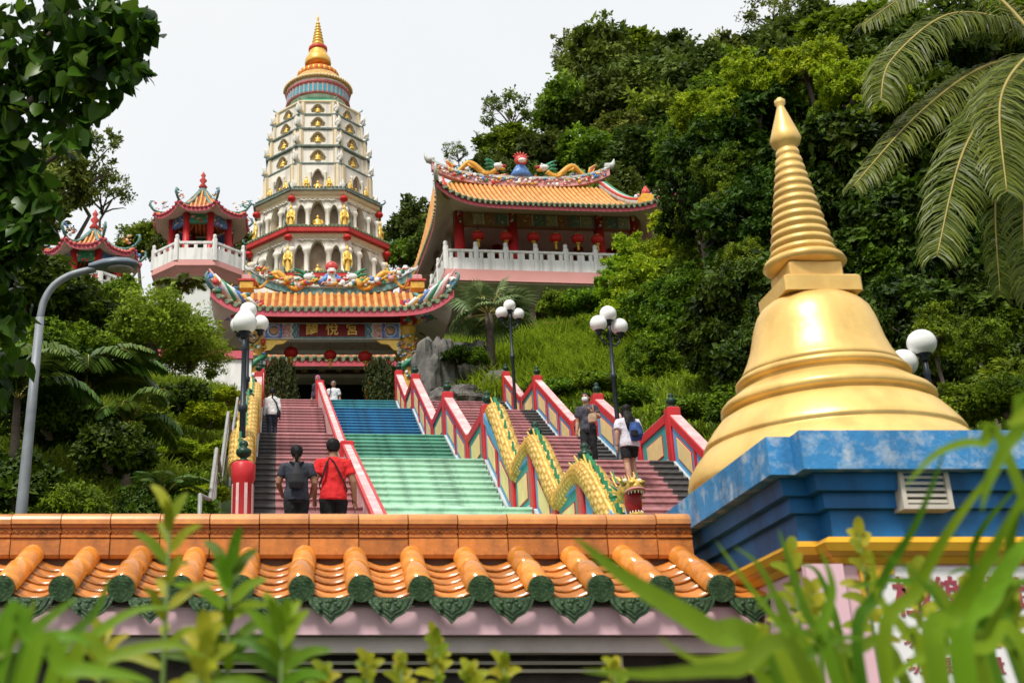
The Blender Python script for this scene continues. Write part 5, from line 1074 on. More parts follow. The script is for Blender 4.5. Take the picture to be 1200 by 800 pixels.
    for sh, el, wr in arms:
        e = sh.lerp(el, sleeve / .55 * .62) if sleeve < 1 else wr; pts = [sh - V((1 if sh.x > 0 else -1) * .03, 0, .0), sh, sh.lerp(e, .5), e] if sleeve < 1 else [sh, el, wr]
        top.tube(pts, [.042 * h * B, .044 * h * B, .044 * h * L_, .046 * h * L_] if sleeve < 1 else [.042 * h, .034 * h, .026 * h], 12)
    solid(top, 'shirt', shirt, t, .011, .03)
    # trousers or shorts
    tr = MB()
    if fullskirt: tr.loft([(V(0, 0, .30), .115 * h, .09 * h), (V(0, 0, .42), .108 * h, .088 * h), (V(0, 0, .5), .104 * h, .082 * h), (V(0, 0, .56), .094 * h, .072 * h)], 18)
    else:
        tr.loft([(V(0, 0, .45), .095 * h * B, .074 * h), (V(0, 0, .5), .105 * h * B, .081 * h), (V(0, 0, .56), .097 * h * B, .074 * h)], 18)
        for hip, kn, ank in legs:
            if pant_len >= 1: tr.tube([hip, hip.lerp(kn, .5), kn, kn.lerp(ank, .5), ank - V(0, 0, -.004)], [.063 * h * B, .056 * h * B, .045 * h * B, .042 * h * B, .036 * h], 12)
            else: tr.tube([hip, hip.lerp(kn, .5), hip.lerp(kn, pant_len)], [.062 * h * B, .062 * h * B, .06 * h * B], 12)
    solid(tr, 'trousers' if pant_len >= 1 else 'shorts', pants, t, .011, .025)
    for hip, kn, ank in legs:
        s_ = MB(); s_.tube([ank + V(0, -.034, -.022), ank + V(0, .02, -.018), ank + V(0, .08, -.029), ank + V(0, .106, -.034)], [.026 * h, .03 * h, .027 * h, .014 * h], 10); s_.tube([ank + V(0, -.005, -.02), ank + V(0, -.005, .012)], [.03 * h, .028 * h], 10); solid(s_, 'shoe', shoes or cloth('white_shoes', (.6, .6, .58)), t, .009, 0, 2)
    # hair
    hr2 = MB()
    hr2.loft([(hc + V(0, -.032, -.042), .04 * h, .03 * h), (hc + V(0, -.022, -.01), .056 * h, .046 * h), (hc + V(0, -.012, .025), .059 * h, .06 * h), (hc + V(0, -.010, .05), .051 * h, .056 * h), (hc + V(0, -.008, .068), .032 * h, .036 * h), (hc + V(0, -.008, .076), .014 * h, .016 * h)], 16)
    if hair in ('long', 'scarf'):
        w_ = .05 if hair == 'long' else .058
        hr2.loft([(hc + V(0, -.098, -.27 if hair == 'long' else -.1), .03 * h, .012 * h), (hc + V(0, -.10, -.18 if hair == 'long' else -.09), .052 * h, .02 * h), (hc + V(0, -.078, -.09), (w_ + .006) * h, .03 * h), (hc + V(0, -.03, -.02), (w_ + .003) * h, .034 * h), (hc + V(0, -.02, .02), .05 * h, .04 * h)], 14)
        for s in (-1, 1): hr2.tube([hc + V(s * .044, .01, .035), hc + V(s * .052, 0, -.02), hc + V(s * .05, -.015, -.1)], [.014 * h, .015 * h, .01 * h], 8)
    if hair == 'tail': hr2.tube([hc + V(0, -.055, .02), hc + V(0, -.085, 0), hc + V(0, -.08, -.07), hc + V(0, -.07, -.15)], [.018 * h, .02 * h, .02 * h, .006 * h], 9)
    solid(hr2, 'hair' if hair != 'scarf' else 'headscarf', hairmat, t, .009, .012, 2)
    for s in (-1, 1):
        MB().sph(hc + V(s * .019, .053, .006), (.0065 * h, .004 * h, .0045 * h), 8, 5).build('eye', M('eye_dark', (.02, .015, .012), .3, .1, 9), t); MB().tube([hc + V(s * .01, .057, .018), hc + V(s * .02, .056, .021), hc + V(s * .029, .05, .018)], .003 * h, 5).build('eyebrow', HAIR, t)
    if mask:
        m = MB(); m.loft([(hc + V(0, .03, -.058), .03 * h, .03 * h), (hc + V(0, .032, -.035), .041 * h, .036 * h), (hc + V(0, .034, -.012), .038 * h, .035 * h), (hc + V(0, .034, -.002), .03 * h, .03 * h)], 14); m.build('face_mask', cloth('mask_white', (.62, .66, .66), .05), t)
    else: MB().tube([hc + V(-.014, .052, -.036), hc + V(0, .057, -.037), hc + V(.014, .052, -.036)], .0035 * h, 5).build('mouth', M('lips', (.32, .11, .09), .5, .1, 9), t)
    return t, V, arms
BLK = cloth('black_cloth', (.012, .012, .014)); NAVY = cloth('charcoal_cloth', (.035, .04, .055)); WHT = cloth('white_cloth', (.66, .66, .66), .06); REDC = cloth('bright_red_cloth', (.62, .022, .025), .08)
def ground_at(u, Y, z): x = (u - PX) * (Y * cP + z * sP) / FPX; return Vector((x, Y, z))
# man in red, from behind, one foot on a higher step
t1, V1, A1 = person('man in red T-shirt and black trousers with a black strap, climbing', ground_at(391, 16.75, 2.85), R(2), 1.74, REDC, BLK, 'short', SKIND, .05, .0, ((-.045, -.03, -.16), (-.04, .05, -.30)), ((.05, -.02, -.165), (.065, .03, -.315)), build=1.06, shoes=BLK)
t2, V2, A2 = person('woman in charcoal T-shirt with tied hair climbing beside the man in red', ground_at(347, 16.35, 2.85), R(1), 1.54, NAVY, BLK, 'tail', SKIND, .04, 0, ((-.05, .0, -.15), (-.02, .10, -.22)), ((.05, .0, -.15), (.02, .10, -.22)), build=1.08, shoes=BLK, hairmat=HAIR)
t3, V3, A3 = person('woman in white long sleeved top and dark trousers climbing near the edge balustrade', ground_at(318.5, 28.6, 7.8), R(3), 1.36, WHT, cloth('blue_black_denim', (.03, .04, .06)), 'tail', SKIN, .08, .0, sleeve=1.0)
t4, V4, A4 = person('man in white shirt with a shoulder strap coming out of the gate', ground_at(391, 42.2, 12.1), R(178), 1.68, WHT, cloth('pale_shorts', (.5, .52, .45)), 'short', SKIND, .03, 0, pant_len=.9, hairmat=HAIRG)
t5, V5, A5 = person('person with a pink headscarf at the top of the divider wall', ground_at(372.5, 41.2, 12.1), R(150), 1.58, cloth('dark_print_cloth', (.05, .04, .06), .6), BLK, 'scarf', SKIN, .03, 0, sleeve=1.0, hairmat=HAIRP)
t6, V6, A6 = person('woman in face mask and dark printed T-shirt holding a bag, coming down', ground_at(693, 23.6, 5.85), R(150), 1.60, cloth('dark_print_tee', (.055, .055, .07), .7), BLK, 'tail', SKIN, .05, 0, ((-.05, .02, -.15), (.03, .10, -.06)), ((.03, -.01, -.165), (.035, .03, -.30)), mask=True, shoes=BLK)
t7, V7, A7 = person('girl with long black hair, pale top and black shorts, seen from behind', ground_at(742, 21.62, 5.009), R(2), 1.58, cloth('lilac_white_cloth', (.58, .56, .62), .1), BLK, 'long', SKIN, .075, .106, ((-.04, -.03, -.16), (-.05, -.02, -.30)), ((.04, .02, -.15), (.02, .10, -.18)), pant_len=.72, shoes=cloth('grey_shoes', (.2, .22, .25)), loose=1.12, sleeve=.62)
t8, V8, A8 = person('small figure in white shirt standing behind the landing wall left of gate', ground_at(262, 43.2, 13.4), R(200), 1.65, WHT, NAVY, 'short', SKIND, .02, 0)
# bags
def strap_on(t, V, pts, w_, mat): return MB().tube([V(*q) for q in pts], w_, 6, flat=.4).build('strap', mat, t)
def bag(label, t, cat='bag'): return thing('shoulder_bag', label, cat, t.location, t.rotation_euler.z)
b = bag('thin black sling bag strap crossing the back of the red T-shirt', t1)
MB().tube([V1(*q) for q in ((.0, -.0, .845), (-.045, -.055, .815), (-.062, -.085, .76), (-.085, -.088, .68), (-.116, -.04, .6), (-.10, .06, .56))], .02, 6, flat=.3).build('strap', BLK, b)
MB().tube([V1(*q) for q in ((-.03, -.05, .828), (.0, -.075, .79), (.05, -.092, .69), (.09, -.085, .6), (.112, -.03, .56), (.10, .06, .54))], .024, 6, flat=.3).build('strap', BLK, b); solid(MB().loft([(V1(.03, .11, .47), .09, .03), (V1(.03, .115, .52), .1, .04), (V1(.03, .11, .56), .09, .03)], 12), 'pouch', BLK, b)
b = bag('dark slouchy backpack on the charcoal T-shirt', t2, 'backpack')
solid(MB().loft([(V2(0, -.12, .565), .10, .04), (V2(0, -.13, .62), .12, .06), (V2(0, -.125, .70), .09, .055), (V2(0, -.1, .77), .05, .04), (V2(0, -.085, .82), .03, .02)], 14), 'pack', M('dark_pack', (.018, .018, .022), .7, .2, 8), b)
for s in (-1, 1): MB().tube([V2(s * .02, -.095, .80), V2(s * .05, -.06, .83), V2(s * .065, .02, .83), V2(s * .07, .085, .75), V2(s * .075, .085, .66)], .02, 6, flat=.35).build('strap', BLK, b)
b = bag('small black bag slung across the white top', t3); solid(MB().loft([(V3(.12, -.03, .44), .05, .08), (V3(.12, -.03, .52), .055, .09), (V3(.12, -.03, .56), .04, .07)], 10), 'pouch', BLK, b); MB().tube([V3(.115, -.04, .56), V3(.07, -.085, .7), V3(-.01, -.075, .8), V3(-.05, 0, .84), V3(-.02, .07, .78)], .016, 6, flat=.4).build('strap', BLK, b)
b = bag('black shoulder strap bag of the man in white', t4); MB().tube([V4(.05, -.06, .83), V4(.06, .02, .84), V4(.06, .085, .77), V4(.08, .085, .65), V4(.12, .02, .53)], .018, 6, flat=.4).build('strap', BLK, b); solid(MB().loft([(V4(.13, .0, .44), .04, .08), (V4(.13, .0, .54), .04, .08)], 10), 'pouch', BLK, b)
b = bag('beige handbag held by the masked woman', t6); solid(MB().loft([(V6(-.10, .12, .56), .09, .05), (V6(-.10, .12, .63), .1, .055), (V6(-.10, .12, .68), .07, .04)], 12), 'pouch', cloth('beige_bag', (.40, .27, .18)), b); MB().tube([V6(-.12, .12, .68), V6(-.11, .09, .76), V6(-.08, .02, .83), V6(-.09, -.05, .80)], .016, 6, flat=.4).build('strap', cloth('tan_strap', (.25, .14, .08)), b)
b = bag('blue and black backpack hung on the shoulder of the girl', t7, 'backpack')
solid(MB().loft([(V7(.05, -.12, .53), .10, .05), (V7(.055, -.135, .6), .13, .08), (V7(.055, -.13, .68), .125, .08), (V7(.05, -.12, .75), .09, .06)], 14), 'pack', cloth('blue_pack', (.03, .07, .22), .5), b); solid(MB().loft([(V7(.02, -.18, .56), .07, .03), (V7(.02, -.185, .64), .07, .03)], 12), 'pocket', BLK, b); MB().tube([V7(.04, -.12, .75), V7(.07, -.06, .83), V7(.085, .03, .83), V7(.09, .09, .72), V7(.1, .02, .6)], .02, 6, flat=.4).build('strap', BLK, b)

tr_ = tag(MB().box(-4.4, 2.85, .16, 3.0, -1.0, 1.8).build('terrace', CURB, None, tuple(SF(-4.6, 42, 11.6)), (0, 0, ROT)), 'raised terrace behind the landing wall', kind='structure')

# ------------------------------------------------------------------ foliage
rng = np.random.default_rng(11)
def unit(v): return v / np.maximum(1e-6, np.linalg.norm(v, axis=-1, keepdims=True))
def leaf_quads(c, d, nrm_, L, Wd, fold=.25):
    """one leaf per row: c base point, d direction, nrm_ facing; two quads folded on the midrib (kite)"""
    n = len(c); s = unit(np.cross(d, nrm_)); up = unit(np.cross(s, d)); L = L[:, None]; Wd = Wd[:, None]
    mid = c + d * L * .45
    a = c; b = mid + s * Wd - up * Wd * -fold; t = c + d * L - up * L * .12; e = mid - s * Wd + up * Wd * fold; m = mid
    co = np.stack([a, b, t, e, m], 1).reshape(-1, 3); i = np.arange(n)[:, None] * 5
    f = np.concatenate([i + np.array([[0, 1, 2, 4]]), i + np.array([[0, 4, 2, 3]])], 1).reshape(-1, 4)
    return co, f
def simple_quads(c, d, nrm_, L, Wd):
    s = unit(np.cross(d, nrm_)); L = L[:, None]; Wd = Wd[:, None]
    co = np.stack([c, c + d * L * .5 + s * Wd, c + d * L, c + d * L * .5 - s * Wd], 1).reshape(-1, 3); n = len(c)
    return co, np.arange(n * 4).reshape(n, 4)
def crown_mesh(name, mat, ncl, per, leaf, shape='ball', seed=1, asp=.55, cl=.22, fold=True, low=-.55, gap=.25):
    """leaf clumps through an uneven crown of radius about 1, centre at origin"""
    g = np.random.default_rng(seed); dirs = unit(g.normal(size=(ncl * 3, 3)))
    if shape != 'ball': dirs[:, 2] = np.abs(dirs[:, 2])
    dirs = dirs[dirs[:, 2] > low][:ncl]; n = len(dirs)
    lobes = unit(g.normal(size=(9, 3))); lob = np.max(dirs @ lobes.T, 1)
    rad = (.55 + .50 * np.clip(lob, 0, 1) ** 5) * (.55 + .45 * g.random(n) ** .45); tw = g.random(n) < .13; rad[tw] = rad[tw] * 1.16 + .05
    cen = dirs * rad[:, None]; tin = np.clip(g.normal(.45, .2, n), 0, 1)
    csz = cl * (.5 + .9 * g.random(n)); csz[tw] *= .55; lsz = .65 + .75 * g.random(n) ** 2
    keep = g.random(n) > gap * .3
    idx = np.repeat(np.arange(n)[keep], per); m = len(idx)
    off = g.normal(size=(m, 3)) * np.array([1, 1, .62]); off = unit(off) * (g.random((m, 1)) ** .45)
    pos = cen[idx] + off * csz[idx][:, None]
    out_ = unit(off * .8 + dirs[idx] * .6 + np.array([0, 0, .35]) + g.normal(size=(m, 3)) * .45)
    d = unit(g.normal(size=(m, 3)) + dirs[idx] * .8 + np.array([0, 0, -.45])); L = leaf * (.6 + .8 * g.random(m)) * lsz[idx]; W_ = L * asp * .5
    ti = np.clip(tin[idx] + g.normal(0, .17, m), 0, 1)
    if fold: co, f = leaf_quads(pos, d, out_, L, W_); ti = np.repeat(ti, 2)
    else: co, f = simple_quads(pos, d, out_, L, W_)
    return fast_mesh(name, co, f, mat, ti)
BARK = M('bark', (.11, .085, .065), .9, .35, 6, bump=.6, bscale=14)
def trunk_mesh(name, h, r, seed=1, limbs=6, spread=.6):
    """tapered trunk from z=-h to crown centre 0 with limbs into the crown (radius about 1)"""
    g = random.Random(seed); m = MB(); pts = [(g.uniform(-.06, .06) * i, g.uniform(-.06, .06) * i, -h + (h + .1) * i / 5) for i in range(6)]
    m.tube(pts, [r * 1.3, r, r * .9, r * .8, r * .65, r * .5], 9)
    return m.mesh(name, BARK)
def limb_mesh(name, r, seed, limbs=7, spread=.6):
    g = random.Random(seed); m = MB()
    for k in range(limbs):
        a = 2 * math.pi * k / limbs + g.random(); z = -.5 + .3 * g.random(); b = Vector((0, 0, z)); e = Vector((math.cos(a) * spread, math.sin(a) * spread, z + .3 + .35 * g.random()))
        m.tube([b, b.lerp(e, .5) + Vector((0, 0, .06)), e, e * 1.15], [r * .5, r * .36, r * .2, r * .06], 6)
    return m.mesh(name, BARK)
LIMB = [limb_mesh('limbs', .09, 31), limb_mesh('limbs', .07, 32, 9, .7)]
LD = LEAF('leaf_dark_jungle', (.007, .022, .002), (.085, .165, .008), .5, .26)
LM = LEAF('leaf_mid_green', (.028, .075, .005), (.22, .36, .015), .5, .35)
LL = LEAF('leaf_lime', (.12, .18, .010), (.36, .45, .03), .45, .35)
LO = LEAF('leaf_olive', (.05, .085, .012), (.25, .30, .04), .5, .25)
LG = LEAF('leaf_grey_green', (.04, .06, .03), (.12, .15, .07), .55, .25)
LB = LEAF('leaf_bright', (.10, .20, .006), (.46, .62, .02), .5, .4)
# crown variants (shared by all trees of a kind)
LDF = LEAF('leaf_far_dark_hazed', (.025, .05, .008), (.13, .19, .025), .5, .28)  # lighter copy of the dark leaf, distance haze put into its colour
CR = {'far_dark': [crown_mesh('crown', LDF, 150, 60, .16, seed=s, fold=False, cl=.24) for s in (1, 2)],
      'far_mid': [crown_mesh('crown', LM, 150, 60, .15, seed=s, fold=False, cl=.24) for s in (3, 4)],
      'far_olive': [crown_mesh('crown', LO, 130, 55, .15, seed=s, fold=False, cl=.22) for s in (5, 6)],
      'sparse': [crown_mesh('crown', LO, 60, 55, .10, seed=s, fold=False, cl=.2, low=-.2, gap=1.2) for s in (7, 8)],
      'wall_dark': [crown_mesh('crown', LD, 270, 105, .085, seed=s, cl=.135, low=-.9) for s in (9, 10)],
      'wall_mid': [crown_mesh('crown', LM, 250, 105, .085, seed=s, cl=.135, low=-.9) for s in (12, 13)],
      'wall_lime': [crown_mesh('crown', LB, 230, 100, .085, seed=s, cl=.14, low=-.5) for s in (14,)],
      'bush_dark': [crown_mesh('crown', LD, 130, 70, .14, 'dome', seed=s, cl=.24) for s in (15, 16)],
      'bush_mid': [crown_mesh('crown', LM, 130, 70, .13, 'dome', seed=s, cl=.24) for s in (17, 18)],
      'bush_lime': [crown_mesh('crown', LL, 190, 95, .075, 'dome', seed=s, cl=.2, asp=.45) for s in (19, 20)],
      'bush_bright': [crown_mesh('crown', LB, 190, 80, .12, 'dome', seed=s, cl=.22) for s in (21, 22)]}
TRK = [trunk_mesh('trunk', 1.7, .09, s) for s in (1, 2, 3)]; TRKT = [trunk_mesh('trunk', 2.3, .055, s, 8, .7) for s in (4, 5)]; STEM = trunk_mesh('trunk', .35, .07, 6, 6, .5)
cnt = [0]
def tree(name, label, x, y, r, kind, group, zc=None, sq=1.0, thin=False, base=None):
    """crown radius r; crown centre zc above ground"""
    cnt[0] += 1; g = (H(x, y) if base is None else base); i = cnt[0]
    zc = zc if zc is not None else r * 1.5; hgt = 2.3 if thin else 1.7
    t = thing(name, label, 'tree', (x, y, g), random.uniform(0, 6.28), group)
    link('crown', CR[kind][i % len(CR[kind])], t, (0, 0, zc), None, (r * random.uniform(.9, 1.1), r * random.uniform(.9, 1.1), r * sq))
    tk = link('trunk', (TRKT if thin else TRK)[i % 2], t, (0, 0, zc), None, (r, r, (zc + .4) / hgt)); lo = link('limb', LIMB[1 if thin else 0], t, (0, 0, zc), None, r * .9); return t
def bush(name, label, x, y, r, kind, group, sq=.9, base=None, cat='shrub'):
    cnt[0] += 1; g = (H(x, y) if base is None else base); t = thing(name, label, cat, (x, y, g - .1), random.uniform(0, 6.28), group)
    link('foliage', CR[kind][cnt[0] % len(CR[kind])], t, (0, 0, .1), None, (r * random.uniform(.9, 1.1), r * random.uniform(.9, 1.1), r * sq)); link('stem', STEM, t, (0, 0, .3 * r), None, r); return t
def at_px(fn, name, label, u, v, Y, rpx, kind, group, **k):
    """tree whose crown centre stands at that place"""
    p = P(u, v, Y); r = rpx * px(Y, p.z); g = H(p.x, p.y); zc = p.z - g
    if fn is tree:
        zc = max(zc, r * .8); return tree(name, label, p.x, p.y, r, kind, group, zc=zc, **k)
    return bush(name, label, p.x, p.y, r, kind, group, base=p.z - r * .45, **k)
# forested hilltop and slopes
hill = 'trees of the forested hill'
far = [(700, 75, 118, 52, 'far_olive'), (745, 70, 122, 46, 'far_mid'), (790, 80, 116, 46, 'far_dark'), (840, 82, 120, 44, 'far_olive'), (660, 130, 112, 42, 'far_mid'), (710, 135, 108, 46, 'far_dark'), (760, 130, 108, 48, 'far_olive'), (815, 140, 104, 50, 'far_dark'), (868, 118, 108, 44, 'far_mid'),
       (600, 175, 104, 36, 'far_mid'), (640, 180, 98, 38, 'far_dark'), (690, 185, 95, 42, 'far_mid'), (745, 190, 92, 44, 'far_dark'), (800, 195, 90, 46, 'far_mid'), (575, 205, 96, 30, 'far_dark'), (545, 225, 100, 26, 'far_mid'), (900, 60, 122, 40, 'far_dark'), (945, 45, 118, 46, 'far_dark'), (990, 40, 112, 46, 'far_mid'), (920, 100, 104, 50, 'far_dark'), (1040, 40, 110, 52, 'far_mid'), (1100, 60, 108, 55, 'far_dark'), (1160, 50, 110, 55, 'far_mid'), (1230, 40, 110, 60, 'far_dark'),
       (770, 150, 99, 42, 'far_mid'), (728, 160, 97, 36, 'far_olive'), (790, 165, 97, 36, 'far_dark'), (615, 225, 84, 36, 'far_dark'), (665, 232, 80, 36, 'far_mid'), (725, 240, 80, 40, 'far_dark')]
def hill_place(u, v):
    if u > 1020: return 'behind the coconut palm fronds'
    if u > 880: return 'on the skyline above the stupa spire'
    if v < 100: return 'on the crest of the hill against the sky'
    if v < 150: return 'just below the crest of the hill'
    return 'above the dragon ridge of the big hall' if v < 210 else 'right behind the roof of the big hall'
tone = {'far_olive': 'olive green broad', 'far_mid': 'mid green dense', 'far_dark': 'dark green dense'}
for u, v, Y, r, k in far: at_px(tree, 'hill_tree', tone[k] + ' tree ' + hill_place(u, v), u, v, Y, r, k, hill, sq=random.uniform(.8, 1.0))
for u, v, Y, r, k, lb in ((598, 140, 108, 37, 'sparse', 'open crowned tree standing alone on the hill shoulder'), (537, 182, 118, 20, 'sparse', 'small pale tree at the foot of the hill skyline'), (668, 70, 126, 30, 'sparse', 'thin leaning tree at the edge of the hilltop wood'), (905, 22, 122, 38, 'sparse', 'feathery tall tree on the skyline above the gilded stupa'), (575, 130, 110, 16, 'sparse', 'wispy low branch tree on the hill shoulder')):
    at_px(tree, 'skyline_tree', lb, u, v, Y, r, k, hill, thin=True)
for u, v, Y, r, k in ((485, 268, 96, 34, 'far_dark'), (470, 300, 92, 24, 'far_mid'), (510, 285, 88, 30, 'far_dark')): at_px(tree, 'pagoda_tree', 'dark tree rising between the white pagoda and the big hall', u, v, Y, r, k, 'trees behind the pagoda')
for u, v, Y, r, k in ((165, 282, 88, 26, 'far_mid'), (190, 292, 84, 20, 'far_dark'), (290, 290, 90, 22, 'far_dark'), (225, 300, 92, 26, 'far_mid')): at_px(tree, 'ridge_tree', 'bushy green tree behind the open octagonal pavilion', u, v, Y, r, k, 'trees behind the pavilion')
for u, v, Y, r, k in ((100, 200, 72, 52, 'sparse'), (72, 215, 70, 44, 'far_olive'), (120, 235, 74, 40, 'sparse'), (40, 240, 66, 46, 'far_olive')): at_px(tree, 'tall_tree', 'tall open crowned tree behind the orange roofed pavilion', u, v, Y, r, k, 'tall trees behind the left pavilion', thin=True)
# dark forest wall on the right
rw = 'jungle trees on the right slope'
for u, v, Y, r, k in ((870, 180, 34, 80, 'wall_dark'), (940, 130, 36, 75, 'wall_dark'), (1010, 110, 33, 80, 'wall_dark'), (820, 230, 38, 58, 'wall_dark'), (900, 270, 31, 85, 'wall_dark'), (990, 220, 30, 95, 'wall_dark'), (1080, 180, 29, 110, 'wall_dark'), (1180, 200, 28, 120, 'wall_dark'), (870, 360, 28, 80, 'wall_dark'), (960, 340, 27, 95, 'wall_dark'), (1060, 320, 26, 105, 'wall_dark'), (1170, 340, 25, 115, 'wall_dark'), (900, 430, 24.5, 75, 'wall_dark'), (1090, 430, 22, 100, 'wall_dark'), (1200, 440, 20, 100, 'wall_dark'), (1260, 300, 26, 130, 'wall_dark')):
    at_px(tree, 'jungle_tree', ('broad' if r > 90 else 'tall') + ' dark jungle tree ' + ('between the big hall and the stupa spire' if u < 890 and v < 300 else 'behind the ringed stupa spire' if u < 1020 and v < 300 else 'behind the hanging palm fronds' if v < 300 else 'behind the left shoulder of the golden bell' if u < 980 else 'behind the right side of the golden bell' if u < 1110 else 'below the palm fronds near the white globes'), u, v, Y, r, k, rw, sq=1.05)
for u, v, Y, r, k in ((850, 250, 31, 30, 'wall_mid'), (925, 215, 31.5, 34, 'wall_mid'), (880, 310, 27.5, 30, 'wall_mid'), (1010, 165, 28.5, 34, 'wall_mid'), (835, 350, 29, 30, 'wall_mid'), (1120, 290, 23, 36, 'wall_dark'), (960, 160, 31, 30, 'wall_mid'), (845, 200, 33, 32, 'wall_mid'), (1095, 395, 19, 34, 'wall_mid'), (1150, 400, 17.5, 34, 'wall_mid')):
    at_px(tree, 'climber_tree', 'mid green climber covered young tree ' + ('beside the stupa spire' if v < 260 else 'beside the golden bell' if u < 1080 else 'near the white globes'), u, v, Y, r, k, 'young trees before the jungle', sq=1.15)
for u, v, Y, r, k in ((840, 120, 40, 46, 'wall_mid'), (890, 105, 33, 48, 'wall_lime'), (945, 85, 32, 46, 'wall_lime'), (1000, 105, 30, 48, 'wall_lime'), (850, 150, 33.5, 40, 'wall_lime'), (820, 135, 35, 34, 'wall_lime'), (1035, 130, 28, 38, 'wall_lime'), (805, 165, 41, 42, 'wall_mid')): at_px(tree, 'vine_tree', ('bright lime' if k == 'wall_lime' else 'mid green') + ' crowned tree topping the dark jungle ' + ('beside the hill crest' if u < 860 else 'behind the tip of the stupa spire' if u < 960 else 'next to the palm fronds'), u, v, Y, r, k, 'lime topped trees')
for u, v, Y, r, k in ((748, 312, 46, 36, 'wall_lime'), (800, 290, 44, 42, 'wall_lime'), (722, 338, 45, 30, 'wall_lime'), (760, 350, 42, 52, 'wall_lime'), (815, 330, 40, 50, 'wall_mid'), (800, 395, 37, 52, 'wall_mid'), (730, 385, 42, 36, 'wall_lime'), (845, 430, 30, 45, 'wall_mid'), (770, 430, 34, 34, 'wall_mid')):
    at_px(tree, 'bank_tree', 'bright green leafy tree crowding the end of the big hall' if k == 'wall_lime' else 'mid green tree crowding the bank beside the big hall', u, v, Y, r * 1.12, k, 'trees beside the big hall', sq=1.0)
for u, v, Y, r, k in ((1120, 470, 13.5, 42, 'bush_mid'), (1175, 455, 13, 50, 'bush_mid'), (1090, 480, 15, 34, 'bush_bright'), (1215, 430, 14, 50, 'bush_mid')): at_px(bush, 'globe_lamp_shrub', ('bright' if k == 'bush_bright' else 'mid green') + ' leafy shrub behind the stupa below the white globes', u, v, Y, r, k, 'shrubs behind the stupa')
for u, v, Y, r, k in ((655, 352, 50, 26, 'bush_mid'), (690, 345, 49, 28, 'bush_mid')): at_px(bush, 'pillar_shrub', 'dark shrub in front of the hall pillars', u, v, Y, r, k, 'shrubs under the hall')
for u, v, Y, r, k in ((620, 455, 38.5, 20, 'bush_mid'), (660, 448, 36, 24, 'bush_mid'), (740, 460, 29, 24, 'bush_mid'), (800, 470, 26, 34, 'bush_mid'), (850, 470, 24, 36, 'bush_mid'), (535, 412, 42.8, 20, 'bush_dark'), (560, 415, 42.6, 18, 'bush_mid'), (700, 440, 33, 26, 'bush_mid')): at_px(bush, 'rail_shrub', 'low green shrub ' + ('beside the grey rocks' if u < 560 else 'below the lamp on the grassy bank' if u < 680 else 'behind the masked woman' if u < 760 else 'behind the lowest bank balustrade posts'), u, v, Y, r, k, 'low shrubs behind the balustrade', sq=.8)
# left bank
lg = 'shrubs of the left bank'
at_px(bush, 'lime_bush', 'large lime yellow bush below the octagonal pavilion', 182, 378, 33, 80, 'bush_lime', lg); at_px(bush, 'lime_bush', 'smaller lime bush beside the large lime one', 225, 405, 34, 46, 'bush_lime', lg)
for u, v, Y, r, k in ((90, 350, 36, 60, 'bush_dark'), (30, 330, 30, 70, 'bush_dark'), (140, 340, 42, 34, 'bush_mid'), (210, 460, 27, 34, 'bush_dark'), (60, 480, 20, 60, 'bush_dark'), (130, 520, 18, 56, 'bush_dark'), (20, 560, 15.5, 62, 'bush_dark'), (90, 580, 15, 50, 'bush_mid'), (170, 590, 16, 42, 'bush_dark'), (160, 480, 24, 44, 'bush_mid'), (30, 440, 22, 60, 'bush_mid'), (230, 560, 20, 30, 'bush_mid'), (90, 430, 27, 50, 'bush_dark'), (225, 590, 17, 34, 'bush_mid'), (55, 400, 26, 44, 'bush_mid'), (110, 395, 30, 36, 'bush_mid')):
    at_px(bush, 'bank_bush', ('dense dark' if k == 'bush_dark' else 'mid green') + ' bush ' + ('behind the curved arm of the street lamp' if v < 400 else 'between the lime bush and the stair handrail' if u > 190 else 'among the arching feather palms' if v < 530 and u > 80 else 'beside the street lamp pole' if u < 70 else 'just above the tile ridge on the left bank'), u, v, Y, r, k, lg)
for u, v, Y, r, k in ((245, 480, 27, 34, 'bush_bright'), (255, 520, 23, 30, 'bush_bright'), (215, 520, 24, 30, 'bush_bright'), (240, 570, 19, 28, 'bush_bright'), (265, 460, 31, 22, 'bush_bright')): at_px(bush, 'ground_shrub', 'low bright green shrub beside the stair handrail', u, v, Y, r, k, lg, sq=.6)
for u, v in ((330, 442), (447, 440)):
    FLW = LEAF('leaf_flowering', (.012, .022, .005), (.06, .075, .012), .5, .25, yellow=(.5, .16, .03)); p = P(u, v, 43.6); t = thing('potted_shrub', 'dark flowering shrub standing beside the gate doorway', 'shrub', (p.x, p.y, 12.0), 0, 'shrubs flanking the gate')
    if u == 330: gm_ = crown_mesh('foliage', FLW, 150, 80, .17, seed=33, cl=.24, low=-.95)
    link('foliage', gm_, t, (0, 0, 2.0), None, (.62, .5, 1.45)); link('stem', STEM, t, (0, 0, .6), None, 1.2); MB().lathe([(.3, 0), (.42, .5), (.45, .55), (.36, .56)], 14).build('pot', M('pot_brown', (.2, .1, .06), .7, .1, 4), t)

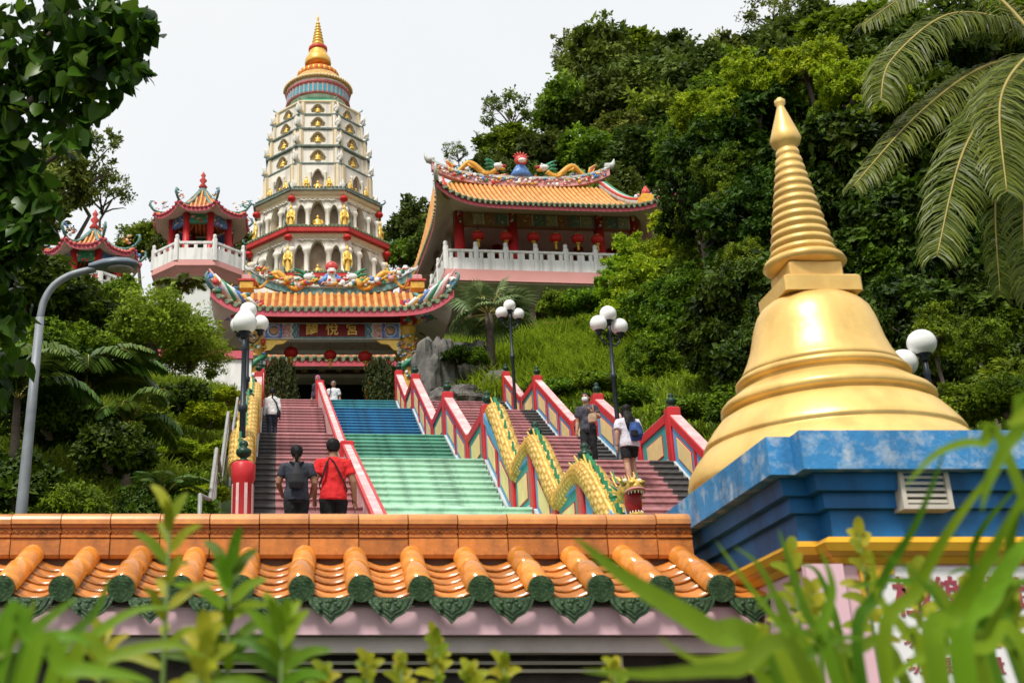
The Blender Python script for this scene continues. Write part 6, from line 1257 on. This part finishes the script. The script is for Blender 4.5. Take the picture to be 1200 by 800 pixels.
# grass on the bank, left verge: too many blades to count
def grass(name, label, pts, mat, lo, hi, wd=.02):
    n = len(pts); c = np.array(pts); a = rng.random(n) * 6.283; L = lo + (hi - lo) * rng.random(n); tilt = .25 + .5 * rng.random(n)
    d = np.stack([np.cos(a) * tilt, np.sin(a) * tilt, np.ones(n)], 1); d = unit(d); s = np.stack([-np.sin(a), np.cos(a), np.zeros(n)], 1) * wd
    m1 = c + d * L[:, None] * .55; e = m1 + unit(d + np.stack([np.cos(a), np.sin(a), -.6 * np.ones(n)], 1) * .8) * L[:, None] * .5
    co = np.stack([c - s, c + s, m1 - s * .8, m1 + s * .8, e - s * .1, e + s * .1], 1).reshape(-1, 3); i = np.arange(n)[:, None] * 6
    f = np.concatenate([i + np.array([[0, 1, 3, 2]]), i + np.array([[2, 3, 5, 4]])], 1).reshape(-1, 4); ti = np.clip(rng.normal(.5, .25, n) + .25 * np.sin(c[:, 0] * 2.1 + np.sin(c[:, 1] * 1.7) * 2), 0, 1)
    return tag(link(name, fast_mesh(name, co, f, mat, np.repeat(ti, 2))), label, 'grass', kind='stuff')
GRS = LEAF('grass_blade', (.05, .11, .008), (.38, .50, .03), .5, .38)
pts = []
while len(pts) < 26000:
    y = random.uniform(38, 56); a = random.uniform(5.5, 19); x = a - math.tan(ROT) * (y - 20)
    if a < 7.8 and y < 41: continue
    pts.append((x, y, H(x, y) - .03))
clump = [(random.uniform(5, 19), random.uniform(38, 56)) for _ in range(260)]
for cx_, cy_ in clump:
    for k in range(34):
        a = cx_ + random.gauss(0, .22); y = cy_ + random.gauss(0, .22)
        if a > 7.8 or y > 41: x = a - math.tan(ROT) * (y - 20); pts.append((x, y, H(x, y) + random.uniform(0, .25)))
grass('bank_grass', 'long bright green grass covering the bank below the big hall', pts, GRS, .45, 1.25, .022)
pts = []
while len(pts) < 16000:
    y = random.uniform(14, 40); a = random.uniform(7.8, 13); x = a - math.tan(ROT) * (y - 20); pts.append((x, y, H(x, y) - .03))
grass('verge_grass', 'green weeds and grass behind the bank balustrade', pts, GRS, .25, .6, .02)
pts = []
while len(pts) < 22000:
    y = random.uniform(13, 42); a = random.uniform(-7, -1.9); x = a - math.tan(ROT) * (y - 20); pts.append((x, y, H(x, y) - .03))
grass('left_grass', 'green weeds and grass on the left bank beside the stairs', pts, LEAF('weed_blade', (.08, .15, .012), (.28, .40, .035), .5, .36), .2, .5, .022)

# ------------------------------------------------------------------ rocks beside the gate
ROCK = M('grey_limestone', (.155, .148, .135), .9, .5, 1.5, bump=.9, bscale=5, streak=((.035, .035, .03), .85, 2.5), dirt=(.04, .04, .035), dirt_amt=.8, dirt_scale=1.3)
def rock(label, u, v, Y, rx, ry, rz_, seed):
    p = P(u, v, Y); g = random.Random(seed); m = MB(); m.sph((0, 0, 0), 1, 22, 16); o = Vector((seed * 3.1, 0, 0))
    m.v = [tuple(Vector((q[0] * rx, q[1] * ry, q[2] * rz_)) * (1 + .32 * noise.noise(Vector(q) * 1.6 + o) + .14 * noise.noise(Vector((q[0] * 5, q[1] * 5, q[2] * 1.2)) + o))) for q in m.v]
    m.s = [False] * len(m.s); ob = m.build('rock', ROCK, None, tuple(p)); tag(ob, label, 'rock')
rock('tall pale fluted rock beside the gate column', 500, 442, 43.0, .62, .6, 1.45, 1); rock('tall pale ribbed rock next to the fluted one', 520, 440, 43.6, .6, .6, 1.5, 2); rock('dark mossy rock face below the fan palm', 552, 436, 44.5, 1.05, .9, 1.3, 3)
rock('low grey boulder behind the red balustrade posts', 545, 466, 41.3, .8, .6, .45, 4); rock('small round grey boulder at the top of the side stairs', 518, 468, 40.8, .55, .45, .45, 5); rock('dark boulder below the grass bank edge', 585, 452, 42.5, .7, .6, .6, 6)

# ------------------------------------------------------------------ palms
PALM = LEAF('palm_leaflet', (.035, .065, .007), (.17, .22, .025), .38, .25); PALMD = LEAF('palm_dark', (.02, .06, .008), (.10, .19, .025), .35, .22); RACH = M('palm_rib', (.34, .27, .07), .5, .15, 5)
def frond_mesh(name, L, droop, ll, n, mat, seed=0, rise=.5, lw=.022, hang=.55, r0=.03):
    """pinnate frond leaving along +x from the origin, arching down"""
    g = np.random.default_rng(seed); N = 20; pts = []; p = np.zeros(3); an = rise
    for i in range(N + 1): pts.append(p.copy()); an = rise - (rise + droop) * (i / N) ** 1.25; p = p + np.array([math.cos(an), 0, math.sin(an)]) * L / N
    pts = np.array(pts); mb = MB(); mb.tube([Vector(q) for q in pts], [r0 * (1 - .85 * i / N) for i in range(N + 1)], 6)
    t = np.linspace(.1, .995, n); idx = t * N; k = np.minimum(idx.astype(int), N - 1); fr = (idx - k)[:, None]; c = pts[k] * (1 - fr) + pts[k + 1] * fr; tn = unit(pts[k + 1] - pts[k])
    lf = ll * (np.sin(np.pi * (.12 + .84 * t)) ** .7) * (.9 + .2 * g.random(n)); co = []; f = []; ti = []
    for s in (-1, 1):
        side = np.array([0, s, 0]) ; d = unit(side * .85 + tn * .55 + np.array([0, 0, -.12]) + g.normal(size=(n, 3)) * .05); d2 = unit(d + np.array([0, 0, -hang * 1.6]))
        up = np.cross(d, tn * s); w_ = unit(np.cross(d, np.array([0, 0, 1.]))) * lw
        a = c; m = c + d * lf[:, None] * .5; e = m + d2 * lf[:, None] * .5; b = len(co) * 1
        q = np.stack([a - w_ * .5, a + w_ * .5, m + w_, m - w_, e + w_ * .15, e - w_ * .15], 1).reshape(-1, 3); o = sum(len(x) for x in co); i = np.arange(n)[:, None] * 6 + o
        co.append(q); f.append(np.concatenate([i + np.array([[0, 1, 2, 3]]), i + np.array([[3, 2, 4, 5]])], 1).reshape(-1, 4)); ti.append(np.repeat(np.clip(g.normal(.45, .2, n), 0, 1), 2))
    return fast_mesh(name, np.concatenate(co), np.concatenate(f), mat, np.concatenate(ti)), mb.mesh('rib', RACH)
def add_frond(par, fm, loc, az, s=1.0, tilt=0, roll=0):
    o = link('frond', fm[0], par, loc, None, s); o.rotation_euler = (roll, tilt, az); r = link('rib', fm[1], o); return o
CP = P(1228, 62, 11.0); cg = H(CP.x, CP.y)
CO = thing('coconut_palm', 'coconut palm with long drooping fronds above the shrubs', 'palm', (CP.x, CP.y, cg)); cz = CP.z - cg
MB().tube([(.5, .3, -.2), (.42, .25, cz * .4), (.2, .1, cz * .75), (0, 0, cz)], [.2, .15, .13, .12], 12).build('trunk', BARK, CO)
def path_frond(par, pts, ll, n, lw, seed, mat=PALM, hang=.8, fan=.55, r0=.024):
    """frond along a given arching rib, leaflets hanging from both sides"""
    g = np.random.default_rng(seed); path = smooth_path(pts, 8); N = len(path) - 1; pa = np.array([tuple(q) for q in path])
    t = np.linspace(.12, .998, n); idx = t * N; k = np.minimum(idx.astype(int), N - 1); fr = (idx - k)[:, None]; c = pa[k] * (1 - fr) + pa[k + 1] * fr; tn = unit(pa[k + 1] - pa[k])
    sd = unit(np.cross(tn, np.array([0, -.55, .83]))); lf = ll * np.sin(np.pi * (.14 + .80 * t)) ** .6 * (.88 + .24 * g.random(n)); co = []; f = []; ti = []
    for s in (-1, 1):
        d = unit(sd * s * .8 + tn * fan + g.normal(size=(n, 3)) * .10 + np.array([0, 0, -.1])); d2 = unit(d + np.array([0, 0, -hang])); d3 = unit(d2 + np.array([0, 0, -hang * 1.3])); w_ = unit(np.cross(d, np.cross(sd, tn)) + g.normal(size=(n, 3)) * .25) * lw
        m = c + d * lf[:, None] * .4; m2 = m + d2 * lf[:, None] * .33; e = m2 + d3 * lf[:, None] * .27
        o = len(co) * n * 8; i = np.arange(n)[:, None] * 8 + o; co.append(np.stack([c - w_ * .5, c + w_ * .5, m + w_, m - w_, m2 + w_ * .8, m2 - w_ * .8, e + w_ * .1, e - w_ * .1], 1).reshape(-1, 3))
        f.append(np.concatenate([i + np.array([[0, 1, 2, 3]]), i + np.array([[3, 2, 4, 5]]), i + np.array([[5, 4, 6, 7]])], 1).reshape(-1, 4)); ti.append(np.repeat(np.clip(g.normal(.45, .22, n), 0, 1), 3))
    fo = link('frond', fast_mesh('frond', np.concatenate(co), np.concatenate(f), mat, np.concatenate(ti)), par)
    MB().tube(path, [r0 * (1 - .8 * i / N) for i in range(N + 1)], 6).build('rib', RACH, fo)
co_ = Vector((CP.x, CP.y, cg)); Q = lambda *q: P(*q) - co_; top = Vector((0, 0, cz))
for i, (pts, ll, n, hg) in enumerate((
    ([top, Q(1150, 80, 10.8), Q(1075, 135, 10.5), Q(1000, 218, 10.2)], .50, 84, .9), ([top, Q(1180, 25, 10.9), Q(1110, 18, 10.7), Q(1045, 70, 10.4), Q(1032, 118, 10.3)], .62, 90, 1.0),
    ([top, Q(1185, 95, 10.4), Q(1130, 175, 10.0), Q(1098, 300, 9.8)], .62, 90, .5), ([top, Q(1200, 70, 10.2), Q(1172, 120, 9.7), Q(1180, 225, 9.4)], .55, 80, .5), ([top, Q(1200, 120, 11.3), Q(1168, 220, 11.4), Q(1172, 345, 11.4)], .42, 70, .6),
    ([top, Q(1160, -10, 11.4), Q(1090, -20, 11.5), Q(1010, 30, 11.6)], .55, 80, .9), ([top, Q(1210, 150, 10.8), Q(1200, 250, 10.6), Q(1205, 350, 10.5)], .45, 70, .5), ([top, Q(1230, -40, 10.6), Q(1200, -90, 10.2), Q(1130, -90, 9.8)], .55, 70, .7),
    ([top, Q(1290, 20, 10.8), Q(1370, 60, 10.5), Q(1430, 160, 10.2)], .55, 70, .8), ([top, Q(1280, -20, 11.6), Q(1340, -40, 12.2), Q(1400, 20, 12.8)], .55, 70, .8), ([top, Q(1270, 100, 10.6), Q(1310, 180, 10.3), Q(1320, 300, 10.1)], .55, 70, .5))):
    path_frond(CO, pts, ll * .84, int(n * 2.2), .0085, 70 + i, hang=hg)
for k in range(5): a = k * 1.3; MB().sph((.16 * math.cos(a), .16 * math.sin(a), cz - .2), (.1, .1, .12), 10, 8).build('coconut', M('green_coconut', (.16, .2, .04), .5, .2, 4), CO)
# feathery palms on the left bank
fD = frond_mesh('frond', 1.0, .9, .34, 46, PALMD, 5, 1.0, .02, .5, .014); fF = frond_mesh('frond', 1.0, .9, .34, 46, PALM, 8, 1.0, .02, .5, .014); fE = frond_mesh('frond', 1.0, .5, .30, 40, PALMD, 6, 1.15, .017, .3, .012)
def small_palm(label, u, v, Y, s, n, fm, rise=0):
    p = P(u, v, Y); g = min(H(p.x, p.y), p.z); t = thing('feather_palm', label, 'palm', (p.x, p.y, g), 0, 'feather palms on the left bank'); h = p.z - g
    MB().tube([(0, 0, -.2), (.03, 0, h * .5), (0, 0, h + .05)], [.1, .08, .06], 9).build('stem', BARK, t)
    for k in range(n): add_frond(t, fm, (0, 0, h), 2 * math.pi * k / n + random.uniform(-.2, .2), s * random.uniform(.85, 1.1), random.uniform(-.25, .25) + rise)
small_palm('arching feather palm under the lime bush', 100, 462, 21.0, 2.1, 13, fD); small_palm('low feather palm with drooping fronds beside the dark bushes', 150, 500, 20, 1.3, 9, fD, .15)
small_palm('spiky upright palm beside the low wall tiles', 190, 590, 17.2, .85, 13, fE); small_palm('small palm growing against the white pavilion drum', 212, 340, 52, 1.5, 10, fF); small_palm('feather palm at the dark left edge of the bank', 20, 470, 19, 1.5, 9, fD)
# fan palm below the hall
def fan_leaf(mat):
    m = 26; co = []; f = []
    for k in range(m):
        a = -2.1 + 4.2 * k / (m - 1); d = np.array([math.cos(a), math.sin(a), 0]); s = np.array([-math.sin(a), math.cos(a), 0]); b = len(co); L_ = 1 - .15 * abs(a) / 2
        co += [d * .0, d * .55 * L_ + s * .055 + [0, 0, .05 - .04 * (k % 2)], d * L_ + [0, 0, -.28], d * .55 * L_ - s * .055 + [0, 0, .05 - .04 * (k % 2)]]; f.append([b, b + 1, b + 2, b + 3])
    return fast_mesh('fan_leaf', np.array(co), np.array(f), mat, rng.random(m))
FANM = fan_leaf(LEAF('fan_palm_leaf', (.09, .15, .05), (.28, .37, .16), .45, .25))
fpz = P(572, 368, 43.4); g = H(fpz.x, fpz.y); FP = thing('fan_palm', 'fan palm with stiff pleated leaves beneath the balcony', 'palm', (fpz.x, fpz.y, g)); hz_ = fpz.z - g
MB().tube([(0, 0, -.2), (.05, 0, hz_)], [.2, .15], 10).build('trunk', BARK, FP)
for k in range(26):
    a = random.uniform(0, 6.28); e = random.uniform(-.35, 1.3); L_ = random.uniform(.7, 1.15); d = Vector((math.cos(a) * math.cos(e), math.sin(a) * math.cos(e), math.sin(e))); tip = Vector((0, 0, hz_)) + d * L_
    st = MB().tube([(0, 0, hz_), tip], .02, 5).build('leaf_stalk', RACH, FP); o = link('fan_leaf', FANM, st, tip, None, random.uniform(.75, 1.05)); o.rotation_euler = (random.uniform(-.5, .5), -e + random.uniform(-.1, .3), a)

# ------------------------------------------------------------------ big leaved tree overhanging from the left
BIGL = LEAF('heart_leaf', (.014, .04, .005), (.085, .18, .014), .30, .42, yellow=(.26, .42, .02))
def heart_me():
    pts = [(0, 0), (.22, .16), (.36, .10), (.46, .30), (.42, .55), (.26, .8), (0, 1.12)]; m = MB(); vs = [(0, 0, 0), (0, .35, .0), (0, .7, -.03), (0, 1.12, -.12)]
    r_ = [(x, y, .10 * x * 2 - .1 * y * y) for x, y in ((.30, -.05), (.46, .25), (.38, .6))]; l_ = [(-x, y, z) for x, y, z in r_]
    m.add(vs + r_ + l_, [(0, 4, 5, 1), (1, 5, 6, 2), (2, 6, 3), (0, 1, 8, 7), (1, 2, 9, 8), (2, 3, 9)], 0, True); return m
hm = heart_me(); lm_list = []
for tv in (.1, .3, .5, .7, .97):
    me = hm.mesh('leaf', BIGL); a = me.attributes.new('tint', 'FLOAT', 'FACE'); a.data.foreach_set('value', [tv] * len(me.polygons)); lm_list.append(me)
tb = Vector((-3.7, 9.0, 0)); tb.z = H(tb.x, tb.y); BT = thing('heart_leaf_tree', 'dark heart leaved tree overhanging the picture side by the street lamp', 'tree', tuple(tb))
tw = MB(); tops = [(P(60, 40, 8.2) - tb), (P(120, 60, 8.0) - tb), (P(20, 120, 8.4) - tb), (P(10, 300, 8.6) - tb), (P(40, 200, 8.3) - tb), (P(-60, 60, 8.4) - tb), (P(-40, 420, 9) - tb)]
fork = Vector((-.2, -.1, 2.6)); tw.tube([(0, 0, -.3), (-.1, 0, 1.2), fork], [.22, .17, .14], 12); BTT = tw.build('trunk', BARK, BT)
for e in tops: MB().tube([fork, fork.lerp(e, .5) + Vector((-.2, .1, .2)), e, e + (e - fork).normalized() * .35], [.08, .055, .025, .008], 8).build('limb', BARK, BTT)
blobs = [(60, 40, 85, 8.2, 240), (130, 40, 55, 8.0, 190), (30, 110, 75, 8.3, 230), (90, 90, 55, 8.1, 150), (155, 85, 26, 7.9, 26), (165, 30, 26, 7.9, 30), (10, 190, 48, 8.3, 110), (20, 240, 28, 8.2, 50), (5, 290, 36, 8.1, 90), (-5, 360, 45, 8.3, 100), (90, 160, 24, 8.0, 24), (-60, 80, 90, 8.4, 160), (-60, 260, 80, 8.5, 140), (-30, 420, 70, 8.8, 120), (60, 235, 14, 8.0, 12), (38, 268, 22, 8.0, 42), (45, 205, 16, 8.0, 12), (-40, 160, 80, 8.2, 120)]
leaves = []
for u, v, r, Y, n in blobs:
    c = P(u, v, Y) - tb; rr = r * px(Y, c.z)
    for k in range(n):
        d = Vector((random.gauss(0, 1), random.gauss(0, 1), random.gauss(0, 1))).normalized() * rr * random.random() ** .4; d.y *= .8; leaves.append((c + d, d))
random.shuffle(leaves); leaves.sort(key=lambda q: q[1].y - q[1].length * .8)
rest = []
for i, (p, d) in enumerate(leaves):
    s = random.uniform(.09, .165); eu = (random.uniform(-1.2, .4) - .6, random.uniform(-.7, .7), random.uniform(0, 6.28))
    if i < 290: o = link('leaf', random.choice(lm_list), BT, p, eu, s)
    else: rest.append((p, eu, s))
co = []; f = []; ti = []; hv = [Vector(q) for q in hm.v]
from mathutils import Euler
for p, eu, s in rest:
    Mx = Euler(eu).to_matrix() * s; b = len(co); co += [tuple(Mx @ q + p) for q in hv]; tv = min(1, max(0, random.gauss(.4, .25)))
    for ff in hm.f: f.append([b + i for i in ff] if len(ff) == 4 else [b + ff[0], b + ff[1], b + ff[2], b + ff[2]]); ti.append(tv)
cm2 = bpy.data.meshes.new('crown'); f3 = [tuple(dict.fromkeys(q)) for q in f]; cm2.from_pydata(co, [], f3); cm2.materials.append(BIGL); a = cm2.attributes.new('tint', 'FLOAT', 'FACE'); a.data.foreach_set('value', ti); cm2.polygons.foreach_set('use_smooth', [True] * len(f3))
o = link('crown', cm2, BT); o['kind'] = 'stuff'

# ------------------------------------------------------------------ foreground plants, close to the lens
STRAP = LEAF('strap_leaf', (.05, .13, .006), (.20, .36, .015), .45, .42); STRAPY = LEAF('young_leaf', (.16, .24, .012), (.42, .42, .03), .42, .4)
def blade(pts, w_, mat, par, tint, fold=.25, name='leaf'):
    """long leaf along a smoothed path, folded on its midrib, tapered"""
    path = smooth_path(pts, 6); n = len(path); co = []; f = []
    for i, p in enumerate(path):
        t = i / (n - 1); tn = (path[min(i + 1, n - 1)] - path[max(i - 1, 0)]).normalized(); s = tn.cross(Vector((0, -1, .35))).normalized(); up = s.cross(tn); ww = w_ * min(1, (t + .08) * 3.2) * (1 - t ** 3) ** .9
        co += [p - s * ww + up * ww * fold, p, p + s * ww + up * ww * fold]
    for i in range(n - 1):
        for k in (0, 1): f.append([i * 3 + k, i * 3 + k + 1, i * 3 + k + 4, i * 3 + k + 3])
    me = fast_mesh(name, np.array([tuple(q) for q in co]), np.array(f), mat, np.clip(np.full(len(f), tint) + rng.normal(0, .04, len(f)), 0, 1), smooth=True); return link(name, me, par)
def strap_plant(label, root, leafs, w_, mat, group, cat='plant', name='strap_leaf_plant', extra=0):
    r = Vector(root); t = thing(name, label, cat, tuple(r), 0, group)
    for pl in leafs:
        pts = [P(*q) - r for q in pl[0]]; b = pts[0]; g = Vector((b.x * .35, b.y * .35, 0)); blade([g, g.lerp(b, .6)] + pts, w_ * pl[1], mat if len(pl) < 3 else pl[2], t, random.uniform(.15, .95))
    b0 = [q[0][0] for q in leafs]
    for k in range(extra):                                     # younger blades filling the clump
        u, v, Y = random.choice(b0); u += random.uniform(-50, 50); Y = min(2.6, max(1.7, Y + random.uniform(-.2, .4))); du = random.uniform(-1, 1); hh = random.uniform(60, 170)
        pts = [P(u, 810, Y) - r, P(u + du * 25, 810 - hh * .5, Y) - r, P(u + du * 75, 810 - hh * .9, Y) - r, P(u + du * 130, 810 - hh * random.uniform(.75, 1.1), Y) - r]; g = Vector((pts[0].x * .35, pts[0].y * .35, 0))
        blade([g, g.lerp(pts[0], .6)] + pts, w_ * random.uniform(.5, .95), mat, t, random.uniform(.2, 1))
    return t
GZ = -1.6
fg = 'strap leaved plants by the wall'
Y1, Y2 = 2.0, 2.6
strap_plant('long strap leaved plant in front of the stupa pedestal', (1.25, 2.0, GZ), [([(905, 800, 2.0), (830, 740, 1.95), (735, 680, 1.9), (672, 628, 1.85)], 2.3), ([(960, 800, 2.1), (920, 740, 2.1), (880, 690, 2.1), (838, 632, 2.1)], .8), ([(1000, 800, 2.2), (950, 730, 2.2), (925, 660, 2.2), (912, 618, 2.2)], .9),
    ([(1010, 800, 2.0), (1030, 690, 2.0), (1075, 610, 1.95), (1110, 520, 1.9)], .8), ([(1040, 800, 1.9), (1075, 690, 1.9), (1120, 610, 1.85), (1190, 520, 1.8)], 1.0), ([(1100, 800, 1.7), (1120, 720, 1.7), (1160, 650, 1.65), (1210, 560, 1.6)], 1.3), ([(1130, 800, 1.8), (1160, 700, 1.8), (1200, 640, 1.8), (1260, 600, 1.8)], 1.5), ([(1060, 800, 2.1), (1000, 760, 2.1), (930, 770, 2.0), (880, 790, 2.0)], 1.0),
    ([(980, 800, 1.9), (960, 750, 1.9), (975, 690, 1.9), (960, 640, 1.9)], 1.0), ([(1090, 800, 2.0), (1060, 740, 2.0), (1030, 700, 2.0), (1020, 640, 2.0)], 1.1), ([(1150, 800, 2.0), (1120, 740, 2.0), (1100, 690, 2.0), (1060, 660, 2.0)], 1.1), ([(930, 800, 1.8), (880, 770, 1.8), (820, 775, 1.75), (770, 745, 1.7)], 1.1), ([(950, 800, 1.7), (860, 785, 1.65), (760, 790, 1.6), (680, 785, 1.6)], 1.1)], .0125, STRAP, fg, extra=12)
strap_plant('arching strap leaved plant beside the vent of the blue pedestal', (1.75, 2.1, GZ), [([(1200, 800, 2.1), (1180, 700, 2.1), (1190, 600, 2.0), (1230, 540, 2.0)], 1.2), ([(1170, 800, 2.2), (1150, 720, 2.2), (1140, 640, 2.1), (1200, 560, 2.0)], 1.0), ([(1210, 780, 1.9), (1150, 760, 1.9), (1080, 770, 1.8), (1040, 800, 1.8)], 1.1), ([(1190, 560, 1.7), (1150, 520, 1.7), (1100, 530, 1.7), (1060, 570, 1.7)], .8), ([(1230, 520, 1.6), (1190, 510, 1.6), (1160, 560, 1.6), (1150, 600, 1.6)], 1.0), ([(1260, 500, 1.5), (1220, 480, 1.5), (1195, 490, 1.5), (1180, 500, 1.5)], 1.2), ([(1140, 800, 2.3), (1100, 700, 2.3), (1050, 680, 2.3), (990, 690, 2.3)], 1.0)], .0125, STRAP, fg, extra=5)
strap_plant('low strap leaved plant at the bottom left of the tiled wall', (-.7, 2.0, GZ), [([(20, 800, 1.9), (60, 760, 1.9), (110, 720, 1.9), (130, 670, 1.9)], 1.2), ([(0, 790, 1.8), (40, 740, 1.8), (70, 715, 1.8), (90, 700, 1.8)], 1.2), ([(60, 800, 2.0), (110, 745, 2.0), (160, 715, 2.0), (205, 712, 2.0)], 1.1), ([(80, 800, 1.8), (130, 770, 1.8), (200, 755, 1.8), (240, 770, 1.8)], 1.2), ([(0, 760, 1.7), (40, 750, 1.7), (80, 745, 1.7), (110, 755, 1.7)], 1.3), ([(-40, 800, 1.7), (0, 765, 1.7), (30, 730, 1.7), (42, 700, 1.7)], 1.1), ([(30, 800, 1.6), (80, 785, 1.6), (140, 790, 1.6), (180, 800, 1.6)], 1.3)], .011, STRAP, fg, extra=3)
def sprig(label, u, v, Y, hpx, n, mat, wpx, lpx, group, seed, name='leafy_sprig'):
    """upright leafy stem with pointed leaves in a spiral"""
    g = random.Random(seed); tip = P(u, v, Y); root = Vector((tip.x + g.uniform(-.05, .05), Y, GZ)); t = thing(name, label, 'plant', tuple(root), 0, group); un = px(Y, tip.z); e = tip - root; st = e - Vector((0, 0, hpx * un))
    MB().tube([(0, 0, 0), st * .5 + Vector((.02, 0, 0)), st, e], [.008, .007, .005, .002], 6).build('stem', M('green_stem', (.10, .16, .03), .5, .2, 9), t)
    for k in range(n):
        f = k / n; b = st.lerp(e, f ** .8); a = k * 2.4 + g.random(); L_ = lpx * un * g.uniform(.7, 1.15) * (1 - .35 * f); el = .35 + .7 * f + g.uniform(-.2, .25); d = Vector((math.cos(a) * math.cos(el), math.sin(a) * math.cos(el) * .6, math.sin(el)))
        blade([b, b + d * L_ * .5, b + d * L_ - Vector((0, 0, L_ * .22))], wpx * un, mat, t, g.random())
sg_ = 'leafy sprigs before the tiled wall'
for i, (u, v, Y, h, n, m, w_, l_) in enumerate(((200, 590, 2.1, 210, 15, STRAPY, 6.5, 80), (270, 660, 2.2, 150, 16, STRAP, 7.5, 105), (330, 730, 2.0, 90, 16, STRAP, 8, 100), (240, 735, 2.0, 80, 14, STRAPY, 10, 60), (120, 745, 2.3, 60, 10, STRAPY, 6, 60))):
    sprig(('tall yellow green leafy sprig rising above the tile ridge' if i == 0 else ['', 'large leafy green sprig crossing three green tile ends', 'broad low sprig at the edge of the dark grille', 'yellowish low sprig between green sprigs before the tiles', 'low yellowish sprig next to the strap leaved clump'][i]), u, v, Y, h, n, m, w_, l_, sg_, i)
for i, (u, v, Y, h, n) in enumerate(((510, 742, 2.8, 70, 18), (470, 770, 2.7, 50, 12), (590, 770, 2.7, 40, 12), (430, 770, 2.6, 40, 10), (550, 785, 2.8, 30, 10), (720, 780, 2.7, 30, 10), (380, 785, 2.6, 30, 10))):
    sprig('short yellow green sprig with small leaves below the soffit', u, v, Y, h, n, STRAPY, 6, 34, 'yellow sprigs below the wall soffit', 40 + i)
for i, (u, v, Y, h, n) in enumerate(((925, 640, 2.9, 110, 14), (1005, 620, 2.9, 130, 16), (1070, 665, 2.8, 100, 14), (950, 690, 2.6, 80, 14), (1130, 680, 2.6, 90, 14), (1180, 690, 2.5, 80, 14), (890, 740, 2.5, 60, 12))):
    sprig('yellow green sprig ' + ('before the yellow moulding of the pedestal' if v < 650 else 'before the pink pedestal wall' if u < 960 else 'before the white plaque with maroon lettering'), u, v, Y, h, n, STRAPY, 7, 42, 'sprigs before the pedestal', 60 + i)
